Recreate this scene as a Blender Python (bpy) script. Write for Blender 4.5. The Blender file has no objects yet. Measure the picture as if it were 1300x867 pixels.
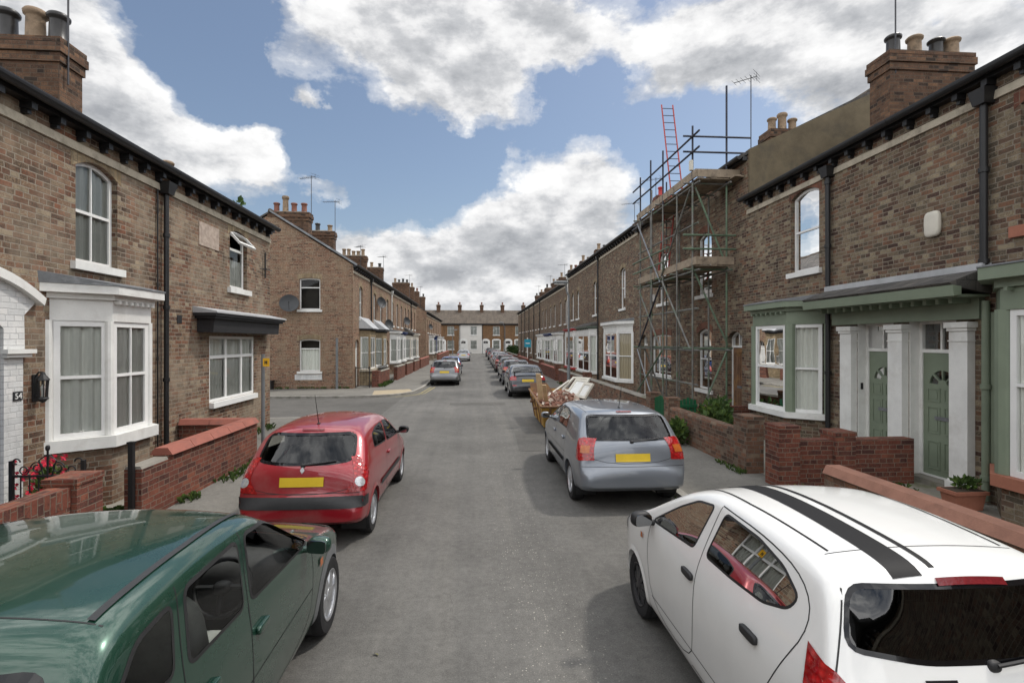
import bpy, bmesh, math, random
from mathutils import Vector, Matrix
from mathutils.bvhtree import BVHTree
from mathutils.geometry import delaunay_2d_cdt

random.seed(7)
scene = bpy.context.scene
COL = scene.collection
R = math.radians

# ------------------------------------------------------------------ objects
def tag(o, label=None, cat=None, group=None, kind=None):
    if label: o['label'] = label
    if cat: o['category'] = cat
    if group: o['group'] = group
    if kind: o['kind'] = kind
    return o

def thing(name, label, cat, loc=(0, 0, 0), group=None, rz=0):
    o = bpy.data.objects.new(name, None)
    COL.objects.link(o)
    o.empty_display_size = .2
    o.location = loc
    o.rotation_euler = (0, 0, rz)
    return tag(o, label, cat, group)

def root_of(o):
    while o.parent is not None:
        o = o.parent
    return o

def copy_tree(o, parent=None, swap=None):
    c = o.copy()
    COL.objects.link(c)
    c.parent = parent
    if swap and c.type == 'MESH':
        for i, s in enumerate(c.material_slots):
            if s.material in swap:
                s.link = 'OBJECT'
                s.material = swap[o.material_slots[i].material]
    for ch in list(KIDS.get(o.name, ())):
        cc = copy_tree(ch, c, swap)
        KIDS.setdefault(c.name, []).append(cc)
    return c

KIDS = {}

def smooth(me, angle=35):
    for p in me.polygons:
        p.use_smooth = True
    if angle < 180:
        bm = bmesh.new(); bm.from_mesh(me)
        for e in bm.edges:
            if len(e.link_faces) == 2 and e.calc_face_angle(0) > R(angle):
                e.smooth = False
        bm.to_mesh(me); bm.free()

class MB:
    """collects faces, in world coordinates, for ONE mesh object"""
    def __init__(s):
        s.v = []; s.f = []; s.m = []; s.cm = 0; s.uvs = {}
    def add(s, vs, fs, m=None):
        n = len(s.v)
        s.v += [tuple(p) for p in vs]
        for f in fs:
            s.f.append(tuple(i + n for i in f)); s.m.append(s.cm if m is None else m)
        return n
    def hexa(s, c):
        s.add(c, [(0, 3, 2, 1), (4, 5, 6, 7), (0, 1, 5, 4), (1, 2, 6, 5), (2, 3, 7, 6), (3, 0, 4, 7)])
    def box(s, x0, x1, y0, y1, z0, z1):
        s.hexa([(x0, y0, z0), (x1, y0, z0), (x1, y1, z0), (x0, y1, z0), (x0, y0, z1), (x1, y0, z1), (x1, y1, z1), (x0, y1, z1)])
    def mbox(s, M, x0, x1, y0, y1, z0, z1):
        c = [(x0, y0, z0), (x1, y0, z0), (x1, y1, z0), (x0, y1, z0), (x0, y0, z1), (x1, y0, z1), (x1, y1, z1), (x0, y1, z1)]
        s.hexa([M @ Vector(p) for p in c])
    def fbox(s, F, u0, u1, o0, o1, z0, z1):
        s.hexa([F(u0, o0, z0), F(u1, o0, z0), F(u1, o1, z0), F(u0, o1, z0), F(u0, o0, z1), F(u1, o0, z1), F(u1, o1, z1), F(u0, o1, z1)])
    def prism(s, low, high):
        n = len(low)
        s.add(list(low) + list(high), [tuple(range(n))[::-1], tuple(range(n, 2 * n))] + [(i, (i + 1) % n, n + (i + 1) % n, n + i) for i in range(n)])
    def tube(s, pts, r, n=8, cap=True):
        pts = [Vector(p) for p in pts]
        rr = r if isinstance(r, (list, tuple)) else [r] * len(pts)
        rings = []
        up = Vector((0, 0, 1))
        prev = None
        for i, p in enumerate(pts):
            d = (pts[min(i + 1, len(pts) - 1)] - pts[max(i - 1, 0)])
            d = d.normalized() if d.length > 1e-9 else up
            a = prev if prev is not None else (Vector((1, 0, 0)) if abs(d.z) > .8 else up)
            a = (a - d * a.dot(d))
            a = a.normalized() if a.length > 1e-6 else d.orthogonal().normalized()
            prev = a
            b = d.cross(a)
            rings.append([p + (a * math.cos(2 * math.pi * k / n) + b * math.sin(2 * math.pi * k / n)) * rr[i] for k in range(n)])
        vs = [q for rg in rings for q in rg]
        fs = []
        for i in range(len(pts) - 1):
            for k in range(n):
                fs.append((i * n + k, i * n + (k + 1) % n, (i + 1) * n + (k + 1) % n, (i + 1) * n + k))
        if cap:
            fs.append(tuple(range(n))[::-1]); fs.append(tuple((len(pts) - 1) * n + k for k in range(n)))
        s.add(vs, fs)
    def lathe(s, prof, M=Matrix(), n=24, close=False):
        """profile (r, h) revolved round local z"""
        vs = []; fs = []
        for k in range(n):
            a = 2 * math.pi * k / n
            for r, h in prof:
                vs.append(M @ Vector((r * math.cos(a), r * math.sin(a), h)))
        m = len(prof)
        for k in range(n):
            for j in range(m - 1 if not close else m):
                j2 = (j + 1) % m
                fs.append((k * m + j, ((k + 1) % n) * m + j, ((k + 1) % n) * m + j2, k * m + j2))
        s.add(vs, fs)
    def plate(s, F, outer, holes, o0, o1, back=False, rim=True):
        """sheet with holes at offset o1, its rims run back to o0"""
        bm = bmesh.new()
        es = []
        for lp in [outer] + list(holes):
            vs = [bm.verts.new((p[0], p[1], 0)) for p in lp]
            es += [bm.edges.new((vs[i], vs[(i + 1) % len(vs)])) for i in range(len(vs))]
        bmesh.ops.triangle_fill(bm, edges=es, use_beauty=True, use_dissolve=False, normal=(0, 0, 1))
        bm.verts.index_update()
        vv = [(v.co.x, v.co.y) for v in bm.verts]
        ff = [tuple(v.index for v in f.verts) for f in bm.faces]
        bm.free()
        s.add([F(u, o1, z) for u, z in vv], ff)
        if back:
            s.add([F(u, o0, z) for u, z in vv], [f[::-1] for f in ff])
        if abs(o1 - o0) > 1e-6:
            for lp in ([outer] if rim else []) + list(holes):
                n = len(lp)
                s.add([F(u, o1, z) for u, z in lp] + [F(u, o0, z) for u, z in lp], [(i, (i + 1) % n, n + (i + 1) % n, n + i) for i in range(n)])
    def build(s, name, mats, parent=None, sm=None, fix=True, origin=None):
        if not s.f:
            return None
        org = Vector((0, 0, 0))
        if parent is not None:
            org = Vector(root_of(parent).location)
        elif origin is not None:
            org = Vector(origin)
        me = bpy.data.meshes.new(name)
        me.from_pydata(s.v, [], s.f)
        if not isinstance(mats, (list, tuple)):
            mats = [mats]
        for m in mats:
            me.materials.append(m)
        if len(mats) > 1:
            me.polygons.foreach_set('material_index', s.m)
        if fix:
            bm = bmesh.new(); bm.from_mesh(me)
            bmesh.ops.remove_doubles(bm, verts=bm.verts, dist=1e-5)
            bmesh.ops.recalc_face_normals(bm, faces=bm.faces)
            bm.to_mesh(me); bm.free()
        uv = me.uv_layers.new(name='UVMap').data
        for p in me.polygons:
            n = p.normal
            ax = max(range(3), key=lambda i: abs(n[i]) + (.12 if i < 2 else 0))
            # walls turned about z keep their true length along the wall
            t = Vector((-n.y, n.x, 0))
            t = t.normalized() if t.length > .05 else Vector((0, 1, 0))
            if abs(t.x) > abs(t.y):
                t = t if t.x > 0 else -t
            else:
                t = t if t.y > 0 else -t
            for li in p.loop_indices:
                c = me.vertices[me.loops[li].vertex_index].co
                uv[li].uv = (c.dot(t), c.z) if ax < 2 else (c.x, c.y)
        if org.length > 0:
            me.transform(Matrix.Translation(-org))
        if sm:
            smooth(me, sm)
        o = bpy.data.objects.new(name, me)
        COL.objects.link(o)
        if parent is not None:
            o.parent = parent
            KIDS.setdefault(parent.name, []).append(o)
        else:
            o.location = org
        return o

def frame(A, U, N):
    """wall frame: u along the wall, o outwards, z up"""
    A = Vector((A[0], A[1], 0)); U = Vector((U[0], U[1], 0)).normalized(); N = Vector((N[0], N[1], 0)).normalized()
    return lambda u, o, z: A + U * u + N * o + Vector((0, 0, z))

# ------------------------------------------------------------------ materials
def nt(name):
    m = bpy.data.materials.new(name); m.use_nodes = True
    t = m.node_tree
    b = t.nodes['Principled BSDF']
    return m, t, b
def N(t, typ, **kw):
    n = t.nodes.new(typ)
    for k, v in kw.items():
        if k.startswith('i_'):
            n.inputs[k[2:].replace('_', ' ')].default_value = v
        else:
            setattr(n, k, v)
    return n
def L(t, a, b): t.links.new(a, b)
def ramp(t, fac, stops, interp='LINEAR'):
    r = N(t, 'ShaderNodeValToRGB'); r.color_ramp.interpolation = interp
    e = r.color_ramp.elements
    while len(e) < len(stops): e.new(.5)
    for i, (p, c) in enumerate(stops):
        e[i].position = p; e[i].color = (*c, 1) if len(c) == 3 else c
    if fac is not None: L(t, fac, r.inputs[0])
    return r.outputs[0]
def noise(t, vec, scale, detail=4, rough=.6):
    n = N(t, 'ShaderNodeTexNoise'); n.inputs['Scale'].default_value = scale
    n.inputs['Detail'].default_value = detail; n.inputs['Roughness'].default_value = rough
    if vec is not None: L(t, vec, n.inputs['Vector'])
    return n
def mixc(t, fac, a, b, blend='MIX'):
    n = N(t, 'ShaderNodeMix', data_type='RGBA', blend_type=blend)
    for s, v in ((n.inputs[0], fac), (n.inputs[6], a), (n.inputs[7], b)):
        if isinstance(v, (int, float)): s.default_value = v
        elif isinstance(v, tuple): s.default_value = (*v, 1)
        else: L(t, v, s)
    return n.outputs[2]
def math_(t, op, a, b=None, c=None):
    n = N(t, 'ShaderNodeMath', operation=op)
    for i, v in enumerate((a, b, c)):
        if v is None: continue
        if isinstance(v, (int, float)): n.inputs[i].default_value = v
        else: L(t, v, n.inputs[i])
    return n.outputs[0]
def bump(t, b, h, strength=.4, dist=.01):
    n = N(t, 'ShaderNodeBump'); n.inputs['Strength'].default_value = strength; n.inputs['Distance'].default_value = dist
    L(t, h, n.inputs['Height']); L(t, n.outputs[0], b.inputs['Normal'])

def worn(name, col, rough=.6, var=.18, scale=3.0, metal=0, grain=60, bmp=.15, spec=.4, dirt=None):
    """a painted, plastered or stone surface with uneven tone"""
    m, t, b = nt(name)
    tc = N(t, 'ShaderNodeTexCoord')
    n1 = noise(t, tc.outputs['Object'], scale, 5, .62); n2 = noise(t, tc.outputs['Object'], grain, 3)
    f = math_(t, 'ADD', math_(t, 'MULTIPLY', n1.outputs[0], .75), math_(t, 'MULTIPLY', n2.outputs[0], .25))
    lo = tuple(c * (1 - var * 1.6) for c in col); hi = tuple(min(1, c * (1 + var)) for c in col)
    c = ramp(t, f, [(.3, lo), (.55, col), (.75, hi)])
    if dirt:
        n3 = noise(t, tc.outputs['Object'], scale * .8, 7, .7)
        c = mixc(t, ramp(t, n3.outputs[0], [(.52, (0, 0, 0)), (.68, (1, 1, 1))]), c, dirt)
    L(t, c, b.inputs['Base Color'])
    b.inputs['Roughness'].default_value = rough; b.inputs['Metallic'].default_value = metal
    b.inputs['Specular IOR Level'].default_value = spec
    if bmp: bump(t, b, f, bmp, .006)
    return m

def brick(name, pal, mortar, w=.235, h=.0765, ms=.0075, rot=False, bstr=.5, soot=.5, patch=None, mix_mortar=.0):
    m, t, b = nt(name)
    tc = N(t, 'ShaderNodeTexCoord')
    vec = tc.outputs['UV']
    if rot:
        mp = N(t, 'ShaderNodeMapping'); mp.inputs['Rotation'].default_value[2] = R(90); L(t, vec, mp.inputs[0]); vec = mp.outputs[0]
    nd = noise(t, vec, 9, 2)
    va = N(t, 'ShaderNodeVectorMath', operation='SUBTRACT'); L(t, nd.outputs['Color'], va.inputs[0]); va.inputs[1].default_value = (.5, .5, .5)
    vs = N(t, 'ShaderNodeVectorMath', operation='SCALE'); L(t, va.outputs[0], vs.inputs[0]); vs.inputs['Scale'].default_value = .018
    vb = N(t, 'ShaderNodeVectorMath', operation='ADD'); L(t, vec, vb.inputs[0]); L(t, vs.outputs[0], vb.inputs[1])
    bt = N(t, 'ShaderNodeTexBrick', offset=.5, offset_frequency=2, squash=.52, squash_frequency=3)
    L(t, vb.outputs[0], bt.inputs['Vector'])
    bt.inputs['Color1'].default_value = (0, 0, 0, 1); bt.inputs['Color2'].default_value = (1, 1, 1, 1); bt.inputs['Mortar'].default_value = (.5, .5, .5, 1)
    bt.inputs['Scale'].default_value = 1; bt.inputs['Mortar Size'].default_value = ms; bt.inputs['Mortar Smooth'].default_value = .35
    bt.inputs['Bias'].default_value = 0; bt.inputs['Brick Width'].default_value = w; bt.inputs['Row Height'].default_value = h
    n = len(pal)
    fine = noise(t, vec, 38, 4, .7)
    v = math_(t, 'ADD', bt.outputs['Color'], math_(t, 'MULTIPLY', math_(t, 'SUBTRACT', fine.outputs[0], .5), .8))
    c = ramp(t, v, [((i + .5) / n, p) for i, p in enumerate(pal)])
    big = noise(t, tc.outputs['Object'], .9, 5, .6)
    if patch:
        c = mixc(t, ramp(t, big.outputs[0], [(.45, (0, 0, 0)), (.62, (.75, .75, .75))]), c, patch)
    mid = noise(t, vec, 5.5, 5, .7)
    c = mixc(t, soot, c, ramp(t, mid.outputs[0], [(.3, (.35, .33, .31)), (.5, (.95, .95, .95)), (.72, (1.25, 1.2, 1.12))]), 'MULTIPLY')
    c = mixc(t, .55, c, ramp(t, big.outputs[0], [(.3, (.62, .62, .62)), (.65, (1.12, 1.1, 1.06))]), 'MULTIPLY')
    mp2 = N(t, 'ShaderNodeMapping'); mp2.inputs['Scale'].default_value = (1.3, .16, 1); L(t, tc.outputs['UV'], mp2.inputs[0])
    c = mixc(t, .6, c, ramp(t, noise(t, mp2.outputs[0], 1.7, 5, .65).outputs[0], [(.32, (.62, .61, .60)), (.5, (1, 1, 1)), (.7, (1.15, 1.12, 1.08))]), 'MULTIPLY')
    mf = math_(t, 'MULTIPLY', bt.outputs['Fac'], ramp(t, noise(t, vec, 14, 3).outputs[0], [(.25, (.35, .35, .35)), (.6, (1, 1, 1))]))
    c = mixc(t, mf, c, mixc(t, mid.outputs[0], tuple(x * .55 for x in mortar), mortar))
    L(t, c, b.inputs['Base Color']); b.inputs['Roughness'].default_value = .9; b.inputs['Specular IOR Level'].default_value = .2
    hgt = math_(t, 'SUBTRACT', math_(t, 'MULTIPLY', fine.outputs[0], .5), bt.outputs['Fac'])
    bump(t, b, hgt, bstr, .012)
    return m

def glass(name, tint=.55, lo=.10, refl=(1, 1, 1), rough=.01, bumpy=.0, ior=1.42):
    m, t, b = nt(name)
    t.nodes.remove(b)
    tr = N(t, 'ShaderNodeBsdfTransparent'); tr.inputs[0].default_value = (tint, tint * 1.02, tint, 1)
    gl = N(t, 'ShaderNodeBsdfGlossy'); gl.inputs['Roughness'].default_value = rough; gl.inputs['Color'].default_value = (*refl, 1)
    fr = N(t, 'ShaderNodeFresnel'); fr.inputs[0].default_value = ior
    f = math_(t, 'ADD', math_(t, 'MULTIPLY', fr.outputs[0], 1.0), lo)
    if bumpy:
        tc = N(t, 'ShaderNodeTexCoord'); bn = N(t, 'ShaderNodeBump'); bn.inputs['Strength'].default_value = bumpy; bn.inputs['Distance'].default_value = .02
        L(t, noise(t, tc.outputs['Object'], 2.2, 1).outputs[0], bn.inputs['Height']); L(t, bn.outputs[0], gl.inputs['Normal'])
    mx = N(t, 'ShaderNodeMixShader'); L(t, f, mx.inputs[0]); L(t, tr.outputs[0], mx.inputs[1]); L(t, gl.outputs[0], mx.inputs[2])
    L(t, mx.outputs[0], t.nodes['Material Output'].inputs[0])
    return m

def paint(name, col, metal=.35, rough=.34, coat=1.0, inner=(.03, .03, .03), dust=.12):
    """car paint: coloured coat outside, dark lining on the inner face of the shell"""
    m, t, b = nt(name)
    tc = N(t, 'ShaderNodeTexCoord')
    n1 = noise(t, tc.outputs['Object'], 2.5, 6, .65)
    c = mixc(t, ramp(t, n1.outputs[0], [(.45, (0, 0, 0)), (.8, (dust * 2, dust * 2, dust * 2))]), col, (.30, .28, .25))
    L(t, c, b.inputs['Base Color']); b.inputs['Metallic'].default_value = metal
    L(t, ramp(t, n1.outputs[0], [(.3, (rough * .85,) * 3), (.8, (rough * 1.25,) * 3)]), b.inputs['Roughness'])
    b.inputs['Coat Weight'].default_value = coat; b.inputs['Coat Roughness'].default_value = .035
    d = N(t, 'ShaderNodeBsdfDiffuse'); d.inputs[0].default_value = (*inner, 1)
    g = N(t, 'ShaderNodeNewGeometry'); mx = N(t, 'ShaderNodeMixShader')
    L(t, g.outputs['Backfacing'], mx.inputs[0]); L(t, b.outputs[0], mx.inputs[1]); L(t, d.outputs[0], mx.inputs[2])
    L(t, mx.outputs[0], t.nodes['Material Output'].inputs[0])
    return m

def cloth(name, col, fold=26):
    m, t, b = nt(name)
    tc = N(t, 'ShaderNodeTexCoord')
    n1 = noise(t, tc.outputs['UV'], 3, 4)
    L(t, mixc(t, n1.outputs[0], tuple(c * .72 for c in col), col), b.inputs['Base Color'])
    b.inputs['Roughness'].default_value = .95; b.inputs['Specular IOR Level'].default_value = .1
    return m

def leaf(name, col, var=.5):
    m, t, b = nt(name)
    g = N(t, 'ShaderNodeNewGeometry'); 
    L(t, ramp(t, g.outputs['Random Per Island'], [(0, tuple(c * (1 - var) for c in col)), (.6, col), (1, (col[0] * 1.7, col[1] * 1.45, col[2] * 1.1))]), b.inputs['Base Color'])
    b.inputs['Roughness'].default_value = .6; b.inputs['Specular IOR Level'].default_value = .25
    return m
# ------------------------------------------------------------------ palette
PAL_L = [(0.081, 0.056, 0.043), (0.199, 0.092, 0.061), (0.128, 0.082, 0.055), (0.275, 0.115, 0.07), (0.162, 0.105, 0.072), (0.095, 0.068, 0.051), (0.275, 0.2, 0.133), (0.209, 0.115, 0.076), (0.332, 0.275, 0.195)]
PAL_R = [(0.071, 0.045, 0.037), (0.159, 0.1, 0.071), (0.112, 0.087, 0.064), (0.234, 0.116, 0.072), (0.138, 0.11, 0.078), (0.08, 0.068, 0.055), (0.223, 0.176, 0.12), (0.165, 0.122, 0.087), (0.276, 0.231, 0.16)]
PAL_W = [(.085, .040, .034), (.20, .068, .046), (.16, .056, .042), (.25, .095, .06), (.135, .052, .042), (.21, .075, .05), (.11, .05, .04)]
PAL_O = [(.10, .06, .045), (.26, .12, .075), (.19, .105, .075), (.32, .17, .105), (.16, .09, .065), (.24, .15, .10), (.30, .22, .15)]
PAL_T = [(.28, .21, .125), (.36, .28, .17), (.22, .165, .10), (.42, .33, .21), (.30, .23, .14)]
M = {}
M['brick_left'] = brick('mottled_brown_brick', PAL_L, (.36, .315, .25), ms=.0085, patch=(.25, .205, .155))
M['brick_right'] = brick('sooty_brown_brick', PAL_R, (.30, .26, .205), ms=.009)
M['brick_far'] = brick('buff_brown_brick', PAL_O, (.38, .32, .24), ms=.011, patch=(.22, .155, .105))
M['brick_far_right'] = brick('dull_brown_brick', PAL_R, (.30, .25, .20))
M['brick_end'] = brick('orange_brown_brick', [(.16, .088, .045), (.21, .115, .06), (.18, .10, .05), (.25, .14, .075)], (.26, .19, .12))
M['brick_wall'] = brick('red_wall_brick', PAL_W, (.25, .20, .155), bstr=.8)
M['brick_wall_old'] = brick('weathered_wall_brick', [(.09, .065, .05), (.20, .105, .07), (.15, .09, .065), (.27, .13, .08), (.12, .08, .06), (.23, .17, .125)], (.24, .205, .165), bstr=.9, soot=.5)
M['brick_stack'] = brick('sooty_stack_brick', [(.05, .037, .03), (.15, .085, .055), (.10, .06, .042), (.20, .115, .07), (.12, .072, .05)], (.13, .105, .08), soot=.6)
M['brick_buff'] = brick('buff_gault_brick', PAL_T, (.36, .31, .23))
M['gauged'] = brick('tan_gauged_brick', [(.24, .18, .11), (.32, .25, .16), (.19, .14, .09), (.36, .29, .19)], (.25, .21, .15), w=.30, h=.085, rot=True)
M['gauged_red'] = brick('red_gauged_brick', [(.16, .07, .05), (.22, .10, .065), (.12, .06, .045)], (.2, .16, .12), w=.30, h=.085, rot=True)
M['soldier'] = brick('soldier_course_brick', PAL_W, (.22, .18, .14), w=.24, h=.078, rot=True, bstr=.8)
M['white'] = worn('white_plastic', (.78, .78, .76), .4, .05, 2, grain=30, bmp=.02)
M['white_paint'] = worn('white_gloss_paint', (.74, .74, .71), .5, .09, 3, bmp=.08, dirt=(.62, .61, .575))
M['white_brick'] = brick('white_painted_brick', [(.70, .71, .71), (.76, .76, .75), (.66, .67, .67)], (.60, .61, .61), bstr=.5, soot=.06)
M['cream_stone'] = worn('cream_stone', (.46, .41, .32), .85, .2, 4, bmp=.3, dirt=(.25, .22, .17))
M['plaque'] = worn('pinkish_stone', (.43, .35, .29), .85, .25, 9, bmp=.5, dirt=(.30, .23, .19))
M['render'] = worn('olive_render', (.155, .125, .080), .95, .22, 1.6, bmp=.4, dirt=(.10, .085, .06))
M['render_white'] = worn('white_render', (.62, .60, .56), .9, .06, .7, bmp=.1)
M['grey_lead'] = worn('grey_lead', (.20, .21, .22), .55, .22, 3, metal=.2, bmp=.2, dirt=(.34, .35, .36))
M['pale_lead'] = worn('pale_lead', (.42, .43, .44), .55, .15, 3, bmp=.2)
M['slate'] = brick('roof_slate', [(.085, .082, .08), (.12, .115, .11), (.10, .095, .09), (.145, .135, .125)], (.05, .05, .05), w=.3, h=.2, ms=.006)
M['tile_brown'] = brick('brown_roof_tile', [(.10, .085, .07), (.13, .11, .09), (.115, .095, .08)], (.06, .05, .045), w=.28, h=.22, ms=.008)
M['black'] = worn('black_gloss_paint', (.018, .018, .019), .42, .2, 5, bmp=.03)
M['black_plastic'] = worn('black_plastic', (.022, .022, .023), .55, .15, 8, bmp=.05)
M['trim'] = worn('grey_black_trim', (.030, .031, .033), .55, .15, 8, bmp=.05)
M['dark_board'] = worn('charcoal_board', (.026, .026, .028), .65, .25, 3, bmp=.1)
M['sage'] = worn('sage_green_paint', (.195, .235, .170), .5, .10, 2.5, bmp=.05)
M['sage_dark'] = worn('dark_sage_paint', (.10, .13, .10), .5, .12, 2.5, bmp=.05)
M['navy'] = worn('navy_paint', (.02, .035, .12), .5, .1, 2, bmp=.03)
M['red_paint'] = worn('red_paint', (.40, .03, .03), .5, .1, 2, bmp=.03)
M['terracotta'] = worn('terracotta', (.34, .135, .085), .75, .14, 5, bmp=.2)
M['terracotta_coping'] = worn('painted_terracotta_coping', (.33, .165, .115), .8, .16, 4, bmp=.3, dirt=(.24, .12, .085))
M['red_coping'] = worn('red_coping_tile', (.30, .105, .075), .75, .16, 4, bmp=.25, dirt=(.22, .09, .07))
M['pot_buff'] = worn('buff_clay', (.26, .185, .12), .8, .25, 5, bmp=.2, dirt=(.10, .075, .05))
M['pot_black'] = worn('black_glazed_clay', (.025, .023, .022), .35, .3, 5, bmp=.1)
M['pot_red'] = worn('red_clay', (.20, .085, .06), .8, .25, 5, bmp=.2)
M['concrete'] = worn('concrete', (.27, .25, .215), .92, .22, 2.2, bmp=.4, dirt=(.17, .165, .12))
M['stone_old'] = worn('old_flagstone', (.25, .235, .20), .9, .25, 1.8, bmp=.4, dirt=(.14, .15, .08))
M['kerb'] = worn('kerb_stone', (.31, .295, .265), .9, .2, 3, bmp=.4, dirt=(.15, .145, .12))
M['steel'] = worn('galvanised_steel', (.24, .25, .26), .5, .2, 6, metal=.6, bmp=.05)
M['scaf'] = worn('scaffold_tube', (.19, .185, .17), .6, .35, 3, metal=.35, bmp=.1, dirt=(.10, .17, .09))
M['scaf_green'] = worn('green_scaffold_tube', (.125, .185, .12), .6, .3, 4, metal=.15, bmp=.1, dirt=(.16, .15, .13))
M['scaf_blue'] = worn('dark_scaffold_tube', (.035, .038, .055), .55, .3, 4, metal=.3, bmp=.1)
M['board'] = worn('scaffold_board', (.30, .24, .175), .9, .25, 5, bmp=.3, dirt=(.13, .10, .075))
M['ladder'] = worn('red_ladder', (.38, .055, .045), .55, .15, 5)
M['green_gate'] = worn('green_gate_paint', (.010, .10, .04), .55, .2, 5, bmp=.1)
M['aerial'] = worn('aerial_metal', (.06, .06, .065), .5, .2, 9, metal=.5)
M['dish'] = worn('grey_dish', (.05, .053, .056), .55, .15, 5)
M['curtain'] = cloth('net_curtain', (.82, .82, .77))
M['curtain_grey'] = cloth('grey_curtain', (.55, .56, .53))
M['curtain_tan'] = cloth('tan_curtain', (.50, .42, .30))
M['interior'] = worn('room_shade_sheet', (.03, .028, .026), .95)  # near-black colour standing for the shade of unlit rooms
M['glass'] = glass('window_glass', .92, .01, bumpy=.06, ior=1.32)
M['rubber'] = worn('tyre_rubber', (.016, .016, .017), .85, .2, 12, bmp=.1)
M['alloy'] = worn('silver_alloy', (.55, .56, .58), .32, .1, 6, metal=.8, bmp=.02)
M['rim_black'] = worn('black_wheel_trim', (.03, .03, .032), .45, .2, 8)
M['car_glass'] = glass('car_glass', .86, .02, rough=.008, refl=(.75, .76, .77))
M['privacy_glass'] = glass('privacy_glass', .14, .0, rough=.006, ior=1.33, refl=(.55, .56, .56))
M['rear_tint'] = glass('rear_tinted_glass', .14, .03, rough=.006, ior=1.5)
M['vinyl'] = worn('black_vinyl', (.010, .010, .011), .6, .1, 6, spec=.2, bmp=0)
M['seat'] = worn('grey_seat_fabric', (.48, .50, .47), .95, .15, 8)
M['seat_dark'] = worn('dark_seat_fabric', (.07, .072, .075), .95, .15, 8)
M['cabin'] = worn('cabin_plastic', (.09, .09, .092), .8, .15, 8)
M['plate'] = worn('yellow_plate', (.72, .50, .03), .45, .06, 8, bmp=.02)
M['lens_red'] = worn('red_lens', (.44, .010, .012), .12, .2, 30, spec=.7, bmp=.04)
M['mirror'] = worn('mirror_face', (.30, .31, .32), .03, .02, 2, metal=1.0, bmp=0)
M['lens_dark_red'] = worn('dark_red_lens', (.16, .012, .016), .15, .2, 30, spec=.7)
M['lens_amber'] = worn('amber_lens', (.42, .11, .02), .15, .15, 30, spec=.7)
M['frit'] = worn('black_glass_band', (.006, .006, .007), .08, .05, 4, spec=.5, bmp=0)
M['lens_clear'] = worn('clear_lens', (.62, .63, .64), .1, .25, 30, metal=.4, spec=.8)
M['leaf'] = leaf('leaf_green', (.060, .105, .026))
M['leaf_dark'] = leaf('leaf_dark_green', (.035, .075, .020))
M['leaf_dry'] = leaf('leaf_dry', (.14, .13, .05))
M['stem'] = worn('plant_stem', (.09, .085, .04), .8)
M['petal'] = leaf('red_petal', (.45, .02, .05), .4)
M['rust'] = worn('rusty_skip_paint', (.44, .25, .05), .75, .25, 2.5, bmp=.3, dirt=(.12, .06, .035))
M['rust_brown'] = worn('rusty_brown_steel', (.17, .095, .055), .85, .3, 3, bmp=.3, dirt=(.28, .15, .05))
M['rubble'] = leaf('broken_brick', (.27, .12, .075), .5)
for e_, c_ in zip([n_ for n_ in M['rubble'].node_tree.nodes if n_.type == 'VALTORGB'][0].color_ramp.elements, ((.14, .07, .05), (.27, .13, .09), (.50, .45, .38))): e_.color = (*c_, 1)
M['timber'] = worn('pale_timber', (.50, .36, .21), .8, .2, 6, bmp=.1)
M['cream_paint'] = worn('cream_paint', (.60, .57, .49), .6, .08, 4, bmp=.05)
M['yellow_line'] = worn('worn_yellow_paint', (.36, .30, .13), .8, .3, 6, dirt=(.12, .11, .09))
M['cyan_board'] = worn('cyan_board', (.02, .30, .42), .5, .05)
M['yellow_sign'] = worn('yellow_sign_face', (.75, .42, .02), .5, .05)
M['lamp_grey'] = worn('grey_lamp_paint', (.16, .17, .175), .55, .15, 4)
M['hedge_soil'] = worn('soil', (.06, .045, .03), .95)

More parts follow.
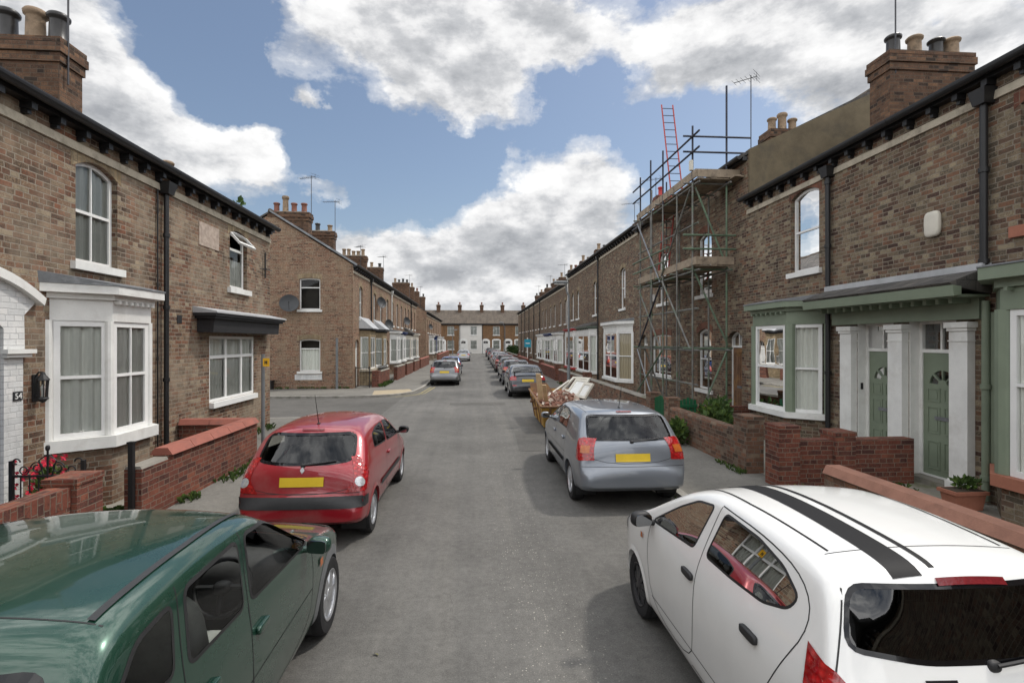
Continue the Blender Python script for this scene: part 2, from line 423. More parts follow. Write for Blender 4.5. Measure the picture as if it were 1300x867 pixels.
def lens(name, a_, b_):
    m, t, b = nt(name); tc = N(t, 'ShaderNodeTexCoord')
    vo = N(t, 'ShaderNodeTexVoronoi', feature='F1'); vo.inputs['Scale'].default_value = 26; L(t, tc.outputs['Object'], vo.inputs['Vector'])
    L(t, ramp(t, vo.outputs['Distance'], [(.1, b_), (.55, a_)]), b.inputs['Base Color']); b.inputs['Roughness'].default_value = .1; b.inputs['Coat Weight'].default_value = 1; b.inputs['Coat Roughness'].default_value = .02
    bump(t, b, vo.outputs['Distance'], .5, .01)
    return m
M['lens_red'] = lens('red_lens_ribbed', (.26, .004, .006), (.52, .015, .016))
def asphalt(name, base, patchy=.3, streak=True):
    m, t, b = nt(name)
    tc = N(t, 'ShaderNodeTexCoord'); v = tc.outputs['Object']
    n1 = noise(t, v, .35, 6, .6); n2 = noise(t, v, 2.2, 6, .7); n3 = noise(t, v, 85, 3, .7)
    n4 = noise(t, v, 13, 5, .75)
    f = math_(t, 'ADD', math_(t, 'ADD', math_(t, 'MULTIPLY', n1.outputs[0], .30), math_(t, 'MULTIPLY', n2.outputs[0], .14)), math_(t, 'ADD', math_(t, 'MULTIPLY', n3.outputs[0], .32), math_(t, 'MULTIPLY', n4.outputs[0], .24)))
    c = ramp(t, f, [(.38, tuple(x * .55 for x in base)), (.5, base), (.62, tuple(x * 1.45 for x in base))])
    # pale stone chips showing through the worn binder
    for sc, thr, col, amt in ((80, .12, (.32, .30, .26), .9), (33, .10, (.44, .42, .36), .9), (140, .12, (.05, .048, .045), .7)):
        vo = N(t, 'ShaderNodeTexVoronoi', feature='F1'); vo.inputs['Scale'].default_value = sc; L(t, v, vo.inputs['Vector'])
        sep = N(t, 'ShaderNodeSeparateColor'); L(t, vo.outputs['Color'], sep.inputs[0])
        chip = math_(t, 'MULTIPLY', ramp(t, math_(t, 'DIVIDE', vo.outputs['Distance'], thr * 2.4), [(.5, (1, 1, 1)), (1, (0, 0, 0))]), math_(t, 'GREATER_THAN', sep.outputs[0], .70))
        sx = N(t, 'ShaderNodeSeparateXYZ'); L(t, v, sx.inputs[0])
        trk = N(t, 'ShaderNodeMapRange', interpolation_type='SMOOTHSTEP'); L(t, math_(t, 'ABSOLUTE', math_(t, 'SUBTRACT', sx.outputs[0], math_(t, 'ADD', .35, math_(t, 'MULTIPLY', n1.outputs[0], .5)))), trk.inputs[0]); trk.inputs[1].default_value = .05; trk.inputs[2].default_value = .75; trk.inputs[3].default_value = amt * 1.2; trk.inputs[4].default_value = .10
        worn_ = math_(t, 'MULTIPLY', trk.outputs[0], ramp(t, n2.outputs[0], [(.30, (.35,) * 3), (.60, (1, 1, 1))]))
        c = mixc(t, math_(t, 'MULTIPLY', chip, worn_), c, col)
    # fine cracks here and there
    wv = N(t, 'ShaderNodeVectorMath', operation='ADD'); L(t, v, wv.inputs[0]); wsc = N(t, 'ShaderNodeVectorMath', operation='SCALE'); L(t, n2.outputs['Color'], wsc.inputs[0]); wsc.inputs['Scale'].default_value = .8; L(t, wsc.outputs[0], wv.inputs[1])
    ve = N(t, 'ShaderNodeTexVoronoi', feature='DISTANCE_TO_EDGE'); ve.inputs['Scale'].default_value = .55; L(t, wv.outputs[0], ve.inputs['Vector'])
    crk = math_(t, 'MULTIPLY', ramp(t, ve.outputs['Distance'], [(.0, (1, 1, 1)), (.006, (0, 0, 0))]), ramp(t, n1.outputs[0], [(.46, (0, 0, 0)), (.58, (.55,) * 3)]))
    c = mixc(t, crk, c, tuple(x * .45 for x in base))
    if streak:
        mp = N(t, 'ShaderNodeMapping'); mp.inputs['Scale'].default_value = (1.6, .06, 1); L(t, v, mp.inputs[0])
        s = noise(t, mp.outputs[0], 1.6, 5, .6)
        c = mixc(t, .4, c, ramp(t, s.outputs[0], [(.33, (.72, .72, .73)), (.5, (1, 1, 1)), (.68, (1.28, 1.26, 1.22))]), 'MULTIPLY')
    L(t, c, b.inputs['Base Color']); b.inputs['Roughness'].default_value = .88; b.inputs['Specular IOR Level'].default_value = .25
    bump(t, b, n3.outputs[0], .5, .006)
    return m
M['asphalt'] = asphalt('worn_asphalt', (.118, .114, .106))
M['asphalt_patch'] = asphalt('darker_asphalt', (.095, .091, .084), streak=False)
M['pavement'] = asphalt('pavement_asphalt', (.155, .148, .132), streak=False)
M['tactile'] = worn('buff_paving', (.34, .28, .19), .9, .12, 6, bmp=.4)
M['ground'] = worn('dull_ground', (.10, .095, .075), .95, .3, .4)

# ------------------------------------------------------------------ sky
SUN_EL, SUN_AZ = 58, 70          # degrees; azimuth from +Y (along the street) towards +X
w = bpy.data.worlds.new('World'); scene.world = w; w.use_nodes = True
t = w.node_tree; t.nodes.clear()
out = N(t, 'ShaderNodeOutputWorld')
sky = N(t, 'ShaderNodeTexSky', sky_type='NISHITA', sun_disc=False, sun_elevation=R(SUN_EL), sun_rotation=R(SUN_AZ))
sky.air_density = 1.1; sky.dust_density = 1.6; sky.ozone_density = 1.2
bg = N(t, 'ShaderNodeBackground'); bg.inputs[1].default_value = .062
L(t, mixc(t, .10, sky.outputs[0], (2.9, 3.1, 3.4)), bg.inputs[0])
tc = N(t, 'ShaderNodeTexCoord')
sp = N(t, 'ShaderNodeSeparateXYZ'); L(t, tc.outputs['Generated'], sp.inputs[0])
az = math_(t, 'MULTIPLY', math_(t, 'ARCTAN2', sp.outputs[0], sp.outputs[1]), 180 / math.pi)
el = math_(t, 'MULTIPLY', math_(t, 'ARCSINE', sp.outputs[2]), 180 / math.pi)
# a gentle warp so that no cloud keeps a plain oval outline
den = math_(t, 'ADD', math_(t, 'MAXIMUM', sp.outputs[2], 0), .16)
px = math_(t, 'DIVIDE', sp.outputs[0], den); py = math_(t, 'DIVIDE', sp.outputs[1], den)
cp = N(t, 'ShaderNodeCombineXYZ'); L(t, px, cp.inputs[0]); L(t, py, cp.inputs[1])
wn = noise(t, tc.outputs['Generated'], 5.5, 6, .64)
ws = N(t, 'ShaderNodeSeparateColor'); L(t, wn.outputs['Color'], ws.inputs[0])
azw = math_(t, 'ADD', az, math_(t, 'MULTIPLY', math_(t, 'SUBTRACT', ws.outputs[0], .5), 13))
elw = math_(t, 'ADD', el, math_(t, 'MULTIPLY', math_(t, 'SUBTRACT', ws.outputs[1], .5), 8))
P = N(t, 'ShaderNodeCombineXYZ'); L(t, azw, P.inputs[0]); L(t, elw, P.inputs[1])
CLOUDS = [(11.5,31.0,11,3.6,.6),(-20.5,26.5,2.4,4.5,.45),(1.5,32,16,3.6,.35),(40,31,14,5,.5),(-31.7,17.9,12.1,5.4,1.00),(-36.9,23.4,4.7,6.7,0.90),(-23.5,18.0,6.2,2.6,0.80),(-40.0,17.4,7.6,9.7,0.90),(-3.8,30.3,14.8,5.7,1.10),(-0.3,25.0,8.3,2.9,0.90),(-13.8,31.2,6.7,2.9,0.50),(33.1,26.7,16.2,5.2,1.00),(46.8,23.7,8.4,4.2,1.00),(36.4,20.2,8.2,4.2,0.70),(25.2,28.2,7.4,3.6,0.60),(9.8,17.7,7.5,4.2,0.90),(7.7,11.6,15.0,4.1,0.90),(0.6,8.2,12.3,3.5,0.80),(-11.3,8.7,9.3,3.2,0.90),(-14.2,15.4,3.5,1.5,0.90),(-21.4,8.2,6.4,3.2,0.60),(-18.1,23.2,2.0,1.2,0.90),(-20.3,26.0,3.1,4.0,0.55),(-7.3,20.6,1.2,0.7,0.90),(18.1,24.9,4.4,1.7,0.70),(15.4,20.9,3.5,2.4,0.30),(-23.5,26.4,4.7,4.9,-1.00),(-26.2,22.6,3.8,4.2,-0.50),(-9.7,18.8,7.7,4.1,-0.90),(13.7,26.1,6.1,2.8,-0.80),(22.0,21.8,6.7,3.9,-0.80),(-2.0,18.1,5.3,3.3,-0.70),(-16.9,19.3,4.9,2.7,-0.60),(27.4,18.3,4.9,4.6,-0.50),(48.7,25.4,2.5,1.7,-0.30),(43.6,26.2,2.0,1.8,-0.50)]
def cover(P_):
    acc = None
    for a, e, sa, se, wt in CLOUDS:
        q = N(t, 'ShaderNodeVectorMath', operation='MULTIPLY_ADD'); L(t, P_, q.inputs[0])
        q.inputs[1].default_value = (1 / sa, 1 / se, 0); q.inputs[2].default_value = (-a / sa, -e / se, 0)
        ln = N(t, 'ShaderNodeVectorMath', operation='LENGTH'); L(t, q.outputs[0], ln.inputs[0])
        mr = N(t, 'ShaderNodeMapRange', interpolation_type='SMOOTHSTEP'); L(t, ln.outputs['Value'], mr.inputs[0])
        mr.inputs[1].default_value = 0; mr.inputs[2].default_value = 1.55; mr.inputs[3].default_value = wt; mr.inputs[4].default_value = 0
        acc = mr.outputs[0] if acc is None else math_(t, 'ADD', acc, mr.outputs[0])
    return acc
cov = cover(P.outputs[0])
# elsewhere: broken cloud, shaped out of view for fill light; near the horizon: a continuous pale bank
away = N(t, 'ShaderNodeMapRange', interpolation_type='SMOOTHSTEP'); L(t, math_(t, 'ABSOLUTE', az), away.inputs[0])
away.inputs[1].default_value = 46; away.inputs[2].default_value = 62; away.inputs[3].default_value = 0; away.inputs[4].default_value = .7
high = N(t, 'ShaderNodeMapRange', interpolation_type='SMOOTHSTEP'); L(t, el, high.inputs[0])
high.inputs[1].default_value = 36; high.inputs[2].default_value = 48; high.inputs[3].default_value = 0; high.inputs[4].default_value = .7
bank = N(t, 'ShaderNodeMapRange', interpolation_type='SMOOTHSTEP'); L(t, el, bank.inputs[0])
bank.inputs[1].default_value = 13; bank.inputs[2].default_value = 3; bank.inputs[3].default_value = 0; bank.inputs[4].default_value = 1.15
dv = N(t, 'ShaderNodeVectorMath', operation='MULTIPLY'); L(t, tc.outputs['Generated'], dv.inputs[0]); dv.inputs[1].default_value = (1, 1, 1.9)
fb = noise(t, dv.outputs[0], 4.6, 9, .6)
fb2 = noise(t, dv.outputs[0], 15, 7, .62)
puff = math_(t, 'ADD', math_(t, 'MULTIPLY', math_(t, 'SUBTRACT', fb.outputs[0], .5), 1.9), math_(t, 'MULTIPLY', math_(t, 'SUBTRACT', fb2.outputs[0], .5), .75))
dens = math_(t, 'ADD', math_(t, 'ADD', cov, puff), math_(t, 'ADD', math_(t, 'MAXIMUM', away.outputs[0], high.outputs[0]), bank.outputs[0]))
alpha = ramp(t, dens, [(.25, (0, 0, 0)), (.48, (.38,) * 3), (.82, (1, 1, 1))], 'EASE')
# lit tops and grey undersides: compare with the cloud sampled a little higher
cp2 = N(t, 'ShaderNodeVectorMath', operation='ADD'); L(t, dv.outputs[0], cp2.inputs[0]); cp2.inputs[1].default_value = (0, 0, .075)
fbu = noise(t, cp2.outputs[0], 4.6, 9, .6); fbu2 = noise(t, cp2.outputs[0], 15, 7, .62)
lit = math_(t, 'ADD', math_(t, 'MULTIPLY', math_(t, 'SUBTRACT', fb.outputs[0], fbu.outputs[0]), 2.3), math_(t, 'MULTIPLY', math_(t, 'SUBTRACT', fb2.outputs[0], fbu2.outputs[0]), .5))
thick = math_(t, 'MULTIPLY', math_(t, 'MAXIMUM', math_(t, 'SUBTRACT', dens, .75), 0), -.25)
shade = math_(t, 'ADD', math_(t, 'ADD', lit, thick), .60)
cc = ramp(t, shade, [(.10, (.36, .375, .40)), (.40, (.56, .57, .59)), (.60, (.80, .80, .805)), (.85, (.96, .96, .955))])
cb = N(t, 'ShaderNodeBackground'); L(t, cc, cb.inputs[0]); L(t, math_(t, 'ADD', .56, math_(t, 'MULTIPLY', math_(t, 'MAXIMUM', away.outputs[0], high.outputs[0]), 1.1)), cb.inputs[1])  # cloud overhead and behind is brightened to add fill light
mx = N(t, 'ShaderNodeMixShader'); L(t, alpha, mx.inputs[0]); L(t, bg.outputs[0], mx.inputs[1]); L(t, cb.outputs[0], mx.inputs[2])
L(t, mx.outputs[0], out.inputs[0])

ld = bpy.data.lights.new('sun', 'SUN'); ld.energy = 1.15; ld.angle = R(4); ld.color = (1, .95, .88)
lo = bpy.data.objects.new('sun', ld); COL.objects.link(lo)
sd = Vector((math.sin(R(SUN_AZ)) * math.cos(R(SUN_EL)), math.cos(R(SUN_AZ)) * math.cos(R(SUN_EL)), math.sin(R(SUN_EL))))
lo.rotation_euler = sd.to_track_quat('Z', 'Y').to_euler(); lo.location = (20, 0, 30)

cam = bpy.data.cameras.new('camera'); co = bpy.data.objects.new('camera', cam); COL.objects.link(co)
cam.sensor_width = 36; cam.lens = 18; cam.clip_end = 3000; cam.clip_start = .05
co.location = (0, 0, 2.5); co.rotation_euler = (R(90), 0, R(-4.13))
scene.camera = co
scene.view_settings.view_transform = 'Standard'; scene.view_settings.look = 'None'
scene.view_settings.exposure = 0.98; scene.view_settings.gamma = 1
scene.cycles.use_denoising = True
scene.cycles.max_bounces = 8; scene.cycles.transparent_max_bounces = 12
scene.cycles.caustics_reflective = False; scene.cycles.caustics_refractive = False

# ------------------------------------------------------------------ ground, road, pavements
def structure(o):
    return tag(o, kind='structure')
def sheet(name, poly, z, m):
    b = MB(); b.add([(x, y, z) for x, y in poly], [tuple(range(len(poly)))])
    return structure(b.build(name, m))
def arc(cx, cy, r, a0, a1, n=8):
    return [(cx + r * math.cos(R(a0 + (a1 - a0) * i / n)), cy + r * math.sin(R(a0 + (a1 - a0) * i / n))) for i in range(n + 1)]
sheet('ground', [(-900, -900), (900, -900), (900, 900), (-900, 900)], -.03, M['ground'])
sheet('road', [(-6.5, -12), (3.4, -12), (3.4, 93.2), (40, 93.2), (40, 98.3), (-40, 98.3), (-40, 93.2), (-6.5, 93.2)], 0, M['asphalt'])
sheet('side_road', [(-45, 16.6), (-3.2, 16.6), (-3.2, 23.4), (-45, 23.4)], .004, M['asphalt_patch'])
def pavement(name, poly, kerbline, z=.1, m=None):
    b = MB(); n = len(poly)
    b.prism([(x, y, -.03) for x, y in poly], [(x, y, z) for x, y in poly])
    structure(b.build(name, m or M['pavement']))
    k = MB()                       # kerb stones, each about 0.9 m, along the line
    w_, acc = .13, 0
    pts = [Vector((x, y, 0)) for x, y in kerbline]
    for i in range(len(pts) - 1):
        d = (pts[i + 1] - pts[i]); ln = d.length; d.normalize(); nn = Vector((-d.y, d.x, 0))
        c = max(1, round(ln / .92))
        for j in range(c):
            a = pts[i] + d * (ln * j / c + .004); e = pts[i] + d * (ln * (j + 1) / c - .004)
            h = z + .012 + random.uniform(-.004, .004)
            p = [a - nn * .006, e - nn * .006, e + nn * w_, a + nn * w_]
            k.prism([(q.x, q.y, -.03) for q in p], [(q.x, q.y, h) for q in p])
    structure(k.build('kerb', M['kerb']))
c1 = arc(-5.3, 14.4, 2.2, 0, 90)
pavement('pavement', [(-3.1, -12)] + c1 + [(-45, 16.6), (-45, -12)], [(-3.1, -12)] + c1 + [(-45, 16.6)])
c2 = arc(-5.3, 25.4, 2.4, 270, 352, 7) + [(-2.7, 27.5)]
pavement('pavement', [(-45, 23.0)] + c2 + [(-2.7, 93.2), (-45, 93.2)], [(-45, 23.0)] + c2 + [(-2.7, 93.2)])
pavement('pavement', [(3.2, -12), (3.2, 93.2), (40, 93.2), (40, -12)], [(3.2, 93.2), (3.2, -12)])
pavement('pavement', [(-45, 98.3), (45, 98.3), (45, 130), (-45, 130)], [(-45, 98.3), (45, 98.3)])
sheet('pavement', [(-4.6, 23.35), (-3.3, 24.0), (-3.05, 25.2), (-3.3, 26.1), (-4.9, 25.4)], .104, M['tactile'])
sheet('path', [(5.2, 3), (7.9, 3), (7.9, 93), (5.2, 93)], .105, M['stone_old'])
sheet('path', [(-5.8, 3), (-4.7, 3), (-4.7, 10.7), (-5.8, 10.7)], .105, M['stone_old'])
sheet('road', [(-1.0, 20.2), (1.2, 20.1), (1.2, 20.9), (-1.0, 21.0)], .004, M['asphalt_patch'])
sheet('road', [(1.0, 11.6), (3.05, 11.5), (3.1, 14.0), (1.1, 14.2)], .004, M['asphalt_patch'])
b = MB()
for dx in (0, .2):
    pts = [(p[0] + .28 + dx, p[1] - .02) for p in arc(-5.3, 25.4, 2.4, 300, 352, 6)] + [(-2.42 + dx, 28.2)]
    for i in range(len(pts) - 1):
        (x0, y0), (x1, y1) = pts[i], pts[i + 1]
        b.add([(x0, y0, .008), (x0 + .07, y0, .008), (x1 + .07, y1, .008), (x1, y1, .008)], [(0, 1, 2, 3)])
structure(b.build('road_marking', M['yellow_line']))
# ------------------------------------------------------------------ windows, doors, bays
def arch_poly(u0, u1, z0, z1, a, n=8):
    p = [(u0, z0), (u1, z0)]
    if a < 1e-4:
        return p + [(u1, z1), (u0, z1)]
    m, w2 = (u0 + u1) / 2, (u1 - u0) / 2
    return p + [(u1 - (u1 - u0) * i / n, z1 - a * (((u1 - (u1 - u0) * i / n) - m) / w2) ** 2) for i in range(n + 1)]

def glazing(par, F, u0, u1, z0, z1, arch=0, us=(), zs=(), fw=.06, bw=.045, o=-.1, curtain='net', mat='white', name='window', glass_='glass', uneven=True, bars=()):
    """frame with panes and curtain in the plane at offset o; us / zs are the inner dividers"""
    b = MB()
    U = [u0] + list(us) + [u1]; Z = [z0] + list(zs) + [z1]
    mid, w2 = (u0 + u1) / 2, (u1 - u0) / 2
    top = lambda u: z1 - (arch * ((u - mid) / w2) ** 2 if arch else 0)
    holes = []
    for i in range(len(U) - 1):
        a = U[i] + (fw if i == 0 else bw / 2); e = U[i + 1] - (fw if i == len(U) - 2 else bw / 2)
        for j in range(len(Z) - 1):
            c = Z[j] + (fw if j == 0 else bw / 2)
            if j == len(Z) - 2:
                k = 6 if arch else 1
                holes.append([(a, c), (e, c)] + [(e - (e - a) * q / k, top(e - (e - a) * q / k) - fw) for q in range(k + 1)])
            else:
                d = Z[j + 1] - bw / 2
                holes.append([(a, c), (e, c), (e, d), (a, d)])
    b.plate(F, arch_poly(u0, u1, z0, z1, arch), holes, o - .05, o)
    for h in holes[1::2] if uneven else ():          # the sashes that stand a little proud
        pass
    for (ba, bz0, bz1) in bars:
        b.fbox(F, ba - .012, ba + .012, o - .03, o - .004, bz0, bz1)
    fr = b.build(name, M[mat], par)
    g = MB(); g.plate(F, arch_poly(u0 + .02, u1 - .02, z0 + .02, z1 - .02, arch), [], o - .028, o - .028)
    g.build('pane', M[glass_], fr if par.parent is None else par, fix=False)
    if curtain in ('net', 'grey', 'tan', 'half'):
        c = MB(); n = max(10, int((u1 - u0) / .022)); ph = random.random() * 6
        zt = z1 - .03; zb = z0 + .05
        if curtain == 'half': zt = z0 + (z1 - z0) * .72
        pts = []
        for i in range(n + 1):
            u = u0 + .03 + (u1 - u0 - .06) * i / n
            k = .026 * math.sin(u * 44 + ph + 1.5 * math.sin(u * 7 + ph)) + .011 * math.sin(u * 91 + 2 * ph)
            pts.append((u, o - .075 + k))
        c.add([F(u, q, zb + .012 * math.sin(u * 30)) for u, q in pts] + [F(u, q * 1.0, zt) for u, q in pts], [(i, i + 1, n + 2 + i, n + 1 + i) for i in range(n)])
        c.build('curtain', M[{'net': 'curtain', 'half': 'curtain', 'grey': 'curtain_grey', 'tan': 'curtain_tan'}[curtain]], fr if par.parent is None else par, sm=180, fix=False)
    k = MB(); k.plate(F, [(u0 - .05, z0 - .05), (u1 + .05, z0 - .05), (u1 + .05, z1 + .05), (u0 - .05, z1 + .05)], [], o - .34, o - .34)  # flat dark sheet behind the glass, painted as the room's shade
    k.build('room_shade_sheet', M['interior'], fr if par.parent is None else par, fix=False)
    return fr

def window(h, F, u0, u1, z0, z1, arch=.12, style='sash', curtain='net', sill='white_paint', lintel='gauged', o=-.09, mat='white', sillh=.12):
    w, m = u1 - u0, (u0 + u1) / 2
    zm = z0 + (z1 - z0) * .5
    kw = {}
    if style == 'sash': kw = dict(zs=(zm,))
    elif style == 'sash4': kw = dict(zs=(zm,), bars=((m, z0 + .06, zm - .02), (m, zm + .02, z1 - .06)))
    elif style == 'top': kw = dict(zs=(z0 + (z1 - z0) * .70,))
    elif style == 'pair': kw = dict(us=(m,), zs=(z0 + (z1 - z0) * .72,))
    elif style == 'triple': kw = dict(us=(u0 + w * .36, u0 + w * .69), zs=(z0 + (z1 - z0) * .67,))
    fr = glazing(h, F, u0, u1, z0, z1, arch, o=o, curtain=curtain, mat=mat, **kw)
    if sill:
        b = MB(); b.fbox(F, u0 - .10, u1 + .10, o - .02, .075, z0 - sillh, z0 - .004)
        b.build('sill', M[sill], fr)
    if lintel:
        b = MB(); n = 10
        lo_ = [(u0 - .09 + (w + .18) * i / n) for i in range(n + 1)]
        f = lambda u: z1 + .006 - arch * min(1.3, ((u - m) / (w / 2)) ** 2)
        low = [(u, f(u)) for u in lo_]; hi = [(u, f(u) + .235) for u in lo_[::-1]]
        b.plate(F, low + hi, [], -.01, .004)
        b.build('lintel', M[lintel], fr)
    return fr

def wall_holes(ws):
    return [arch_poly(u0, u1, z0, z1, a) for (u0, u1, z0, z1, a) in ws]

def door(h, F, u0, u1, z0, z1, o, mat, fan=.42, fan_light=True, frame_mat='white_paint', label=None, panels=True, arch=0):
    b = MB()
    fw = .06
    zd = z1 - fan if fan else z1
    holes = [[(u0 + fw, z0 + .03), (u1 - fw, z0 + .03), (u1 - fw, zd - .03), (u0 + fw, zd - .03)]]
    if fan:
        k = 6 if arch else 1
        a, e = u0 + fw, u1 - fw; mid, w2 = (u0 + u1) / 2, (u1 - u0) / 2
        holes.append([(a, zd + .03), (e, zd + .03)] + [(e - (e - a) * q / k, z1 - fw - (arch * (((e - (e - a) * q / k) - mid) / w2) ** 2 if arch else 0)) for q in range(k + 1)])
    b.plate(F, arch_poly(u0, u1, z0, z1, arch), holes, o - .06, o)
    if fan: b.fbox(F, (u0 + u1) / 2 - .018, (u0 + u1) / 2 + .018, o - .05, o - .006, zd + .03, z1 - fw)
    fr = b.build('door_frame', M[frame_mat], h)
    if fan:
        g = MB(); g.plate(F, arch_poly(u0 + .03, u1 - .03, zd, z1 - .03, arch), [], o - .04, o - .04); g.build('fanlight', M['glass'], fr, fix=False)
        k = MB(); k.plate(F, [(u0, zd), (u1, zd), (u1, z1), (u0, z1)], [], o - .3, o - .3); k.build('room_shade_sheet', M['interior'], fr, fix=False)  # dark sheet paints the hall's shade behind the fanlight
    d = MB(); a, e, c, f = u0 + fw, u1 - fw, z0 + .03, zd - .03
    w, hh = e - a, f - c
    hl = []
    if fan_light:                      # sunburst light in the top of the leaf
        n = 10; mid = (a + e) / 2; r1 = w * .34; zc = c + hh * .74
        for q in range(4):
            t0, t1 = 180 * q / 4 + 4, 180 * (q + 1) / 4 - 4
            hl.append([(mid + r1 * .36 * math.cos(R(t0)), zc + r1 * .36 * math.sin(R(t0)))] + [(mid + r1 * math.cos(R(t0 + (t1 - t0) * i / 4)), zc + r1 * math.sin(R(t0 + (t1 - t0) * i / 4))) for i in range(5)] + [(mid + r1 * .36 * math.cos(R(t1)), zc + r1 * .36 * math.sin(R(t1)))])
    d.plate(F, [(a, c), (e, c), (e, f), (a, f)], hl, o - .06, o - .022)
    if panels:
        rows = ((.05, .28), (.34, .56), (.60, .71)) if fan_light else ((.06, .42), (.50, .94))
        for z_0, z_1 in rows:
            for q in (0, 1):
                pu0, pu1 = a + w * (.12 if q == 0 else .55), a + w * (.45 if q == 0 else .88)
                for (x0, x1, y0, y1) in ((pu0, pu1, c + hh * z_0, c + hh * z_0 + .02), (pu0, pu1, c + hh * z_1 - .02, c + hh * z_1), (pu0, pu0 + .02, c + hh * z_0 + .02, c + hh * z_1 - .02), (pu1 - .02, pu1, c + hh * z_0 + .02, c + hh * z_1 - .02)):
                    d.fbox(F, x0, x1, o - .03, o - .010, y0, y1)
                d.fbox(F, pu0 + .05, pu1 - .05, o - .03, o - .014, c + hh * z_0 + .05, c + hh * z_1 - .05)
    dr = d.build('door', M[mat], h)
    if label: dr['label'] = label
    if fan_light:
        g = MB(); g.plate(F, [(a + w * .1, c + hh * .72), (e - w * .1, c + hh * .72), (e - w * .1, c + hh * .96), (a + w * .1, c + hh * .96)], [], o - .05, o - .05); g.build('pane', M['glass'], dr, fix=False)
    k = MB(); k.fbox(F, (a + e) / 2 - .13, (a + e) / 2 + .13, o - .024, o - .004, c + hh * .455, c + hh * .485); k.build('letterbox', M['steel'], dr)
    k = MB(); k.fbox(F, a + .05, a + .08, o - .024, o + .02, c + hh * .47, c + hh * .56); k.build('handle', M['steel'], dr)
    return dr

def bay(h, F, pts, zs, zh, zt, zr, col='white_paint', wincol='white', base='brick_left', sillcol='white_paint', corn=None, roof='grey_lead', curtain='net', styles=None, fw=.06, post=.06, roof_rise=.0, over=.16, sill_h=.13, brackets=True, mid=.5, base_z=.1):
    """plan pts [(u,o)...] from wall to wall; zs sill, zh window heads, zt top of fascia, zr cornice top"""
    corn = corn or col
    b = MB()
    def pr(mb, ps, z0, z1):
        mb.prism([F(u, o, z0) for u, o in ps], [F(u, o, z1) for u, o in ps])
    def off(d, d0=0.0):
        q = []
        n = len(pts)
        cu = sum(p[0] for p in pts) / n
        for i, (u, o) in enumerate(pts):
            if i in (0, n - 1): q.append((u + (d if u > cu else -d), -.02))
            else: q.append((u + (d * .6 if u > cu else -d * .6), o + d))
        return q
    back = [(pts[-1][0], -.3), (pts[0][0], -.3)]
    closed = lambda d: off(d)
    pr(b, closed(.0), zh + .004, zt)
    segs = list(zip(pts[:-1], pts[1:]))
    root = h
    bw = b.build('bay_window', M[col], root)
    wn = MB()
    for i, ((ua, oa), (ub, ob)) in enumerate(segs):
        A = F(ua, oa, 0); B_ = F(ub, ob, 0); d = (B_ - A); ln = d.length; d.normalize()
        nrm = Vector((d.y, -d.x, 0))
        outw = F(0, 1, 0) - F(0, 0, 0)
        if nrm.dot(outw) < -1e-6 or (abs(nrm.dot(outw)) < 1e-6 and nrm.dot(B_ - F(sum(p[0] for p in pts) / len(pts), 0, 0)) < 0): nrm = -nrm
        G = frame((A.x, A.y), (d.x, d.y), (nrm.x, nrm.y))
        st = styles[i] if styles else 'sash'
        if st is None: continue
        kw = dict(zs=(zs + (zh - zs) * mid,))
        u0, u1 = post, ln - post
        if st == 'bars': kw = dict(zs=(zs + (zh - zs) * mid,), bars=((ln / 2, zs + .06, zh - .06),))
        if st == 'pair': kw = dict(us=(ln / 2,), zs=(zs + (zh - zs) * mid,))
        if st == 'blank': kw = {}
        fr = glazing(bw, G, u0, u1, zs, zh, 0, o=-.02, curtain=curtain, mat=wincol, name='window_frame', fw=fw, **kw)
    for (u, o) in pts:                                    # posts at the corners
        ps = MB()
        p = F(u, max(o, .03) - post * .9, 0)
        ps.lathe([(post * 1.15, zs), (post * 1.15, zh + .01)], Matrix.Translation((p.x, p.y, 0)), 10)
        ps.build('post', M[col], bw)
    s = MB(); pr(s, off(.09), zs - sill_h, zs - .003); s.build('sill', M[sillcol], bw)
    s = MB(); pr(s, off(-.012), base_z - .02, zs - sill_h - .002); s.build('base_wall', M[base], bw)
    c = MB()
    pr(c, off(.05), zt + .002, zt + (zr - zt) * .4)
    pr(c, off(over), zt + (zr - zt) * .4 + .002, zr)
    if brackets:
        n = 7
        (ua, oa), (ub, ob) = pts[1], pts[-2]
        for i in range(n):
            u = ua + (ub - ua) * (i + .5) / n
            c.fbox(F, u - .025, u + .025, oa - .01, oa + over * .5, zt - .05, zt - .004)
    c.build('cornice', M[corn], bw)
    r = MB()
    e = off(over + .015); n = len(e)
    low = [F(u, o, zr + .003) for u, o in e]
    hi = []
    for i, (u, o) in enumerate(e):
        k = .25 if i in (0, n - 1) else .0
        hi.append(F(u, o, zr + .025) if i not in (0, n - 1) else F(u + (.02 if i else -.02), -.02, zr + max(.06, roof_rise)))
    r.prism(low, hi)
    r.build('bay_roof', M[roof], bw)
    return bw

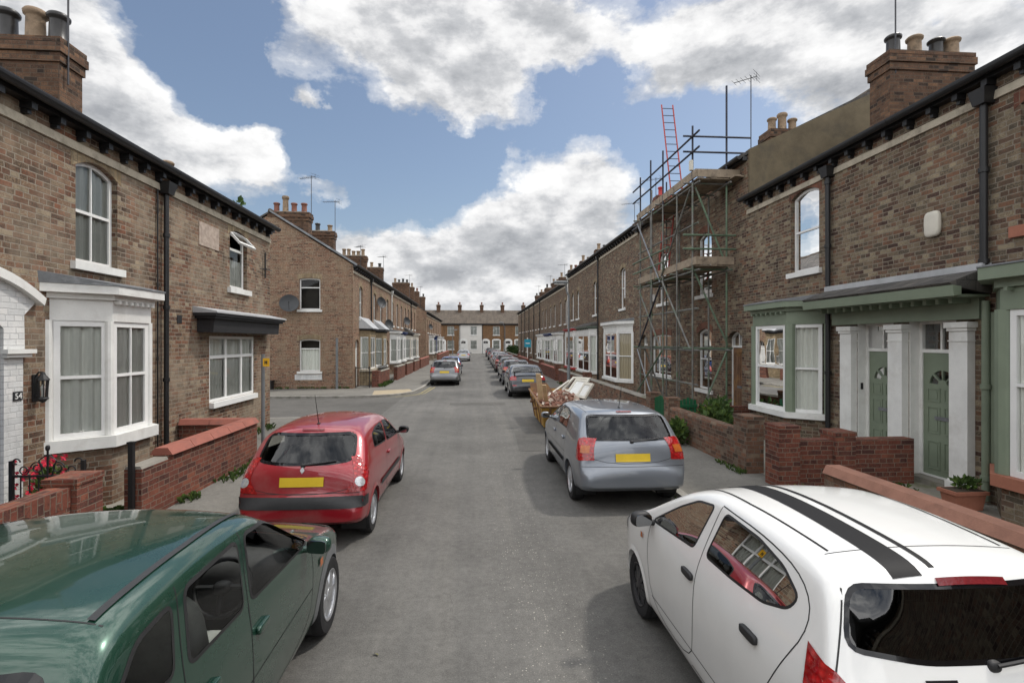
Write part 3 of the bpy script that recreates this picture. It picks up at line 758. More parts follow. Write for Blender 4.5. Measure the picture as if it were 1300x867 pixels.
def chimney(h, x0, x1, y0, y1, z0, z1, pots, mat='brick_stack', n_corb=2, aerial=None):
    b = MB(); b.box(x0, x1, y0, y1, z0, z1)
    for i in range(n_corb):
        e = .035 * (i + 1) if n_corb > 1 else .04
        b.box(x0 - e, x1 + e, y0 - e, y1 + e, z1 - .42 + .17 * i + .001 * i, z1 - .26 + .17 * i)
    b.box(x0 - .05, x1 + .05, y0 - .05, y1 + .05, z1 - .07, z1 + .02)
    st = b.build('chimney_stack', M[mat], h)
    fl = MB(); fl.prism([(x0 + .05, y0 + .05, z1 + .02), (x1 - .05, y0 + .05, z1 + .02), (x1 - .05, y1 - .05, z1 + .02), (x0 + .05, y1 - .05, z1 + .02)],
                       [(x0 + .2, y0 + .15, z1 + .1), (x1 - .2, y0 + .15, z1 + .1), (x1 - .2, y1 - .15, z1 + .1), (x0 + .2, y1 - .15, z1 + .1)])
    fl.build('mortar_flaunching', M['concrete'], st)
    for (px_, py_, hgt, r, pm) in pots:
        p = MB()
        p.lathe([(r * 1.15, 0), (r * 1.12, .06), (r * .95, .10), (r * .9, hgt * .75), (r * .95, hgt * .8), (r * 1.15, hgt * .84), (r * 1.2, hgt * .93), (r * 1.0, hgt), (r * .75, hgt), (r * .72, hgt * .6)], Matrix.Translation((px_, py_, z1 + .03)), 16)
        p.build('chimney_pot', M[pm], st, sm=50)
    return st

def aerial(h, x, y, z0, z1, az=0, elems=9, boom=1.1):
    b = MB()
    b.tube([(x, y, z0), (x, y, z1)], .017, 6)
    d = Vector((math.cos(az), math.sin(az), .05)); c = Vector((-d.y, d.x, 0)).normalized()
    a = Vector((x, y, z1 - .08)) - d * boom * .25
    b.tube([a, a + d * boom], .012, 5)
    for i in range(elems):
        p = a + d * boom * (i / (elems - 1)); l = .26 - .012 * i
        b.tube([p - c * l, p + c * l], .006, 4)
    b.tube([a - c * .3 + Vector((0, 0, .1)), a + c * .3 + Vector((0, 0, .1))], .006, 4); b.tube([a - c * .3 - Vector((0, 0, .1)), a + c * .3 - Vector((0, 0, .1))], .006, 4)
    b.tube([a + Vector((0, 0, .14)), a - Vector((0, 0, .14))], .008, 4)
    return b.build('aerial', M['aerial'], h)

def dish(h, x, y, z, d, r=.38, mat='dish'):
    d = Vector(d).normalized()
    q = d.to_track_quat('Z', 'Y').to_matrix().to_4x4()
    b = MB()
    T = Matrix.Translation(Vector((x, y, z)) + d * .25) @ q
    prof = [(0.001, 0), (r * .4, .02), (r * .75, .07), (r, .13), (r * 1.01, .125), (r * .75, .055), (r * .4, .0), (.001, -.015)]
    b.lathe(prof, T, 24)
    p = Vector((x, y, z)) + d * .25
    b.tube([Vector((x, y, z - .05)) - d * .05, p], .022, 6)
    e = p + d * .5 + Vector((0, 0, -.05))
    b.tube([p - Vector((0, 0, r * .9)) + d * .1, e], .012, 5)
    b.tube([e, e - d * .1], .03, 8)
    return b.build('satellite_dish', M[mat], h, sm=40)

def downpipe(h, x, y, z0, z1, n, r=.043, mat='black', hopper=True, sx=1):
    b = MB()
    o = Vector(n) * .085
    b.tube([(x + o.x, y + o.y, z0), (x + o.x, y + o.y, z1)], r, 10)
    for z in [z0 + .3 + i * 1.35 for i in range(int((z1 - z0) / 1.35) + 1)]:
        if z < z1: b.tube([(x + o.x, y + o.y, z), (x + o.x, y + o.y, z + .07)], r * 1.35, 10)
    if hopper:
        b.prism([(x + o.x - .09, y + o.y - .09, z1 - .1), (x + o.x + .09, y + o.y - .09, z1 - .1), (x + o.x + .09, y + o.y + .09, z1 - .1), (x + o.x - .09, y + o.y + .09, z1 - .1)],
                [(x + o.x - .13, y + o.y - .13, z1 + .12), (x + o.x + .13, y + o.y - .13, z1 + .12), (x + o.x + .13, y + o.y + .13, z1 + .12), (x + o.x - .13, y + o.y + .13, z1 + .12)])
    return b.build('downpipe', M[mat], h, sm=40)

def shell(h, side, xf, y0, y1, eave, mat, holes, depth=8.0, rise=3.0, roof='slate', gable0=False, gable1=False, gholes=(), gutter='black', band='cream_stone', brackets=True, base=0.08, over=.22, fascia=None):
    """walls and roof of one terraced house; side = +1 faces +X, -1 faces -X"""
    F = frame((xf, 0), (0, 1), (side, 0))
    b = MB()
    b.plate(F, [(y0, base), (y1, base), (y1, eave), (y0, eave)], holes, -.16, 0, rim=False)
    xb = xf - side * depth; xr = xf - side * depth / 2
    for yy, g, s in ((y0, gable0, -1), (y1, gable1, 1)):
        G = frame((xf, yy), (-side, 0), (0, s))
        b.plate(G, [(0, base), (depth, base), (depth, eave), (depth / 2, eave + rise - .03), (0, eave)], wall_holes(gholes) if s == -1 else [], -.16, 0, rim=False)
    G = frame((xb, 0), (0, 1), (-side, 0))
    b.plate(G, [(y0, base), (y1, base), (y1, eave), (y0, eave)], [], 0, 0)
    b.build('wall', M[mat] if isinstance(mat, str) else mat, h)
    r = MB(); t_ = .09
    yy0 = y0 - (.06 if gable0 else -.0); yy1 = y1 + (.06 if gable1 else -.0)
    sl = rise / (depth / 2)
    xe = xf + side * over; ze = eave - over * sl
    for (xa, za, xc, zc) in ((xe, ze + .05, xr, eave + rise + .05), (xb, eave + .05, xr, eave + rise + .05)):
        r.prism([(xa, yy0, za), (xc, yy0, zc), (xc, yy1, zc), (xa, yy1, za)], [(xa, yy0, za + t_), (xc, yy0, zc + t_), (xc, yy1, zc + t_), (xa, yy1, za + t_)])
    rf = r.build('roof', M[roof], h)
    k = MB(); k.tube([(xr, yy0, eave + rise + .13), (xr, yy1, eave + rise + .13)], .11, 8); k.build('ridge_tile', M['tile_brown'], rf)
    g = MB(); xg = xf + side * (over + .02); zg = eave - .02
    n = 8; prof = [(math.cos(R(180 + 180 * i / n)) * .075, math.sin(R(180 + 180 * i / n)) * .075) for i in range(n + 1)] + [(.075, .02), (-.075, .02)]
    g.prism([(xg + a, y0 + .004, zg + c) for a, c in prof], [(xg + a, y1 - .004, zg + c) for a, c in prof])
    g.fbox(F, y0 + .004, y1 - .004, .0, .14, eave - .12, eave - .005)
    if brackets:
        c = max(3, int((y1 - y0) / .46))
        for i in range(c):
            u = y0 + (y1 - y0) * (i + .5) / c
            g.fbox(F, u - .045, u + .045, 0, .155, eave - .21, eave - .118)
            g.fbox(F, u - .03, u + .03, 0, .09, eave - .27, eave - .208)
    g.build('gutter', M[gutter], h)
    if band:
        s = MB(); s.fbox(F, y0 + .002, y1 - .002, 0, .035, eave - .42, eave - .30); s.build('string_course', M[band], h)
    return F
# ------------------------------------------------------------------ cars
def chaikin(p, n=3):
    for _ in range(n):
        q = [p[0]]
        for a, b in zip(p[:-1], p[1:]):
            q += [tuple(.75 * x + .25 * y for x, y in zip(a, b)), tuple(.25 * x + .75 * y for x, y in zip(a, b))]
        q.append(p[-1]); p = q
    return p
def interp(p):
    def f(x):
        if x <= p[0][0]: return p[0][1]
        lo, hi = 0, len(p) - 1
        if x >= p[-1][0]: return p[-1][1]
        while hi - lo > 1:
            m = (lo + hi) // 2
            if p[m][0] <= x: lo = m
            else: hi = m
        a, b = p[lo], p[hi]
        return a[1] + (b[1] - a[1]) * (x - a[0]) / max(1e-9, b[0] - a[0])
    return f
def roundpoly(p, r=.05, n=4):
    out = []
    for i in range(len(p)):
        a, b, c = Vector(p[i - 1]), Vector(p[i]), Vector(p[(i + 1) % len(p)])
        ra = min(r, (a - b).length * .45); rc = min(r, (c - b).length * .45)
        s, e = b + (a - b).normalized() * ra, b + (c - b).normalized() * rc
        for k in range(n + 1):
            t = k / n
            out.append(tuple(s * (1 - t) ** 2 + b * 2 * t * (1 - t) + e * t * t))
    return out
def resample(p, step, closed=True):
    out = []
    n = len(p)
    for i in range(n if closed else n - 1):
        a, b = Vector(p[i]), Vector(p[(i + 1) % n])
        k = max(1, int((b - a).length / step))
        out += [tuple(a + (b - a) * j / k) for j in range(k)]
    if not closed: out.append(tuple(p[-1]))
    return out
def inside(p, x, y):
    c = False; n = len(p)
    for i in range(n):
        x0, y0 = p[i]; x1, y1 = p[i - 1]
        if (y0 > y) != (y1 > y) and x < (x1 - x0) * (y - y0) / (y1 - y0) + x0: c = not c
    return c
def offset_poly(p, d):
    """positive d grows the outline"""
    n = len(p)
    area = sum(p[i - 1][0] * p[i][1] - p[i][0] * p[i - 1][1] for i in range(n))
    s = 1 if area > 0 else -1
    out = []
    for i in range(n):
        a, c = Vector(p[i - 1]), Vector(p[(i + 1) % n])
        t = (c - a)
        t = t.normalized() if t.length > 1e-9 else Vector((1, 0))
        out.append((p[i][0] + s * t.y * d, p[i][1] - s * t.x * d))
    return out

class Car:
    def __init__(s, P):
        s.P = P
        top = chaikin(P['top'], 3); bot = chaikin(P['bot'], 3); plan = chaikin(P['plan'], 4); lz = chaikin(P['lz'], 4)
        s.zt, s.zb, s.W, s.lz = interp(top), interp(bot), interp(plan), interp(lz)
        ys = []
        acc = 0; prev = top[0]
        ys.append(top[0][0])
        for q in top[1:]:
            acc += math.hypot(q[0] - prev[0], q[1] - prev[1]); prev = q
            if acc > P.get('step', .03):
                if q[0] - ys[-1] > .0012: ys.append(q[0]); acc = 0
        y0, y1 = top[0][0], top[-1][0]
        if y1 - ys[-1] > .0012: ys.append(y1)
        dense = []
        for a, b in zip(ys[:-1], ys[1:]):
            k = max(1, math.ceil((b - a) / P.get('step', .03)))
            dense += [a + (b - a) * i / k for i in range(k)]
        dense.append(ys[-1])
        s.ys = dense
        secs = [s.section(y) for y in dense]
        m = len(secs[0]); vs = []; fs = []
        for sec in secs:                       # a full ring: right half then the mirrored left half
            ring = [(x, z) for x, z in sec] + [(-x, z) for x, z in sec[-2:0:-1]]
            vs.append(ring)
        n = len(vs[0])
        V = [(x, dense[i], z) for i, ring in enumerate(vs) for x, z in ring]
        for i in range(len(vs) - 1):
            for k in range(n):
                fs.append((i * n + k, i * n + (k + 1) % n, (i + 1) * n + (k + 1) % n, (i + 1) * n + k))
        fs.append(tuple(range(n))); fs.append(tuple((len(vs) - 1) * n + k for k in range(n))[::-1])
        bm = bmesh.new()
        bv = [bm.verts.new(v) for v in V]
        for f in fs:
            try: bm.faces.new([bv[i] for i in f])
            except ValueError: pass
        for _ in range(5): bmesh.ops.smooth_vert(bm, verts=bm.verts, factor=.5, use_axis_x=True, use_axis_y=True, use_axis_z=True)
        bmesh.ops.recalc_face_normals(bm, faces=bm.faces)
        bm.normal_update()
        s.bm = bm
        s.bvh = BVHTree.FromBMesh(bm)
    def section(s, y):
        zt, zb, W = s.zt(y), s.zb(y), s.W(y)
        h = zt - zb
        dz = (s.zt(y + .03) - s.zt(y - .03)) / .06
        c = min(.05 + .06 * min(1.5, abs(dz)), .3 * h) * s.P.get('crown', 1)
        ze = zt - c
        hh = ze - zb
        r = min(s.P.get('rr', .11), .42 * hh); rb = min(.07, .3 * hh)
        X = lambda z: W * s.lz(z)
        pts = []
        xb = X(zb)
        for k in range(4): pts.append((xb * .97 * k / 4 if k else 0, zb))
        pts[-1] = (max(.01, X(zb) - rb), zb)
        a, b_, d = (max(.01, X(zb) - rb), zb), (X(zb), zb), (X(zb + rb), zb + rb)
        for k in range(1, 4):
            t = k / 3; pts.append(tuple(a[i] * (1 - t) ** 2 + b_[i] * 2 * t * (1 - t) + d[i] * t * t for i in (0, 1)))
        n = 36
        for k in range(1, n + 1):
            z = zb + rb + (ze - r - zb - rb) * k / n
            pts.append((X(z), z))
        xe = X(ze)
        a, b_, d = (X(ze - r), ze - r), (xe, ze), (max(.01, xe - r * 1.3), ze + c * (1 - ((xe - r * 1.3) / xe) ** 2))
        for k in range(1, 8):
            t = k / 7; pts.append(tuple(a[i] * (1 - t) ** 2 + b_[i] * 2 * t * (1 - t) + d[i] * t * t for i in (0, 1)))
        for k in range(1, 13):
            x = d[0] * (1 - k / 12)
            pts.append((x, ze + c * (1 - (x / xe) ** 2)))
        return pts
    # ---- rays on to the closed shell
    def ray(s, ax, a, b, sg=1):
        """ax 'x': (y,z) side sg; 'y': (x,z) end sg (-1 rear); 'z': (x,y) from above"""
        if ax == 'x': o, d = Vector((3 * sg, a, b)), Vector((-sg, 0, 0))
        elif ax == 'y': o, d = Vector((a, 5 * sg, b)), Vector((0, -sg, 0))
        elif ax == 'c': o, d = Vector((sg * (a * .7071 + 2.1), a * .7071 - 2.1, b)), Vector((-sg * .7071, .7071, 0))
        else: o, d = Vector((a, b, 4)), Vector((0, 0, -1))
        h = s.bvh.ray_cast(o, d)
        return (h[0], h[1]) if h[0] is not None else (None, None)
    def patch(s, mb, ax, poly, sg=1, off=.004, step=.05, relax=0):
        poly = resample(poly, step)
        pts = [Vector(p) for p in poly]; n = len(pts)
        x0, x1 = min(p.x for p in pts), max(p.x for p in pts); y0, y1 = min(p.y for p in pts), max(p.y for p in pts)
        inner = offset_poly(poly, -step * .35)
        x = x0 + step * .5
        while x < x1:
            y = y0 + step * .5
            while y < y1:
                if inside(inner, x, y) and inside(poly, x, y): pts.append(Vector((x, y)))
                y += step
            x += step
        res = delaunay_2d_cdt(pts, [(i, (i + 1) % n) for i in range(n)], [], 1, 1e-6)
        vs = []; ok = []
        for p in res[0]:
            h, nn = s.ray(ax, p.x, p.y, sg)
            ok.append(h is not None)
            vs.append((h + nn * off) if h is not None else Vector((0, 0, 0)))
        lim = step * 4.2
        if relax:                          # even out the facets, so that reflections run smoothly
            nb = [set() for _ in vs]
            for f in res[2]:
                for i in range(len(f)): nb[f[i]].update((f[i - 1],)); nb[f[i - 1]].add(f[i])
            edge = set()
            cnt = {}
            for f in res[2]:
                for i in range(len(f)):
                    e = tuple(sorted((f[i], f[i - 1]))); cnt[e] = cnt.get(e, 0) + 1
            for e, c in cnt.items():
                if c == 1: edge.update(e)
            for _ in range(relax): vs = [v if i in edge or not nb[i] else v * .4 + sum((vs[j] for j in nb[i]), Vector()) / len(nb[i]) * .6 for i, v in enumerate(vs)]
        mb.add(vs, [tuple(f) for f in res[2] if all(ok[i] for i in f) and max((vs[f[i]] - vs[f[i - 1]]).length for i in range(len(f))) < lim])
    def ring(s, mb, ax, poly, w0, w1, sg=1, off=.006, step=.04, thick=0):
        poly = resample(poly, step)
        a, b = offset_poly(poly, w0), offset_poly(poly, w1)
        n = len(poly); A = []; B = []
        for p, q in zip(a, b):
            h, nn = s.ray(ax, p[0], p[1], sg); g, n2 = s.ray(ax, q[0], q[1], sg)
            A.append(h + nn * off if h is not None else None); B.append(g + n2 * (off * .3) if g is not None else None)
        for i in range(n):
            j = (i + 1) % n
            if None in (A[i], A[j], B[i], B[j]) or (A[i] - A[j]).length > .2 or (A[i] - B[i]).length > .2 or (B[i] - B[j]).length > .2: continue
            mb.add([A[i], A[j], B[j], B[i]], [(0, 1, 2, 3)])
    def line(s, mb, ax, pts, w=.006, sg=1, off=.0012, step=.05):
        pts = resample(chaikin(pts, 2) if len(pts) > 2 else pts, step, False)
        prev = None
        for i, p in enumerate(pts):
            a, b = Vector(pts[max(0, i - 1)]), Vector(pts[min(len(pts) - 1, i + 1)])
            t = (b - a).normalized(); nrm = Vector((-t.y, t.x)) * w / 2
            row = []
            for k in (-1, 1):
                h, nn = s.ray(ax, p[0] + nrm.x * k, p[1] + nrm.y * k, sg)
                row.append(h + nn * off if h is not None else None)
            if prev and None not in row and None not in prev:
                mb.add([prev[0], prev[1], row[1], row[0]], [(0, 1, 2, 3)])
            prev = row
    def cut(s, ax, poly, sg=1, grow=0):
        q = offset_poly(resample(poly, .05), grow)
        # first slice the shell along the outline, so that the opening has a clean edge
        bx = (min(p[0] for p in q) - .06, max(p[0] for p in q) + .06, min(p[1] for p in q) - .06, max(p[1] for p in q) + .06)
        def pos(f):
            c = f.calc_center_median(); n = f.normal
            if ax == 'x': return (c.y, c.z) if c.x * sg > .2 and n.x * sg > .12 else None
            if ax == 'y': return (c.x, c.z) if c.y * sg > 0 and n.y * sg > .1 else None
            return (c.x, c.y) if c.z > .7 and n.z > .1 else None
        cand = set()
        for f in s.bm.faces:
            p = pos(f)
            if p and bx[0] < p[0] < bx[1] and bx[2] < p[1] < bx[3]: cand.add(f)
        for i in range(len(q)):
            m0, m1 = Vector(q[i - 1]), Vector(q[i]); d = m1 - m0
            if d.length < 1e-5: continue
            mid = (m0 + m1) / 2; near = []
            for f in list(cand):
                if not f.is_valid: cand.discard(f); continue
                p = pos(f)
                if p and (Vector(p) - mid).length < d.length / 2 + .035: near.append(f)
            if not near: continue
            es = {e for f in near for e in f.edges}; vs_ = {v for f in near for v in f.verts}
            if ax == 'x': co_, no_ = Vector((0, mid.x, mid.y)), Vector((0, d.y, -d.x))
            elif ax == 'y': co_, no_ = Vector((mid.x, 0, mid.y)), Vector((d.y, 0, -d.x))
            else: co_, no_ = Vector((mid.x, mid.y, 0)), Vector((d.y, -d.x, 0))
            r_ = bmesh.ops.bisect_plane(s.bm, geom=near + list(es) + list(vs_), dist=1e-5, plane_co=co_, plane_no=no_.normalized())
            cand.update(f for f in r_['geom'] if isinstance(f, bmesh.types.BMFace))
        s.bm.normal_update()
        dead = []
        for f in s.bm.faces:
            c = f.calc_center_median(); n = f.normal
            if ax == 'x':
                if c.x * sg < .2 or n.x * sg < .12 : continue
                a, b = c.y, c.z
            elif ax == 'y':
                if n.y * sg < .1 or c.y * sg < 0: continue
                a, b = c.x, c.z
            else:
                if n.z < .1: continue
                a, b = c.x, c.y
            if inside(q, a, b): dead.append(f)
        bmesh.ops.delete(s.bm, geom=dead, context='FACES')
    def cut_arch(s, y, z, r):
        dead = []
        for f in s.bm.faces:
            c = f.calc_center_median()
            if abs(c.x) > .45 and math.hypot(c.y - y, c.z - z) < r and c.z < z + r: dead.append(f)
        bmesh.ops.delete(s.bm, geom=dead, context='FACES')
    def body(s, name, m, par):
        me = bpy.data.meshes.new(name); s.bm.to_mesh(me)
        me.materials.append(m)
        o = bpy.data.objects.new(name, me); COL.objects.link(o); o.parent = par
        KIDS.setdefault(par.name, []).append(o)
        smooth(me, 60)
        return o

def make_wheel(par, x, y, r, w, style, rim_mat, sg):
    """tyre with its rim; sg the side it faces"""
    T = Matrix.Translation((x, y, r)) @ Matrix.Rotation(R(90) * sg, 4, 'Y')
    b = MB()
    rr = r * .64
    b.lathe([(rr, -w / 2 + .01), (rr * 1.12, -w / 2), (r * .93, -w / 2 + .004), (r * .985, -w / 2 + .025), (r, -w / 2 + .05), (r, w / 2 - .05), (r * .985, w / 2 - .025), (r * .93, w / 2 - .004), (rr * 1.12, w / 2), (rr, w / 2 - .01)], T, 40)
    wh = b.build('wheel', M['rubber'], par, sm=40)
    k = MB()
    k.lathe([(rr * 1.03, w / 2 - .004), (rr * 1.0, w / 2 - .001), (rr * .93, w / 2 - .012), (rr * .90, w / 2 - .05), (rr * .88, -w / 2 + .04)], T, 36)
    if style == 'five':
        for i in range(5):
            A = T @ Matrix.Rotation(2 * math.pi * i / 5, 4, 'Z')
            k.prism([A @ Vector(p) for p in ((0.02, -.055, w / 2 - .05), (rr * .95, -.085, w / 2 - .06), (rr * .95, .085, w / 2 - .06), (.02, .055, w / 2 - .05))], [A @ Vector(p) for p in ((.02, -.045, w / 2 - .012), (rr * .95, -.065, w / 2 - .02), (rr * .95, .065, w / 2 - .02), (.02, .045, w / 2 - .012))])
    else:
        nsp = {'cover': 9, 'ten': 10, 'seven': 7}.get(style, 8)
        for i in range(nsp):
            A = T @ Matrix.Rotation(2 * math.pi * i / nsp, 4, 'Z')
            k.prism([A @ Vector(p) for p in ((0.03, -.022, w / 2 - .05), (rr * .94, -.036, w / 2 - .05), (rr * .94, .036, w / 2 - .05), (.03, .022, w / 2 - .05))], [A @ Vector(p) for p in ((.03, -.018, w / 2 - .008), (rr * .94, -.026, w / 2 - .022), (rr * .94, .026, w / 2 - .022), (.03, .018, w / 2 - .008))])
    k.lathe([(.001, w / 2 + .002), (.035, w / 2), (.06, w / 2 - .012), (.075, w / 2 - .05)], T, 20)
    k.build('rim', rim_mat, wh, sm=35)
    d = MB(); d.lathe([(.001, w / 2 - .055), (rr * .93, w / 2 - .06)], T, 24); d.build('brake_disc', M['black_plastic'], wh)
    return wh

def blob(mb, c, sx, sy, sz, n=10, p=2.6, rot=None):
    """rounded box (superellipsoid)"""
    vs = []; fs = []
    f = lambda v: math.copysign(abs(v) ** (2 / p), v)
    Rm = rot or Matrix()
    for i in range(n + 1):
        a = -math.pi / 2 + math.pi * i / n
        for k in range(2 * n):
            q = math.pi * k / n
            vs.append(Vector(c) + (Rm @ Vector((sx * f(math.cos(a)) * f(math.cos(q)), sy * f(math.cos(a)) * f(math.sin(q)), sz * f(math.sin(a))))))
    m = 2 * n
    for i in range(n):
        for k in range(m):
            fs.append((i * m + k, i * m + (k + 1) % m, (i + 1) * m + (k + 1) % m, (i + 1) * m + k))
    mb.add(vs, fs)

def make_car(P, pm, label, cat, group=None):
    """pm: body paint. Built about its own centre, the nose towards +Y"""
    t_ = thing('parked_car', label, cat, group=group)
    c = Car(P)
    gl = M[P.get('glass', 'car_glass')]
    # openings in the shell
    for sg in (-1, 1):
        for poly in P['side_windows']: c.cut('x', roundpoly(poly, P.get('wr', .06)), sg)
    ws, rw = roundpoly(P['windscreen'], .06), roundpoly(P['rear_window'], P.get('rwr', .08))
    c.cut('z', ws); c.cut(P.get('rw_ax', 'y'), rw, -1)
    for yw in P['wheels']: c.cut_arch(yw, P['wr_'] , P['arch'])
    body = c.body('body', pm, t_)
    # glazing: glass with a black band round it
    for sg in (-1, 1):
        for i, poly in enumerate(P['side_windows']):
            q = roundpoly(poly, P.get('wr', .06))
            g = MB(); c.patch(g, 'x', q, sg, .001, .06, 8); w_ = g.build('side_window', M[P['side_glass'][i]] if 'side_glass' in P else gl, t_, sm=180, fix=False)
            s = MB(); c.ring(s, 'x', q, -P.get('seal', .014), .006, sg, .003); s.build('window_seal', M['black_plastic'], w_, fix=False)
    g = MB(); c.patch(g, 'z', ws, 1, .001, .06, 8); w_ = g.build('windscreen', gl, t_, sm=180, fix=False)
    s = MB(); c.ring(s, 'z', ws, -.03, .006, 1, .003); s.build('window_seal', M['frit'], w_, fix=False)
    g = MB(); c.patch(g, P.get('rw_ax', 'y'), rw, -1, .001, .06, 12); w_ = g.build('rear_window', M[P.get('rear_glass', P.get('glass', 'car_glass'))], t_, sm=180, fix=False)
    s = MB(); c.ring(s, P.get('rw_ax', 'y'), rw, -P.get('rwi', .026), .006, -1, .003); s.build('window_seal', M['frit'], w_, fix=False)
    if P.get('wiper'):
        (x0, z0), (x1, z1) = P['wiper']
        s = MB(); pts = [c.ray('y', x0 + (x1 - x0) * i / 6, z0 + (z1 - z0) * i / 6, -1) for i in range(7)]
        s.tube([h + n * .02 for h, n in pts if h is not None], .009, 6); blob(s, c.ray('y', x0, z0, -1)[0], .03, .02, .025)
        s.build('wiper', M['black_plastic'], w_)
    # wheel arches and wheels
    W0 = max(p[1] for p in P['plan'])
    for yw in P['wheels']:
        for sg in (-1, 1):
            circ = [(yw + P['arch'] * math.cos(R(a)), P['wr_'] + P['arch'] * math.sin(R(a))) for a in range(-20, 201, 5)]
            l = MB(); al = P.get('arch_lip', .03)
            for (a, b_) in zip(circ[:-1], circ[1:]):
                row = []
                for p in (a, b_):
                    d = Vector((p[0] - yw, p[1] - P['wr_'])).normalized()
                    i_ = Vector(p) - d * .028; o_ = Vector(p) + d * al
                    hi, ni = c.ray('x', i_.x, i_.y, sg); ho, no = c.ray('x', o_.x, o_.y, sg)
                    row.append((hi, ho, d))
                if any(q is None for r_ in row for q in r_[:2]): continue
                e = Vector((.012 * sg, 0, 0)); k = Vector((-.10 * sg, 0, 0))
                l.add([row[0][0] + e, row[1][0] + e, row[1][1] + e * .15, row[0][1] + e * .15], [(0, 1, 2, 3)])
                l.add([row[0][0] + e, row[1][0] + e, row[1][0] + k, row[0][0] + k], [(0, 1, 2, 3)])
            l.build('wheel_arch', M[P['arch_mat']] if P.get('arch_mat') else pm, t_, sm=60)
            lin = MB(); x1 = c.W(yw) * .97; x0 = x1 - .34
            cr = [(yw + (P['arch'] + .012) * math.cos(R(a)), P['wr_'] + (P['arch'] + .012) * math.sin(R(a))) for a in range(-25, 206, 10)]
            for (a, b_) in zip(cr[:-1], cr[1:]):
                lin.add([(x0 * sg, *a), (x0 * sg, *b_), ((x1 - .03) * sg, *b_), ((x1 - .03) * sg, *a)], [(0, 1, 2, 3)])
            lin.add([(x0 * sg, *a) for a in cr], [tuple(range(len(cr)))])
            lin.build('wheel_arch_liner', M['black_plastic'], t_, fix=False)
            make_wheel(t_, (c.W(yw) - P['tw'] / 2 - P.get('tuck', .035)) * sg, yw, P['wr_'], P['tw'], P.get('rim', 'cover'), M[P.get('rim_mat', 'alloy')], sg)
    # shut lines
    for ax, key in (('x', 'side_lines'), ('y', 'rear_lines'), ('z', 'top_lines')):
        for ln in P.get(key, ()):
            for sg in ((-1, 1) if ax == 'x' else (-1,) if ax == 'y' else (1,)):
                s = MB(); c.line(s, ax, ln, .007, sg); s.build('shut_line', M['black_plastic'], body, fix=False)
    for nm, mt, items in P.get('patches', ()):
        for it in items:
            s = MB()
            for (ax, poly, sg, off) in it: c.patch(s, ax, poly, sg, off, .04)
            s.build(nm, M[mt] if mt else pm, t_, sm=180, fix=False)
    # handles and mirrors
    for sg in (-1, 1):
        for (y, z) in P.get('handles', ()):
            h, n = c.ray('x', y, z, sg)
            s = MB(); blob(s, h + n * .012, .016, .078, .024, 10, 5); s.build('door_handle', M[P['handle_mat']] if P.get('handle_mat') else pm, t_, sm=60)
        y, z = P['mirror']
        h, n = c.ray('x', y, z, sg)
        s = MB(); q = Vector((h.x + .115 * sg, y, z + .03))
        blob(s, q, .088, .05, .062, 10, 2.7, Matrix.Rotation(R(-12 * sg), 3, 'Z').to_4x4()); s.tube([h - n * .03, q - Vector((.05 * sg, 0, .03))], .026, 8)
        mr = s.build('door_mirror', M[P['mirror_mat']] if P.get('mirror_mat') else pm, t_, sm=50)
        s = MB(); A = Matrix.Translation(q) @ Matrix.Rotation(R(-12 * sg), 4, 'Z'); rp = roundpoly([(-.072, -.046), (.072, -.046), (.072, .046), (-.072, .046)], .03); s.prism([A @ Vector((a, -.050, b)) for a, b in rp], [A @ Vector((a, -.0565, b)) for a, b in rp]); s.build('mirror_glass', M['mirror'], mr)
    # number plates
    for sg, (zc, hw, hh) in P.get('plates', {}).items():
        s = MB(); c.patch(s, 'y', [(-hw, zc - hh), (hw, zc - hh), (hw, zc + hh), (-hw, zc + hh)], sg, .014, .05)
        s.build('number_plate', M['plate'] if sg < 0 else M['white'], t_, fix=False)
    # cabin
    zf = P.get('floor', .34); wi = W0 * .84
    y0, y1 = P['cabin']
    s = MB(); s.box(-wi, wi, y0, y1, zf - .04, zf); s.build('cabin_floor', M['cabin'], t_)
    if P.get('interior', True):
        sm_ = M[P.get('seat_mat', 'seat_dark')]
        for (x, y, wd) in [(-.36, P['seats'][0], .23), (.36, P['seats'][0], .23), (0, P['seats'][1], wi * .82)]:
            s = MB()
            blob(s, (x, y + .14, zf + .20), wd, .25, .13, 10, 3.4)
            blob(s, (x, y - .15, zf + .48), wd * .96, .09, .33, 10, 3.2, Matrix.Rotation(R(14), 3, 'X').to_4x4())
            se = s.build('seat' if wd < .3 else 'rear_bench', sm_, t_, sm=60)
            for hx in ((x,) if wd < .3 else (-.38, .38)):
                hm = MB(); blob(hm, (hx, y - .25, zf + (.92 if wd < .3 else .84)), .12, .05, .085, 8, 3); hm.tube([(hx - .05, y - .24, zf + .70), (hx - .05, y - .25, zf + .9)], .009, 6); hm.tube([(hx + .05, y - .24, zf + .70), (hx + .05, y - .25, zf + .9)], .009, 6)
                hm.build('headrest', sm_, se, sm=60)
        s = MB(); yd = P['dash']
        blob(s, (0, yd, zf + .42), wi * .98, .24, .20, 12, 3.4); s.build('dashboard', M['cabin'], t_, sm=60)
        s = MB()
        A = Matrix.Translation((.36, yd - .36, zf + .50)) @ Matrix.Rotation(R(62), 4, 'X')
        s.tube([A @ Vector((.18 * math.cos(2 * math.pi * i / 24), .18 * math.sin(2 * math.pi * i / 24), 0)) for i in range(25)], .016, 8, cap=False)
        s.tube([A @ Vector((-.17, 0, 0)), A @ Vector((.17, 0, 0))], .02, 6); s.tube([A @ Vector((0, 0, 0)), A @ Vector((0, -.17, 0))], .02, 6); blob(s, A @ Vector((0, 0, 0)), .06, .05, .04, 8)
        s.build('steering_wheel', M['black_plastic'], t_, sm=60)
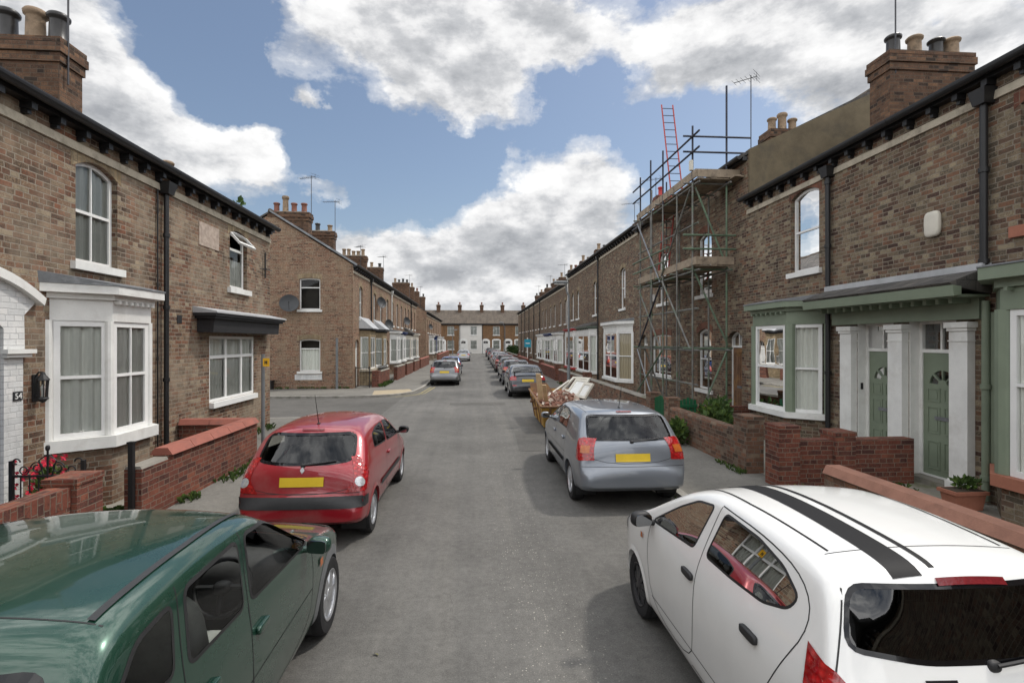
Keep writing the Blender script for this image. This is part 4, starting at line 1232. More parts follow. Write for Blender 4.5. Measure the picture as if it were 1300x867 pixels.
    if P.get('antenna'):
        y = P['antenna']; h, n = c.ray('z', 0, y)
        s = MB(); blob(s, h, .02, .035, .018, 8); s.tube([h, h + Vector((0, -.16, .40))], [.006, .003], 5); s.build('aerial', M['black_plastic'], t_)
    return t_, c

LZ = [(.10, .88), (.26, .95), (.45, .99), (.66, 1.0), (.82, .99), (.95, .965), (1.45, .775), (1.6, .70)]
def mir(poly): return [(-a, b) for a, b in poly]
PT = {
 'green': paint('green_car_paint', (.013, .056, .036), .4, .28, dust=.03),
 'red': paint('red_car_paint', (.30, .010, .019), .2, .32),
 'corolla': paint('grey_blue_car_paint', (.20, .22, .25), .5, .33, dust=.06),
 'white': paint('white_car_paint', (.78, .78, .76), .0, .35, dust=.05),
 'charcoal': paint('charcoal_car_paint', (.045, .047, .052), .5, .32),
 'black': paint('black_car_paint', (.012, .012, .014), .3, .3),
 'navy': paint('navy_car_paint', (.014, .018, .035), .4, .3),
 'maroon': paint('maroon_car_paint', (.085, .012, .016), .35, .32),
 'silver': paint('silver_car_paint', (.36, .37, .38), .6, .33),
 'blue': paint('blue_car_paint', (.022, .07, .23), .45, .32),
 'warmgrey': paint('warm_grey_car_paint', (.17, .175, .18), .5, .34),
}
def lights(rear, side, m='lens_red', off=.008):
    return [[('y', rear, -1, off)] + ([('x', side, 1, off)] if side else []), [('y', mir(rear), -1, off)] + ([('x', side, -1, off)] if side else [])]
def corner(*pts, off=.007):
    p = [((x + y) * .7071, z) for x, y, z in pts]
    return [[('c', p, 1, off)], [('c', p, -1, off)]]
def heads(front, side=None):
    return [[('y', front, 1, .008)] + ([('x', side, 1, .008)] if side else []), [('y', mir(front), 1, .008)] + ([('x', side, -1, .008)] if side else [])]

# --- green five-door hatchback
W = .83
GREEN = dict(
 top=[(-1.88, .40), (-1.88, .55), (-1.85, .63), (-1.80, .72), (-1.75, .96), (-1.70, 1.04), (-1.47, 1.42), (-1.40, 1.475), (-1.24, 1.505), (-.8, 1.535), (-.2, 1.52), (.06, 1.45), (.78, 1.0), (1.30, .90), (1.70, .80), (1.92, .63), (1.97, .48), (1.97, .38)],
 bot=[(-1.88, .36), (-1.75, .24), (-1.2, .20), (1.2, .20), (1.8, .22), (1.97, .32)],
 plan=[(-1.88, .62), (-1.87, .72), (-1.79, .785), (-1.55, .81), (-1.0, W), (0, W), (1.0, W), (1.5, .80), (1.8, .72), (1.94, .58), (1.97, .45)],
 lz=[(.10, .88), (.26, .95), (.45, .99), (.66, 1.0), (.82, .995), (.95, .985), (1.45, .885), (1.6, .84)], rr=.085, wheels=(-1.25, 1.2), wr_=.315, arch=.355, arch_lip=.055, arch_mat='steel', tw=.195, rim='five', rim_mat='alloy', tuck=-.005,
 side_windows=[[(-.36, 1.04), (.62, .99), (.64, 1.01), (.16, 1.30), (-.02, 1.38), (-.32, 1.405)], [(-.98, 1.065), (-.44, 1.045), (-.40, 1.405), (-.93, 1.39)], [(-1.46, 1.15), (-1.08, 1.085), (-1.02, 1.375), (-1.26, 1.345)]],
 windscreen=[(-.68, .72), (.68, .72), (.61, .10), (-.61, .10)], rear_window=[(-.63, 1.06), (.63, 1.06), (.58, 1.36), (-.58, 1.36)],
 side_lines=[[(.66, .98), (.70, .70), (.62, .33), (-.32, .30), (-.39, .60), (-.40, 1.03)], [(-.39, .60), (-.40, 1.03), (-.36, 1.43)], [(-.34, .30), (-.85, .32), (-1.0, .60), (-1.03, 1.06), (-.975, 1.42)], [(-1.0, .62), (.66, .62)]],
 top_lines=[[(-.66, -1.31), (.66, -1.31)], [(-.7, .80), (.7, .80)]],
 rear_lines=[[(-.62, .66), (.62, .66)]],
 patches=[('tail_light', 'lens_red', corner((.56, -1.80, .71), (.79, -1.60, .71), (.77, -1.57, 1.0), (.60, -1.71, 1.01))),
          ('headlight', 'lens_clear', heads([(.42, .66), (.70, .66), (.68, .80), (.42, .78)])), ('indicator', 'lens_amber', [[('x', [(.85, .70), (.93, .70), (.93, .76), (.85, .76)], 1, .01)], [('x', [(.85, .70), (.93, .70), (.93, .76), (.85, .76)], -1, .01)]]),
          ('bumper_strip', 'trim', [[('y', [(-.78, .46), (.78, .46), (.78, .60), (-.78, .60)], -1, .008)], [('y', [(-.7, .40), (.7, .40), (.7, .56), (-.7, .56)], 1, .008)]]),
          ('roof_strip', 'trim', [[('z', [(.595, -1.30), (.625, -1.30), (.635, -.7), (.615, .02), (.59, .02), (.608, -.7)], 1, .007)], [('z', [(-.595, -1.30), (-.625, -1.30), (-.635, -.7), (-.615, .02), (-.59, .02), (-.608, -.7)], 1, .007)]])],
 handles=[(-.27, .86), (-.86, .88)], mirror=(.52, .98), plates={-1: (.80, .26, .055), 1: (.48, .26, .055)}, cabin=(-1.55, 1.0), seats=(-.25, -1.0), dash=.62, seat_mat='seat', wiper=((0, 1.03), (.40, 1.12)))
g_car, _ = make_car(GREEN, PT['green'], 'dark green hatchback with silver wheel arch trims, parked by the low brick garden wall', 'car')
g_car.location = (-2.06, 3.33, 0); g_car.rotation_euler.z = R(.4)

# --- white small hatchback with black roof stripes
W = .80
WHITE = dict(
 top=[(-1.64, .40), (-1.64, .54), (-1.63, .62), (-1.60, .78), (-1.55, .98), (-1.49, 1.06), (-1.35, 1.37), (-1.29, 1.435), (-1.1, 1.465), (-.55, 1.49), (-.1, 1.475), (.16, 1.425), (.40, 1.335), (1.02, .99), (1.38, .88), (1.62, .74), (1.74, .54), (1.75, .36)],
 bot=[(-1.64, .34), (-1.55, .24), (-1.1, .19), (1.1, .19), (1.6, .21), (1.75, .30)],
 plan=[(-1.64, .60), (-1.63, .70), (-1.56, .765), (-1.40, .79), (-.9, W), (0, W), (.95, W), (1.35, .775), (1.60, .68), (1.73, .50), (1.75, .40)],
 lz=[(.10, .88), (.26, .965), (.40, .985), (.66, 1.0), (.86, .992), (1.0, .96), (1.45, .735), (1.6, .66)], rr=.075, crown=.65, wheels=(-1.33, 1.04), wr_=.285, arch=.325, arch_lip=.02, tw=.165, rim='cover', rim_mat='rim_black', tuck=.03,
 side_windows=[[(-.10, 1.07), (.60, 1.005), (.63, 1.02), (.28, 1.235), (.06, 1.345), (-.17, 1.38)], [(-.27, 1.085), (-.32, 1.38), (-.72, 1.37), (-.98, 1.325), (-1.15, 1.245), (-1.11, 1.17), (-.92, 1.11), (-.6, 1.09)]],
 side_glass=['car_glass', 'privacy_glass'], wr=.045, seal=.008, rear_glass='rear_tint',
 windscreen=[(-.64, .98), (.64, .98), (.52, .40), (-.52, .40)], rwi=.014, rear_window=[(-.635, 1.15), (-.30, 1.10), (.30, 1.10), (.635, 1.15), (.54, 1.375), (-.54, 1.375)],
 side_lines=[[(.66, .98), (.70, .74), (.60, .32), (-.16, .30), (-.22, .60), (-.22, 1.06), (-.25, 1.40)], [(-.16, .30), (-.80, .31), (-.98, .60), (-1.16, .92), (-1.28, 1.18), (-1.15, 1.335), (-.8, 1.395), (-.25, 1.405)], [(.60, .40), (-.85, .42)], [(-1.40, .95), (-1.47, .93), (-1.50, .86), (-1.47, .79), (-1.40, .77), (-1.33, .79), (-1.30, .86), (-1.33, .93), (-1.40, .95)]],
 top_lines=[[(-.64, 1.03), (.64, 1.03)], [(-.50, -1.10), (.50, -1.10)]], rear_lines=[[(-.66, .60), (.66, .60)], [(-.56, 1.36), (-.70, 1.05)], [(.56, 1.36), (.70, 1.05)]],
 patches=[('tail_light', 'lens_red', corner((.52, -1.63, .70), (.78, -1.42, .70), (.775, -1.34, .92), (.75, -1.33, 1.12), (.70, -1.45, 1.07), (.60, -1.58, .92))),
          ('headlight', 'lens_clear', heads([(.42, .62), (.66, .62), (.66, .80), (.46, .76)], [(1.35, .66), (1.6, .62), (1.58, .74), (1.40, .80)])),
          ('indicator', 'lens_amber', [[('x', [(.80, .80), (.86, .79), (.86, .84), (.81, .84)], 1, .008)], [('x', [(.80, .80), (.86, .79), (.86, .84), (.81, .84)], -1, .008)]]),
          ('roof_stripe', 'vinyl', [[('z', [(-.31, -1.30), (-.165, -1.30), (-.165, .36), (-.31, .36)], 1, .003)], [('z', [(-.105, -1.27), (-.075, -1.27), (-.075, .36), (-.105, .36)], 1, .003)], [('z', [(-.475, -1.08), (-.462, -1.08), (-.485, -.4), (-.475, .2), (-.488, .2), (-.498, -.4)], 1, .003)], [('z', [(.475, -1.08), (.462, -1.08), (.485, -.4), (.475, .2), (.488, .2), (.498, -.4)], 1, .003)], [('z', [(-.33, 1.05), (-.19, 1.05), (-.19, 1.62), (-.33, 1.62)], 1, .003)], [('y', [(-.33, .66), (-.19, .66), (-.19, 1.05), (-.33, 1.05)], -1, .003)]]),
          ('brake_light', 'lens_dark_red', [[('z', [(-.12, -1.335), (.22, -1.335), (.22, -1.313), (-.12, -1.313)], 1, .008)]])],
 handles=[(-.12, .905), (-.90, .93)], handle_mat='black_plastic', mirror=(.62, 1.0), mirror_mat='black_plastic', plates={-1: (.80, .26, .055), 1: (.42, .26, .055)}, cabin=(-1.4, 1.1), seats=(-.05, -.85), dash=.80, wiper=((0, 1.09), (.42, 1.13)))
w_car, _ = make_car(WHITE, PT['white'], 'small white hatchback with black stripes along its roof, parked by the terracotta-topped wall', 'car')
w_car.location = (2.25, 3.55, 0)

# --- grey-blue five-door hatchback
W = .855
GREY = dict(
 top=[(-2.09, .40), (-2.09, .58), (-2.06, .66), (-2.00, .70), (-1.97, .95), (-1.92, 1.03), (-1.56, 1.385), (-1.44, 1.415), (-1.2, 1.43), (-.6, 1.445), (.1, 1.43), (.42, 1.35), (1.24, .98), (1.75, .86), (2.0, .70), (2.08, .54), (2.09, .38)],
 bot=[(-2.09, .36), (-1.95, .26), (-1.3, .20), (1.3, .20), (1.9, .21), (2.09, .30)],
 plan=[(-2.09, .62), (-2.08, .72), (-2.0, .80), (-1.7, .83), (-1.1, W), (0, W), (1.2, W), (1.7, .81), (1.95, .70), (2.08, .50), (2.09, .42)],
 lz=LZ, rr=.11, wheels=(-1.34, 1.26), wr_=.31, arch=.35, arch_lip=.02, tw=.195, rim='seven', rim_mat='alloy', tuck=.02,
 side_windows=[[(.02, 1.03), (.78, .98), (.80, 1.0), (.36, 1.24), (.18, 1.32), (.06, 1.335)], [(-.90, 1.05), (-.05, 1.035), (-.01, 1.335), (-.55, 1.335), (-.84, 1.29)]],
 windscreen=[(-.68, 1.18), (.68, 1.18), (.56, .47), (-.56, .47)], rear_window=[(-.655, 1.02), (.655, 1.02), (.60, 1.355), (-.60, 1.355)],
 side_lines=[[(.86, .97), (.88, .74), (.78, .32), (0, .30), (-.03, .6), (-.02, 1.03), (.02, 1.36)], [(0, .30), (-.75, .31), (-.92, .56), (-1.0, 1.05), (-.88, 1.33)], [(.86, .66), (-1.0, .68)]],
 top_lines=[[(-.57, -1.4), (-.59, -.5), (-.57, .36)], [(.57, -1.4), (.59, -.5), (.57, .36)], [(-.68, 1.26), (.68, 1.26)]], rear_lines=[[(-.62, 1.0), (-.64, .70), (.64, .70), (.62, 1.0)], [(-.82, .66), (.82, .66)]],
 patches=[('tail_light', 'lens_red', corner((.59, -2.0, .75), (.82, -1.82, .74), (.80, -1.79, 1.03), (.76, -1.86, 1.055), (.59, -1.93, 1.045))),
          ('tail_light_amber', 'lens_amber', corner((.65, -1.96, .85), (.76, -1.90, .85), (.76, -1.88, .95), (.65, -1.94, .95), off=.012)),
          ('headlight', 'lens_clear', heads([(.44, .62), (.74, .62), (.72, .78), (.48, .74)])),
          ('brake_light', 'lens_dark_red', [[('y', [(-.12, 1.385), (.12, 1.385), (.12, 1.40), (-.12, 1.40)], -1, .01)]]),
          ('side_strip', None, [[('x', [(-.9, .50), (.8, .48), (.8, .54), (-.9, .56)], 1, .012)], [('x', [(-.9, .50), (.8, .48), (.8, .54), (-.9, .56)], -1, .012)]])],
 handles=[(.10, .86), (-.78, .88)], mirror=(.80, 1.0), plates={-1: (.78, .26, .058), 1: (.42, .26, .055)}, cabin=(-1.7, 1.3), seats=(.1, -.75), dash=1.0, wiper=((0, 1.0), (.42, 1.03)), antenna=-1.25)
c_car, _ = make_car(GREY, PT['corolla'], 'blue-grey hatchback with square red tail lights, parked just before the rubbish skip', 'car')
c_car.location = (2.33, 9.42, 0)

# --- red three-door hatchback
W = .772
RED = dict(
 top=[(-1.90, .38), (-1.90, .56), (-1.87, .63), (-1.82, .67), (-1.79, .95), (-1.73, 1.03), (-1.40, 1.345), (-1.28, 1.395), (-.9, 1.42), (-.3, 1.425), (.2, 1.40), (.46, 1.325), (1.12, .95), (1.55, .83), (1.80, .68), (1.90, .50), (1.91, .36)],
 bot=[(-1.90, .34), (-1.75, .25), (-1.2, .20), (1.2, .20), (1.7, .21), (1.91, .30)],
 plan=[(-1.90, .60), (-1.89, .69), (-1.81, .745), (-1.5, .772), (-1.0, W), (0, W), (1.1, W), (1.5, .75), (1.77, .68), (1.89, .5), (1.91, .42)],
 lz=LZ, rr=.13, crown=1.2, wheels=(-1.27, 1.20), wr_=.29, arch=.33, arch_lip=.02, tw=.175, rim='ten', rim_mat='alloy', tuck=.02,
 side_windows=[[(-.22, 1.0), (.68, .95), (.70, .97), (.30, 1.18), (.10, 1.27), (-.17, 1.285)], [(-1.05, 1.06), (-.29, 1.01), (-.25, 1.285), (-.70, 1.275), (-1.0, 1.22)]],
 windscreen=[(-.61, 1.06), (.61, 1.06), (.52, .50), (-.52, .50)], rear_window=[(-.595, 1.02), (-.3, .99), (.3, .99), (.595, 1.02), (.55, 1.32), (-.55, 1.32)], rwr=.1,
 side_lines=[[(.78, .94), (.80, .70), (.70, .32), (-.38, .30), (-.44, .6), (-.40, 1.0), (-.20, 1.32)]],
 top_lines=[[(-.6, 1.14), (.6, 1.14)], [(-.28, -.15), (.28, -.15), (.28, -.55), (-.28, -.55), (-.28, -.15)]], rear_lines=[[(-.60, .95), (-.64, .66), (.64, .66), (.60, .95)], [(-.78, .665), (.78, .665)]],
 patches=[('tail_light', 'lens_red', corner((.54, -1.84, .665), (.76, -1.63, .69), (.75, -1.58, .86), (.71, -1.66, 1.06), (.655, -1.73, 1.06), (.62, -1.79, .82))),
          ('reversing_light', 'lens_clear', corner(*[(.69 + .055 * math.cos(R(a)) * 1.414, -1.77, .79 + .055 * math.sin(R(a))) for a in range(0, 360, 30)], off=.012)),
          ('headlight', 'lens_clear', heads([(.40, .62), (.68, .62), (.68, .80), (.48, .76)])),
          ('emblem', 'alloy', [[('y', [(0, .895), (.028, .935), (0, .975), (-.028, .935)], -1, .010)]]),
          ('bumper_strip', 'trim', [[('y', [(-.76, .50), (.76, .50), (.76, .63), (-.76, .63)], -1, .012), ('x', [(-1.86, .50), (-1.66, .50), (-1.66, .62), (-1.86, .63)], 1, .012), ('x', [(-1.86, .50), (-1.66, .50), (-1.66, .62), (-1.86, .63)], -1, .012)]]),
          ('side_strip', 'trim', [[('x', [(-.85, .50), (.75, .48), (.75, .55), (-.85, .57)], 1, .012)], [('x', [(-.85, .50), (.75, .48), (.75, .55), (-.85, .57)], -1, .012)]]),
          ('brake_light', 'lens_dark_red', [[('y', [(-.14, 1.345), (.14, 1.345), (.14, 1.362), (-.14, 1.362)], -1, .01)]])],
 handles=[(-.24, .84)], mirror=(.74, .97), mirror_mat='black_plastic', plates={-1: (.80, .26, .055), 1: (.42, .26, .055)}, cabin=(-1.5, 1.15), seats=(.05, -.75), dash=.88, wiper=((0, .985), (.38, 1.02)), antenna=-1.15)
r_car, _ = make_car(RED, PT['red'], 'dark red hatchback with a grey bumper strip, parked at the kerb before the side road', 'car')
r_car.location = (-2.07, 8.16, 0); r_car.rotation_euler.z = R(-.6)

# --- dark four-door saloon
W = .85
SALOON = dict(step=.05,
 top=[(-2.25, .40), (-2.25, .58), (-2.22, .68), (-2.18, .94), (-2.08, 1.02), (-1.72, 1.05), (-1.12, 1.375), (-.9, 1.42), (-.3, 1.44), (.2, 1.42), (.45, 1.35), (1.2, .97), (1.7, .86), (2.1, .72), (2.24, .52), (2.25, .38)],
 bot=[(-2.25, .34), (-2.1, .24), (-1.3, .20), (1.3, .20), (2.0, .21), (2.25, .30)],
 plan=[(-2.25, .62), (-2.24, .72), (-2.15, .79), (-1.8, .82), (-1.1, W), (0, W), (1.2, W), (1.8, .80), (2.1, .70), (2.23, .52), (2.25, .42)],
 lz=LZ, rr=.11, wheels=(-1.32, 1.28), wr_=.31, arch=.35, arch_lip=.02, tw=.195, rim='five', rim_mat='alloy', tuck=.02,
 side_windows=[[(-.08, 1.02), (.76, .98), (.78, 1.0), (.38, 1.22), (.18, 1.29), (-.04, 1.30)], [(-1.15, 1.06), (-.15, 1.03), (-.11, 1.30), (-.65, 1.29)]],
 windscreen=[(-.66, 1.14), (.66, 1.14), (.56, .50), (-.56, .50)], rear_window=[(-.66, -1.66), (.66, -1.66), (.56, -1.16), (-.56, -1.16)], rw_ax='z',
 side_lines=[[(.84, .96), (.86, .7), (.76, .32), (-.1, .30), (-.12, 1.02)], [(-.1, .30), (-.85, .31), (-1.0, .6), (-1.1, 1.03)]], rear_lines=[[(-.60, 1.0), (-.64, .68), (.64, .68), (.60, 1.0)]],
 patches=[('tail_light', 'lens_red', corner((.50, -2.19, .79), (.80, -2.0, .79), (.79, -1.98, .95), (.72, -2.05, .98), (.54, -2.15, .95))), ('reflector', 'lens_red', lights([(.50, .54), (.68, .54), (.68, .60), (.50, .60)], None)), ('headlight', 'lens_clear', heads([(.44, .60), (.74, .60), (.72, .76), (.48, .72)]))],
 handles=[(0, .86), (-.92, .88)], mirror=(.76, 1.0), plates={-1: (.78, .26, .055), 1: (.42, .26, .055)}, cabin=(-1.5, 1.2), seats=(.05, -.8), dash=.95)
s_car, sc_ = make_car(SALOON, PT['charcoal'], 'charcoal saloon with a boot spoiler, first of the row behind the skip', 'car', group='cars parked along the row beyond the skip')
b = MB()
b.prism([(-.66, -2.12, 1.14), (.66, -2.12, 1.14), (.66, -1.90, 1.13), (-.66, -1.90, 1.13)], [(-.66, -2.14, 1.17), (.66, -2.14, 1.17), (.66, -1.90, 1.15), (-.66, -1.90, 1.15)])
for sx in (-.58, .58): b.box(sx - .03, sx + .03, -2.08, -1.94, 1.0, 1.14)
b.build('boot_spoiler', PT['charcoal'], s_car)
s_car.location = (2.32, 24.6, 0)

ROWG = 'cars parked along the row beyond the skip'
for src, old, new, x, y, lab in (
    (c_car, 'corolla', 'navy', 2.36, 30.9, 'dark navy hatchback, second of the row beyond the skip, ahead of the charcoal saloon'),
    (r_car, 'red', 'black', 2.42, 36.4, 'black hatchback, third in the row, ahead of the navy hatchback'),
    (c_car, 'corolla', 'maroon', 2.46, 43.1, 'maroon hatchback, fourth in the row, ahead of the third black one'),
    (s_car, 'charcoal', 'black', 2.5, 49.7, 'black saloon, fifth in the row, ahead of the maroon hatchback'),
    (c_car, 'corolla', 'silver', 2.52, 56.1, 'silver hatchback far down the row of parked cars'),
    (r_car, 'red', 'maroon', 2.54, 62.9, 'small maroon hatchback far down the row, past the silver one'),
    (c_car, 'corolla', 'charcoal', 2.55, 70.1, 'charcoal hatchback last but one in the row of parked cars'),
    (w_car, 'white', 'black', 2.5, 84.5, 'little black car at the far end of the street before the end terrace')):
    o = copy_tree(src, None, {PT[old]: PT[new]}); o.location = (x, y, 0); o.rotation_euler.z = R(random.uniform(-.8, .8)); tag(o, lab, 'car', ROWG)
for src, old, new, x, y, lab in (
    (c_car, 'corolla', 'warmgrey', -1.72, 31.0, 'grey hatchback parked at the kerb by the corner house, beside the double yellow lines'),
    (r_car, 'red', 'blue', -1.78, 39.0, 'bright blue hatchback parked ahead of the grey one'),
    (s_car, 'charcoal', 'silver', -1.45, 66.5, 'pale silver saloon parked alone far along the street')):
    o = copy_tree(src, None, {PT[old]: PT[new]}); o.location = (x, y, 0); tag(o, lab, 'car', 'cars parked along the far kerb')
XL = -5.85
HG = 'brick terraced houses of the street'
# ================================================================== left: house with the white doorway
def wspec(u0, u1, z0, z1, a=.12): return (u0, u1, z0, z1, a)
h = thing('brick_house', 'brown brick terraced house with white arched doorway, canted white bay and carriage lantern', 'house', (XL, 7.5, 0), HG)
door_hole = (5.64, 6.76, .1, 2.92, .26)
wa = (7.96, 8.84, 3.68, 5.24, .14); wa2 = (5.55, 6.45, 3.68, 5.24, .14)
F = shell(h, 1, XL, -9, 10.1, 5.72, M['brick_left'], wall_holes([door_hole, wa, wa2, (7.5, 9.2, 1.12, 2.8, 0)]), rise=1.9, gable0=True, depth=7.6)
window(h, F, *wa[:4], arch=.14, style='sash4', curtain='grey')
window(h, F, *wa2[:4], arch=.14, style='sash4', curtain='grey')
door(h, F, 5.66, 6.755, .16, 2.90, -.30, 'navy', fan=.6, fan_light=False, arch=.25)
b = MB()            # white painted brick surround with imposts and a flat hood mould
b.fbox(F, 6.76, 7.03, -.30, .045, .1, 2.40); b.fbox(F, 5.47, 5.64, -.16, .045, .1, 2.40)
hood = lambda u: 3.36 - .34 * ((u - 6.25) / 1.0) ** 2
n = 16
top_ = [(7.22 - 1.94 * i / n, hood(7.22 - 1.94 * i / n) - .03) for i in range(n + 1)]
inn = [(5.64 + 1.12 * i / n, 2.92 - .26 * ((5.64 + 1.12 * i / n - 6.20) / .56) ** 2) for i in range(n + 1)]
b.plate(F, top_ + [(5.45, 2.84), (5.44, 2.402), (5.64, 2.402)] + inn + [(6.76, 2.402), (7.06, 2.402), (7.05, 2.84)], [], -.16, .042)
pr_ = b.build('door_surround', M['white_brick'], h)
b = MB()
for a_, e_ in ((6.74, 7.10), (5.40, 5.67)):
    b.fbox(F, a_, e_, .046, .10, 2.30, 2.345); b.fbox(F, a_ - .03, e_ + .03, .046, .135, 2.347, 2.40)
o1 = [(7.27 - 2.04 * i / n, hood(7.27 - 2.04 * i / n) - .028) for i in range(n + 1)]
o2 = [(7.30 - 2.10 * i / n, hood(7.30 - 2.10 * i / n) + .09) for i in range(n + 1)]
b.plate(F, o1 + o2[::-1], [], 0, .12)
b.build('hood_mould', M['white_paint'], pr_)
b = MB(); b.fbox(F, 5.65, 6.755, -.5, -.02, .1, .158); b.build('doorstep', M['stone_old'], h)
# house number on the pilaster
b = MB(); b.fbox(F, 6.88, 7.01, .047, .058, 1.75, 1.865); npl = b.build('number_plaque', M['dark_board'], h)
fc = bpy.data.curves.new('numeral', 'FONT'); fc.body = '54'; fc.size = .105; fc.align_x = 'CENTER'; fc.extrude = .002
tmp = bpy.data.objects.new('numeral', fc); COL.objects.link(tmp); bpy.context.view_layer.update()
nm = bpy.data.meshes.new_from_object(tmp.evaluated_get(bpy.context.evaluated_depsgraph_get())); bpy.data.objects.remove(tmp)
nm.materials.clear(); nm.materials.append(M['white'])
fo = bpy.data.objects.new('numeral', nm); COL.objects.link(fo); fo.parent = npl
fo.rotation_euler = (R(90), 0, R(90)); fo.location = Vector((XL + .061, 6.945, 1.772)) - Vector(h.location)
# lantern
b = MB(); T = Matrix.Translation((XL + .11, 7.25, 0))
b.lathe([(.001, 2.10), (.02, 2.09), (.03, 2.06), (.07, 2.0), (.075, 1.985), (.062, 1.98)], T, 8)
b.lathe([(.055, 1.76), (.065, 1.74), (.03, 1.70), (.001, 1.68)], T, 8)
for i in range(8):
    a = 2 * math.pi * i / 8; b.tube([(XL + .11 + .06 * math.cos(a), 7.25 + .06 * math.sin(a), 1.985), (XL + .11 + .046 * math.cos(a), 7.25 + .046 * math.sin(a), 1.755)], .007, 5)
b.tube([(XL + .005, 7.25, 1.80), (XL + .06, 7.25, 1.74), (XL + .10, 7.25, 1.72)], .014, 6); b.tube([(XL + .005, 7.25, 2.02), (XL + .06, 7.25, 2.09), (XL + .11, 7.25, 2.09)], .012, 6); b.fbox(F, 7.21, 7.29, 0.001, .02, 1.70, 2.06)
lt = b.build('wall_lantern', M['black_plastic'], h)
b = MB(); b.lathe([(.042, 1.76), (.056, 1.978)], T, 8); b.build('lantern_glass', M['glass'], lt, fix=False)
b = MB(); b.lathe([(.018, 1.765), (.02, 1.85), (.03, 1.89), (.001, 1.93)], T, 8); b.build('bulb', M['white'], lt)
bay(h, F, [(7.48, 0), (7.95, .52), (8.85, .52), (9.3, 0)], 1.13, 2.79, 3.10, 3.30, styles=('sash', 'bars', 'sash'), curtain='net', fw=.075, post=.05, roof_rise=.16, mid=.52, sill_h=.17)
downpipe(h, XL, 10.03, .1, 5.35, (1, 0, 0))
downpipe(h, XL, 9.86, .5, 5.3, (.35, 0, 0), r=.014, hopper=False)
chimney(h, -9.6, -7.5, 9.83, 10.37, 5.7, 7.97, [(-7.72, 10.1, .56, .155, 'pot_black'), (-8.12, 10.1, .62, .16, 'pot_buff'), (-8.6, 10.1, .60, .155, 'pot_black'), (-9.1, 10.1, .55, .15, 'pot_buff')], 'brick_stack')
aerial(h, -7.44, 9.95, 7.2, 10.2, az=1.9)

# ================================================================== left: corner house with plaque and black canopy
h = thing('brick_house', 'brown brick corner house with stone plaque and black canopy over its wide window', 'house', (XL, 12.6, 0), HG)
wb = (12.70, 13.62, 3.80, 5.22, .13)
F = shell(h, 1, XL, 10.1, 15.1, 5.72, M['brick_left'], wall_holes([wb, (11.75, 14.05, 1.14, 2.62, 0)]), rise=1.9, gable1=True, depth=7.6)
b = MB()                                               # upper window with its top light pushed open
fr = glazing(h, F, 12.70, 13.62, 3.80, 4.78, 0, o=-.09, curtain='half', fw=.06)
b = MB(); b.fbox(F, 12.70, 12.76, -.14, -.09, 4.78, 5.1); b.fbox(F, 13.56, 13.62, -.14, -.09, 4.78, 5.1); b.plate(F, [(12.7, 5.09)] + [(13.62, 5.09)] + [(13.62 - .92 * i / 8, 5.22 - .13 * ((13.62 - .92 * i / 8 - 13.16) / .46) ** 2) for i in range(9)], [], -.14, -.09)
b.build('head_frame', M['white'], fr)
G = lambda u, o, z: Vector((XL - .06, u, 5.16)) + Vector((math.sin(R(42)) * z * -1 + math.cos(R(42)) * o, 0, math.cos(R(42)) * z + math.sin(R(42)) * o))
b = MB(); b.plate(G, [(12.72, -.42), (13.60, -.42), (13.60, -.06), (13.4, 0), (13.16, .02), (12.92, 0), (12.72, -.06)], [[(12.79, -.35), (13.53, -.35), (13.53, -.09), (13.35, -.055), (13.16, -.045), (12.97, -.055), (12.79, -.09)]], -.02, .03, back=True)
ol = b.build('open_light', M['white'], fr)
b = MB(); b.plate(G, [(12.77, -.37), (13.55, -.37), (13.55, -.08), (12.77, -.08)], [], 0, 0); b.build('pane', M['glass'], fr, fix=False)
b = MB(); b.fbox(F, 12.58, 13.74, -.1, .08, 3.67, 3.796); b.build('sill', M['white_paint'], fr)
b = MB(); n = 10; lo_ = [12.6 + 1.12 * i / n for i in range(n + 1)]
f_ = lambda u: 5.23 - .13 * min(1.3, ((u - 13.16) / .46) ** 2)
b.plate(F, [(u, f_(u)) for u in lo_] + [(u, f_(u) + .235) for u in lo_[::-1]], [], -.01, .004); b.build('lintel', M['gauged'], fr)
# ground floor window and canopy
b = MB(); b.fbox(F, 11.75, 14.05, -.16, .10, 1.02, 1.138); ws_ = b.build('sill', M['white'], h)
glazing(h, F, 11.75, 14.05, 1.14, 2.62, 0, us=(12.55, 13.35), zs=(2.15,), o=-.02, curtain='net', fw=.065, bw=.07)
b = MB()
b.prism([F(11.25, .0, 2.70), F(14.85, .0, 2.70), F(14.85, .33, 2.70), F(11.25, .33, 2.70)], [F(11.25, .0, 3.04), F(14.85, .0, 3.04), F(14.85, .36, 3.04), F(11.25, .36, 3.04)])
b.fbox(F, 11.10, 15.0, .002, .46, 3.042, 3.10); b.fbox(F, 11.16, 14.94, .002, .42, 2.99, 3.041)
cn = b.build('canopy', M['dark_board'], h)
b = MB(); b.prism([F(11.08, 0, 3.103), F(15.02, 0, 3.103), F(15.02, .49, 3.103), F(11.08, .49, 3.103)], [F(11.08, 0, 3.24), F(15.02, 0, 3.24), F(15.02, .49, 3.135), F(11.08, .49, 3.135)]); b.build('canopy_roof', M['pale_lead'], cn)
b = MB(); b.fbox(F, 11.32, 12.16, -.01, .012, 4.56, 5.06); b.build('stone_plaque', M['plaque'], h)
b = MB(); b.fbox(F, 10.52, 10.68, -.01, .01, 2.86, 3.02); b.build('air_brick', M['dark_board'], h)
b = MB()                                               # cable bracket by the corner
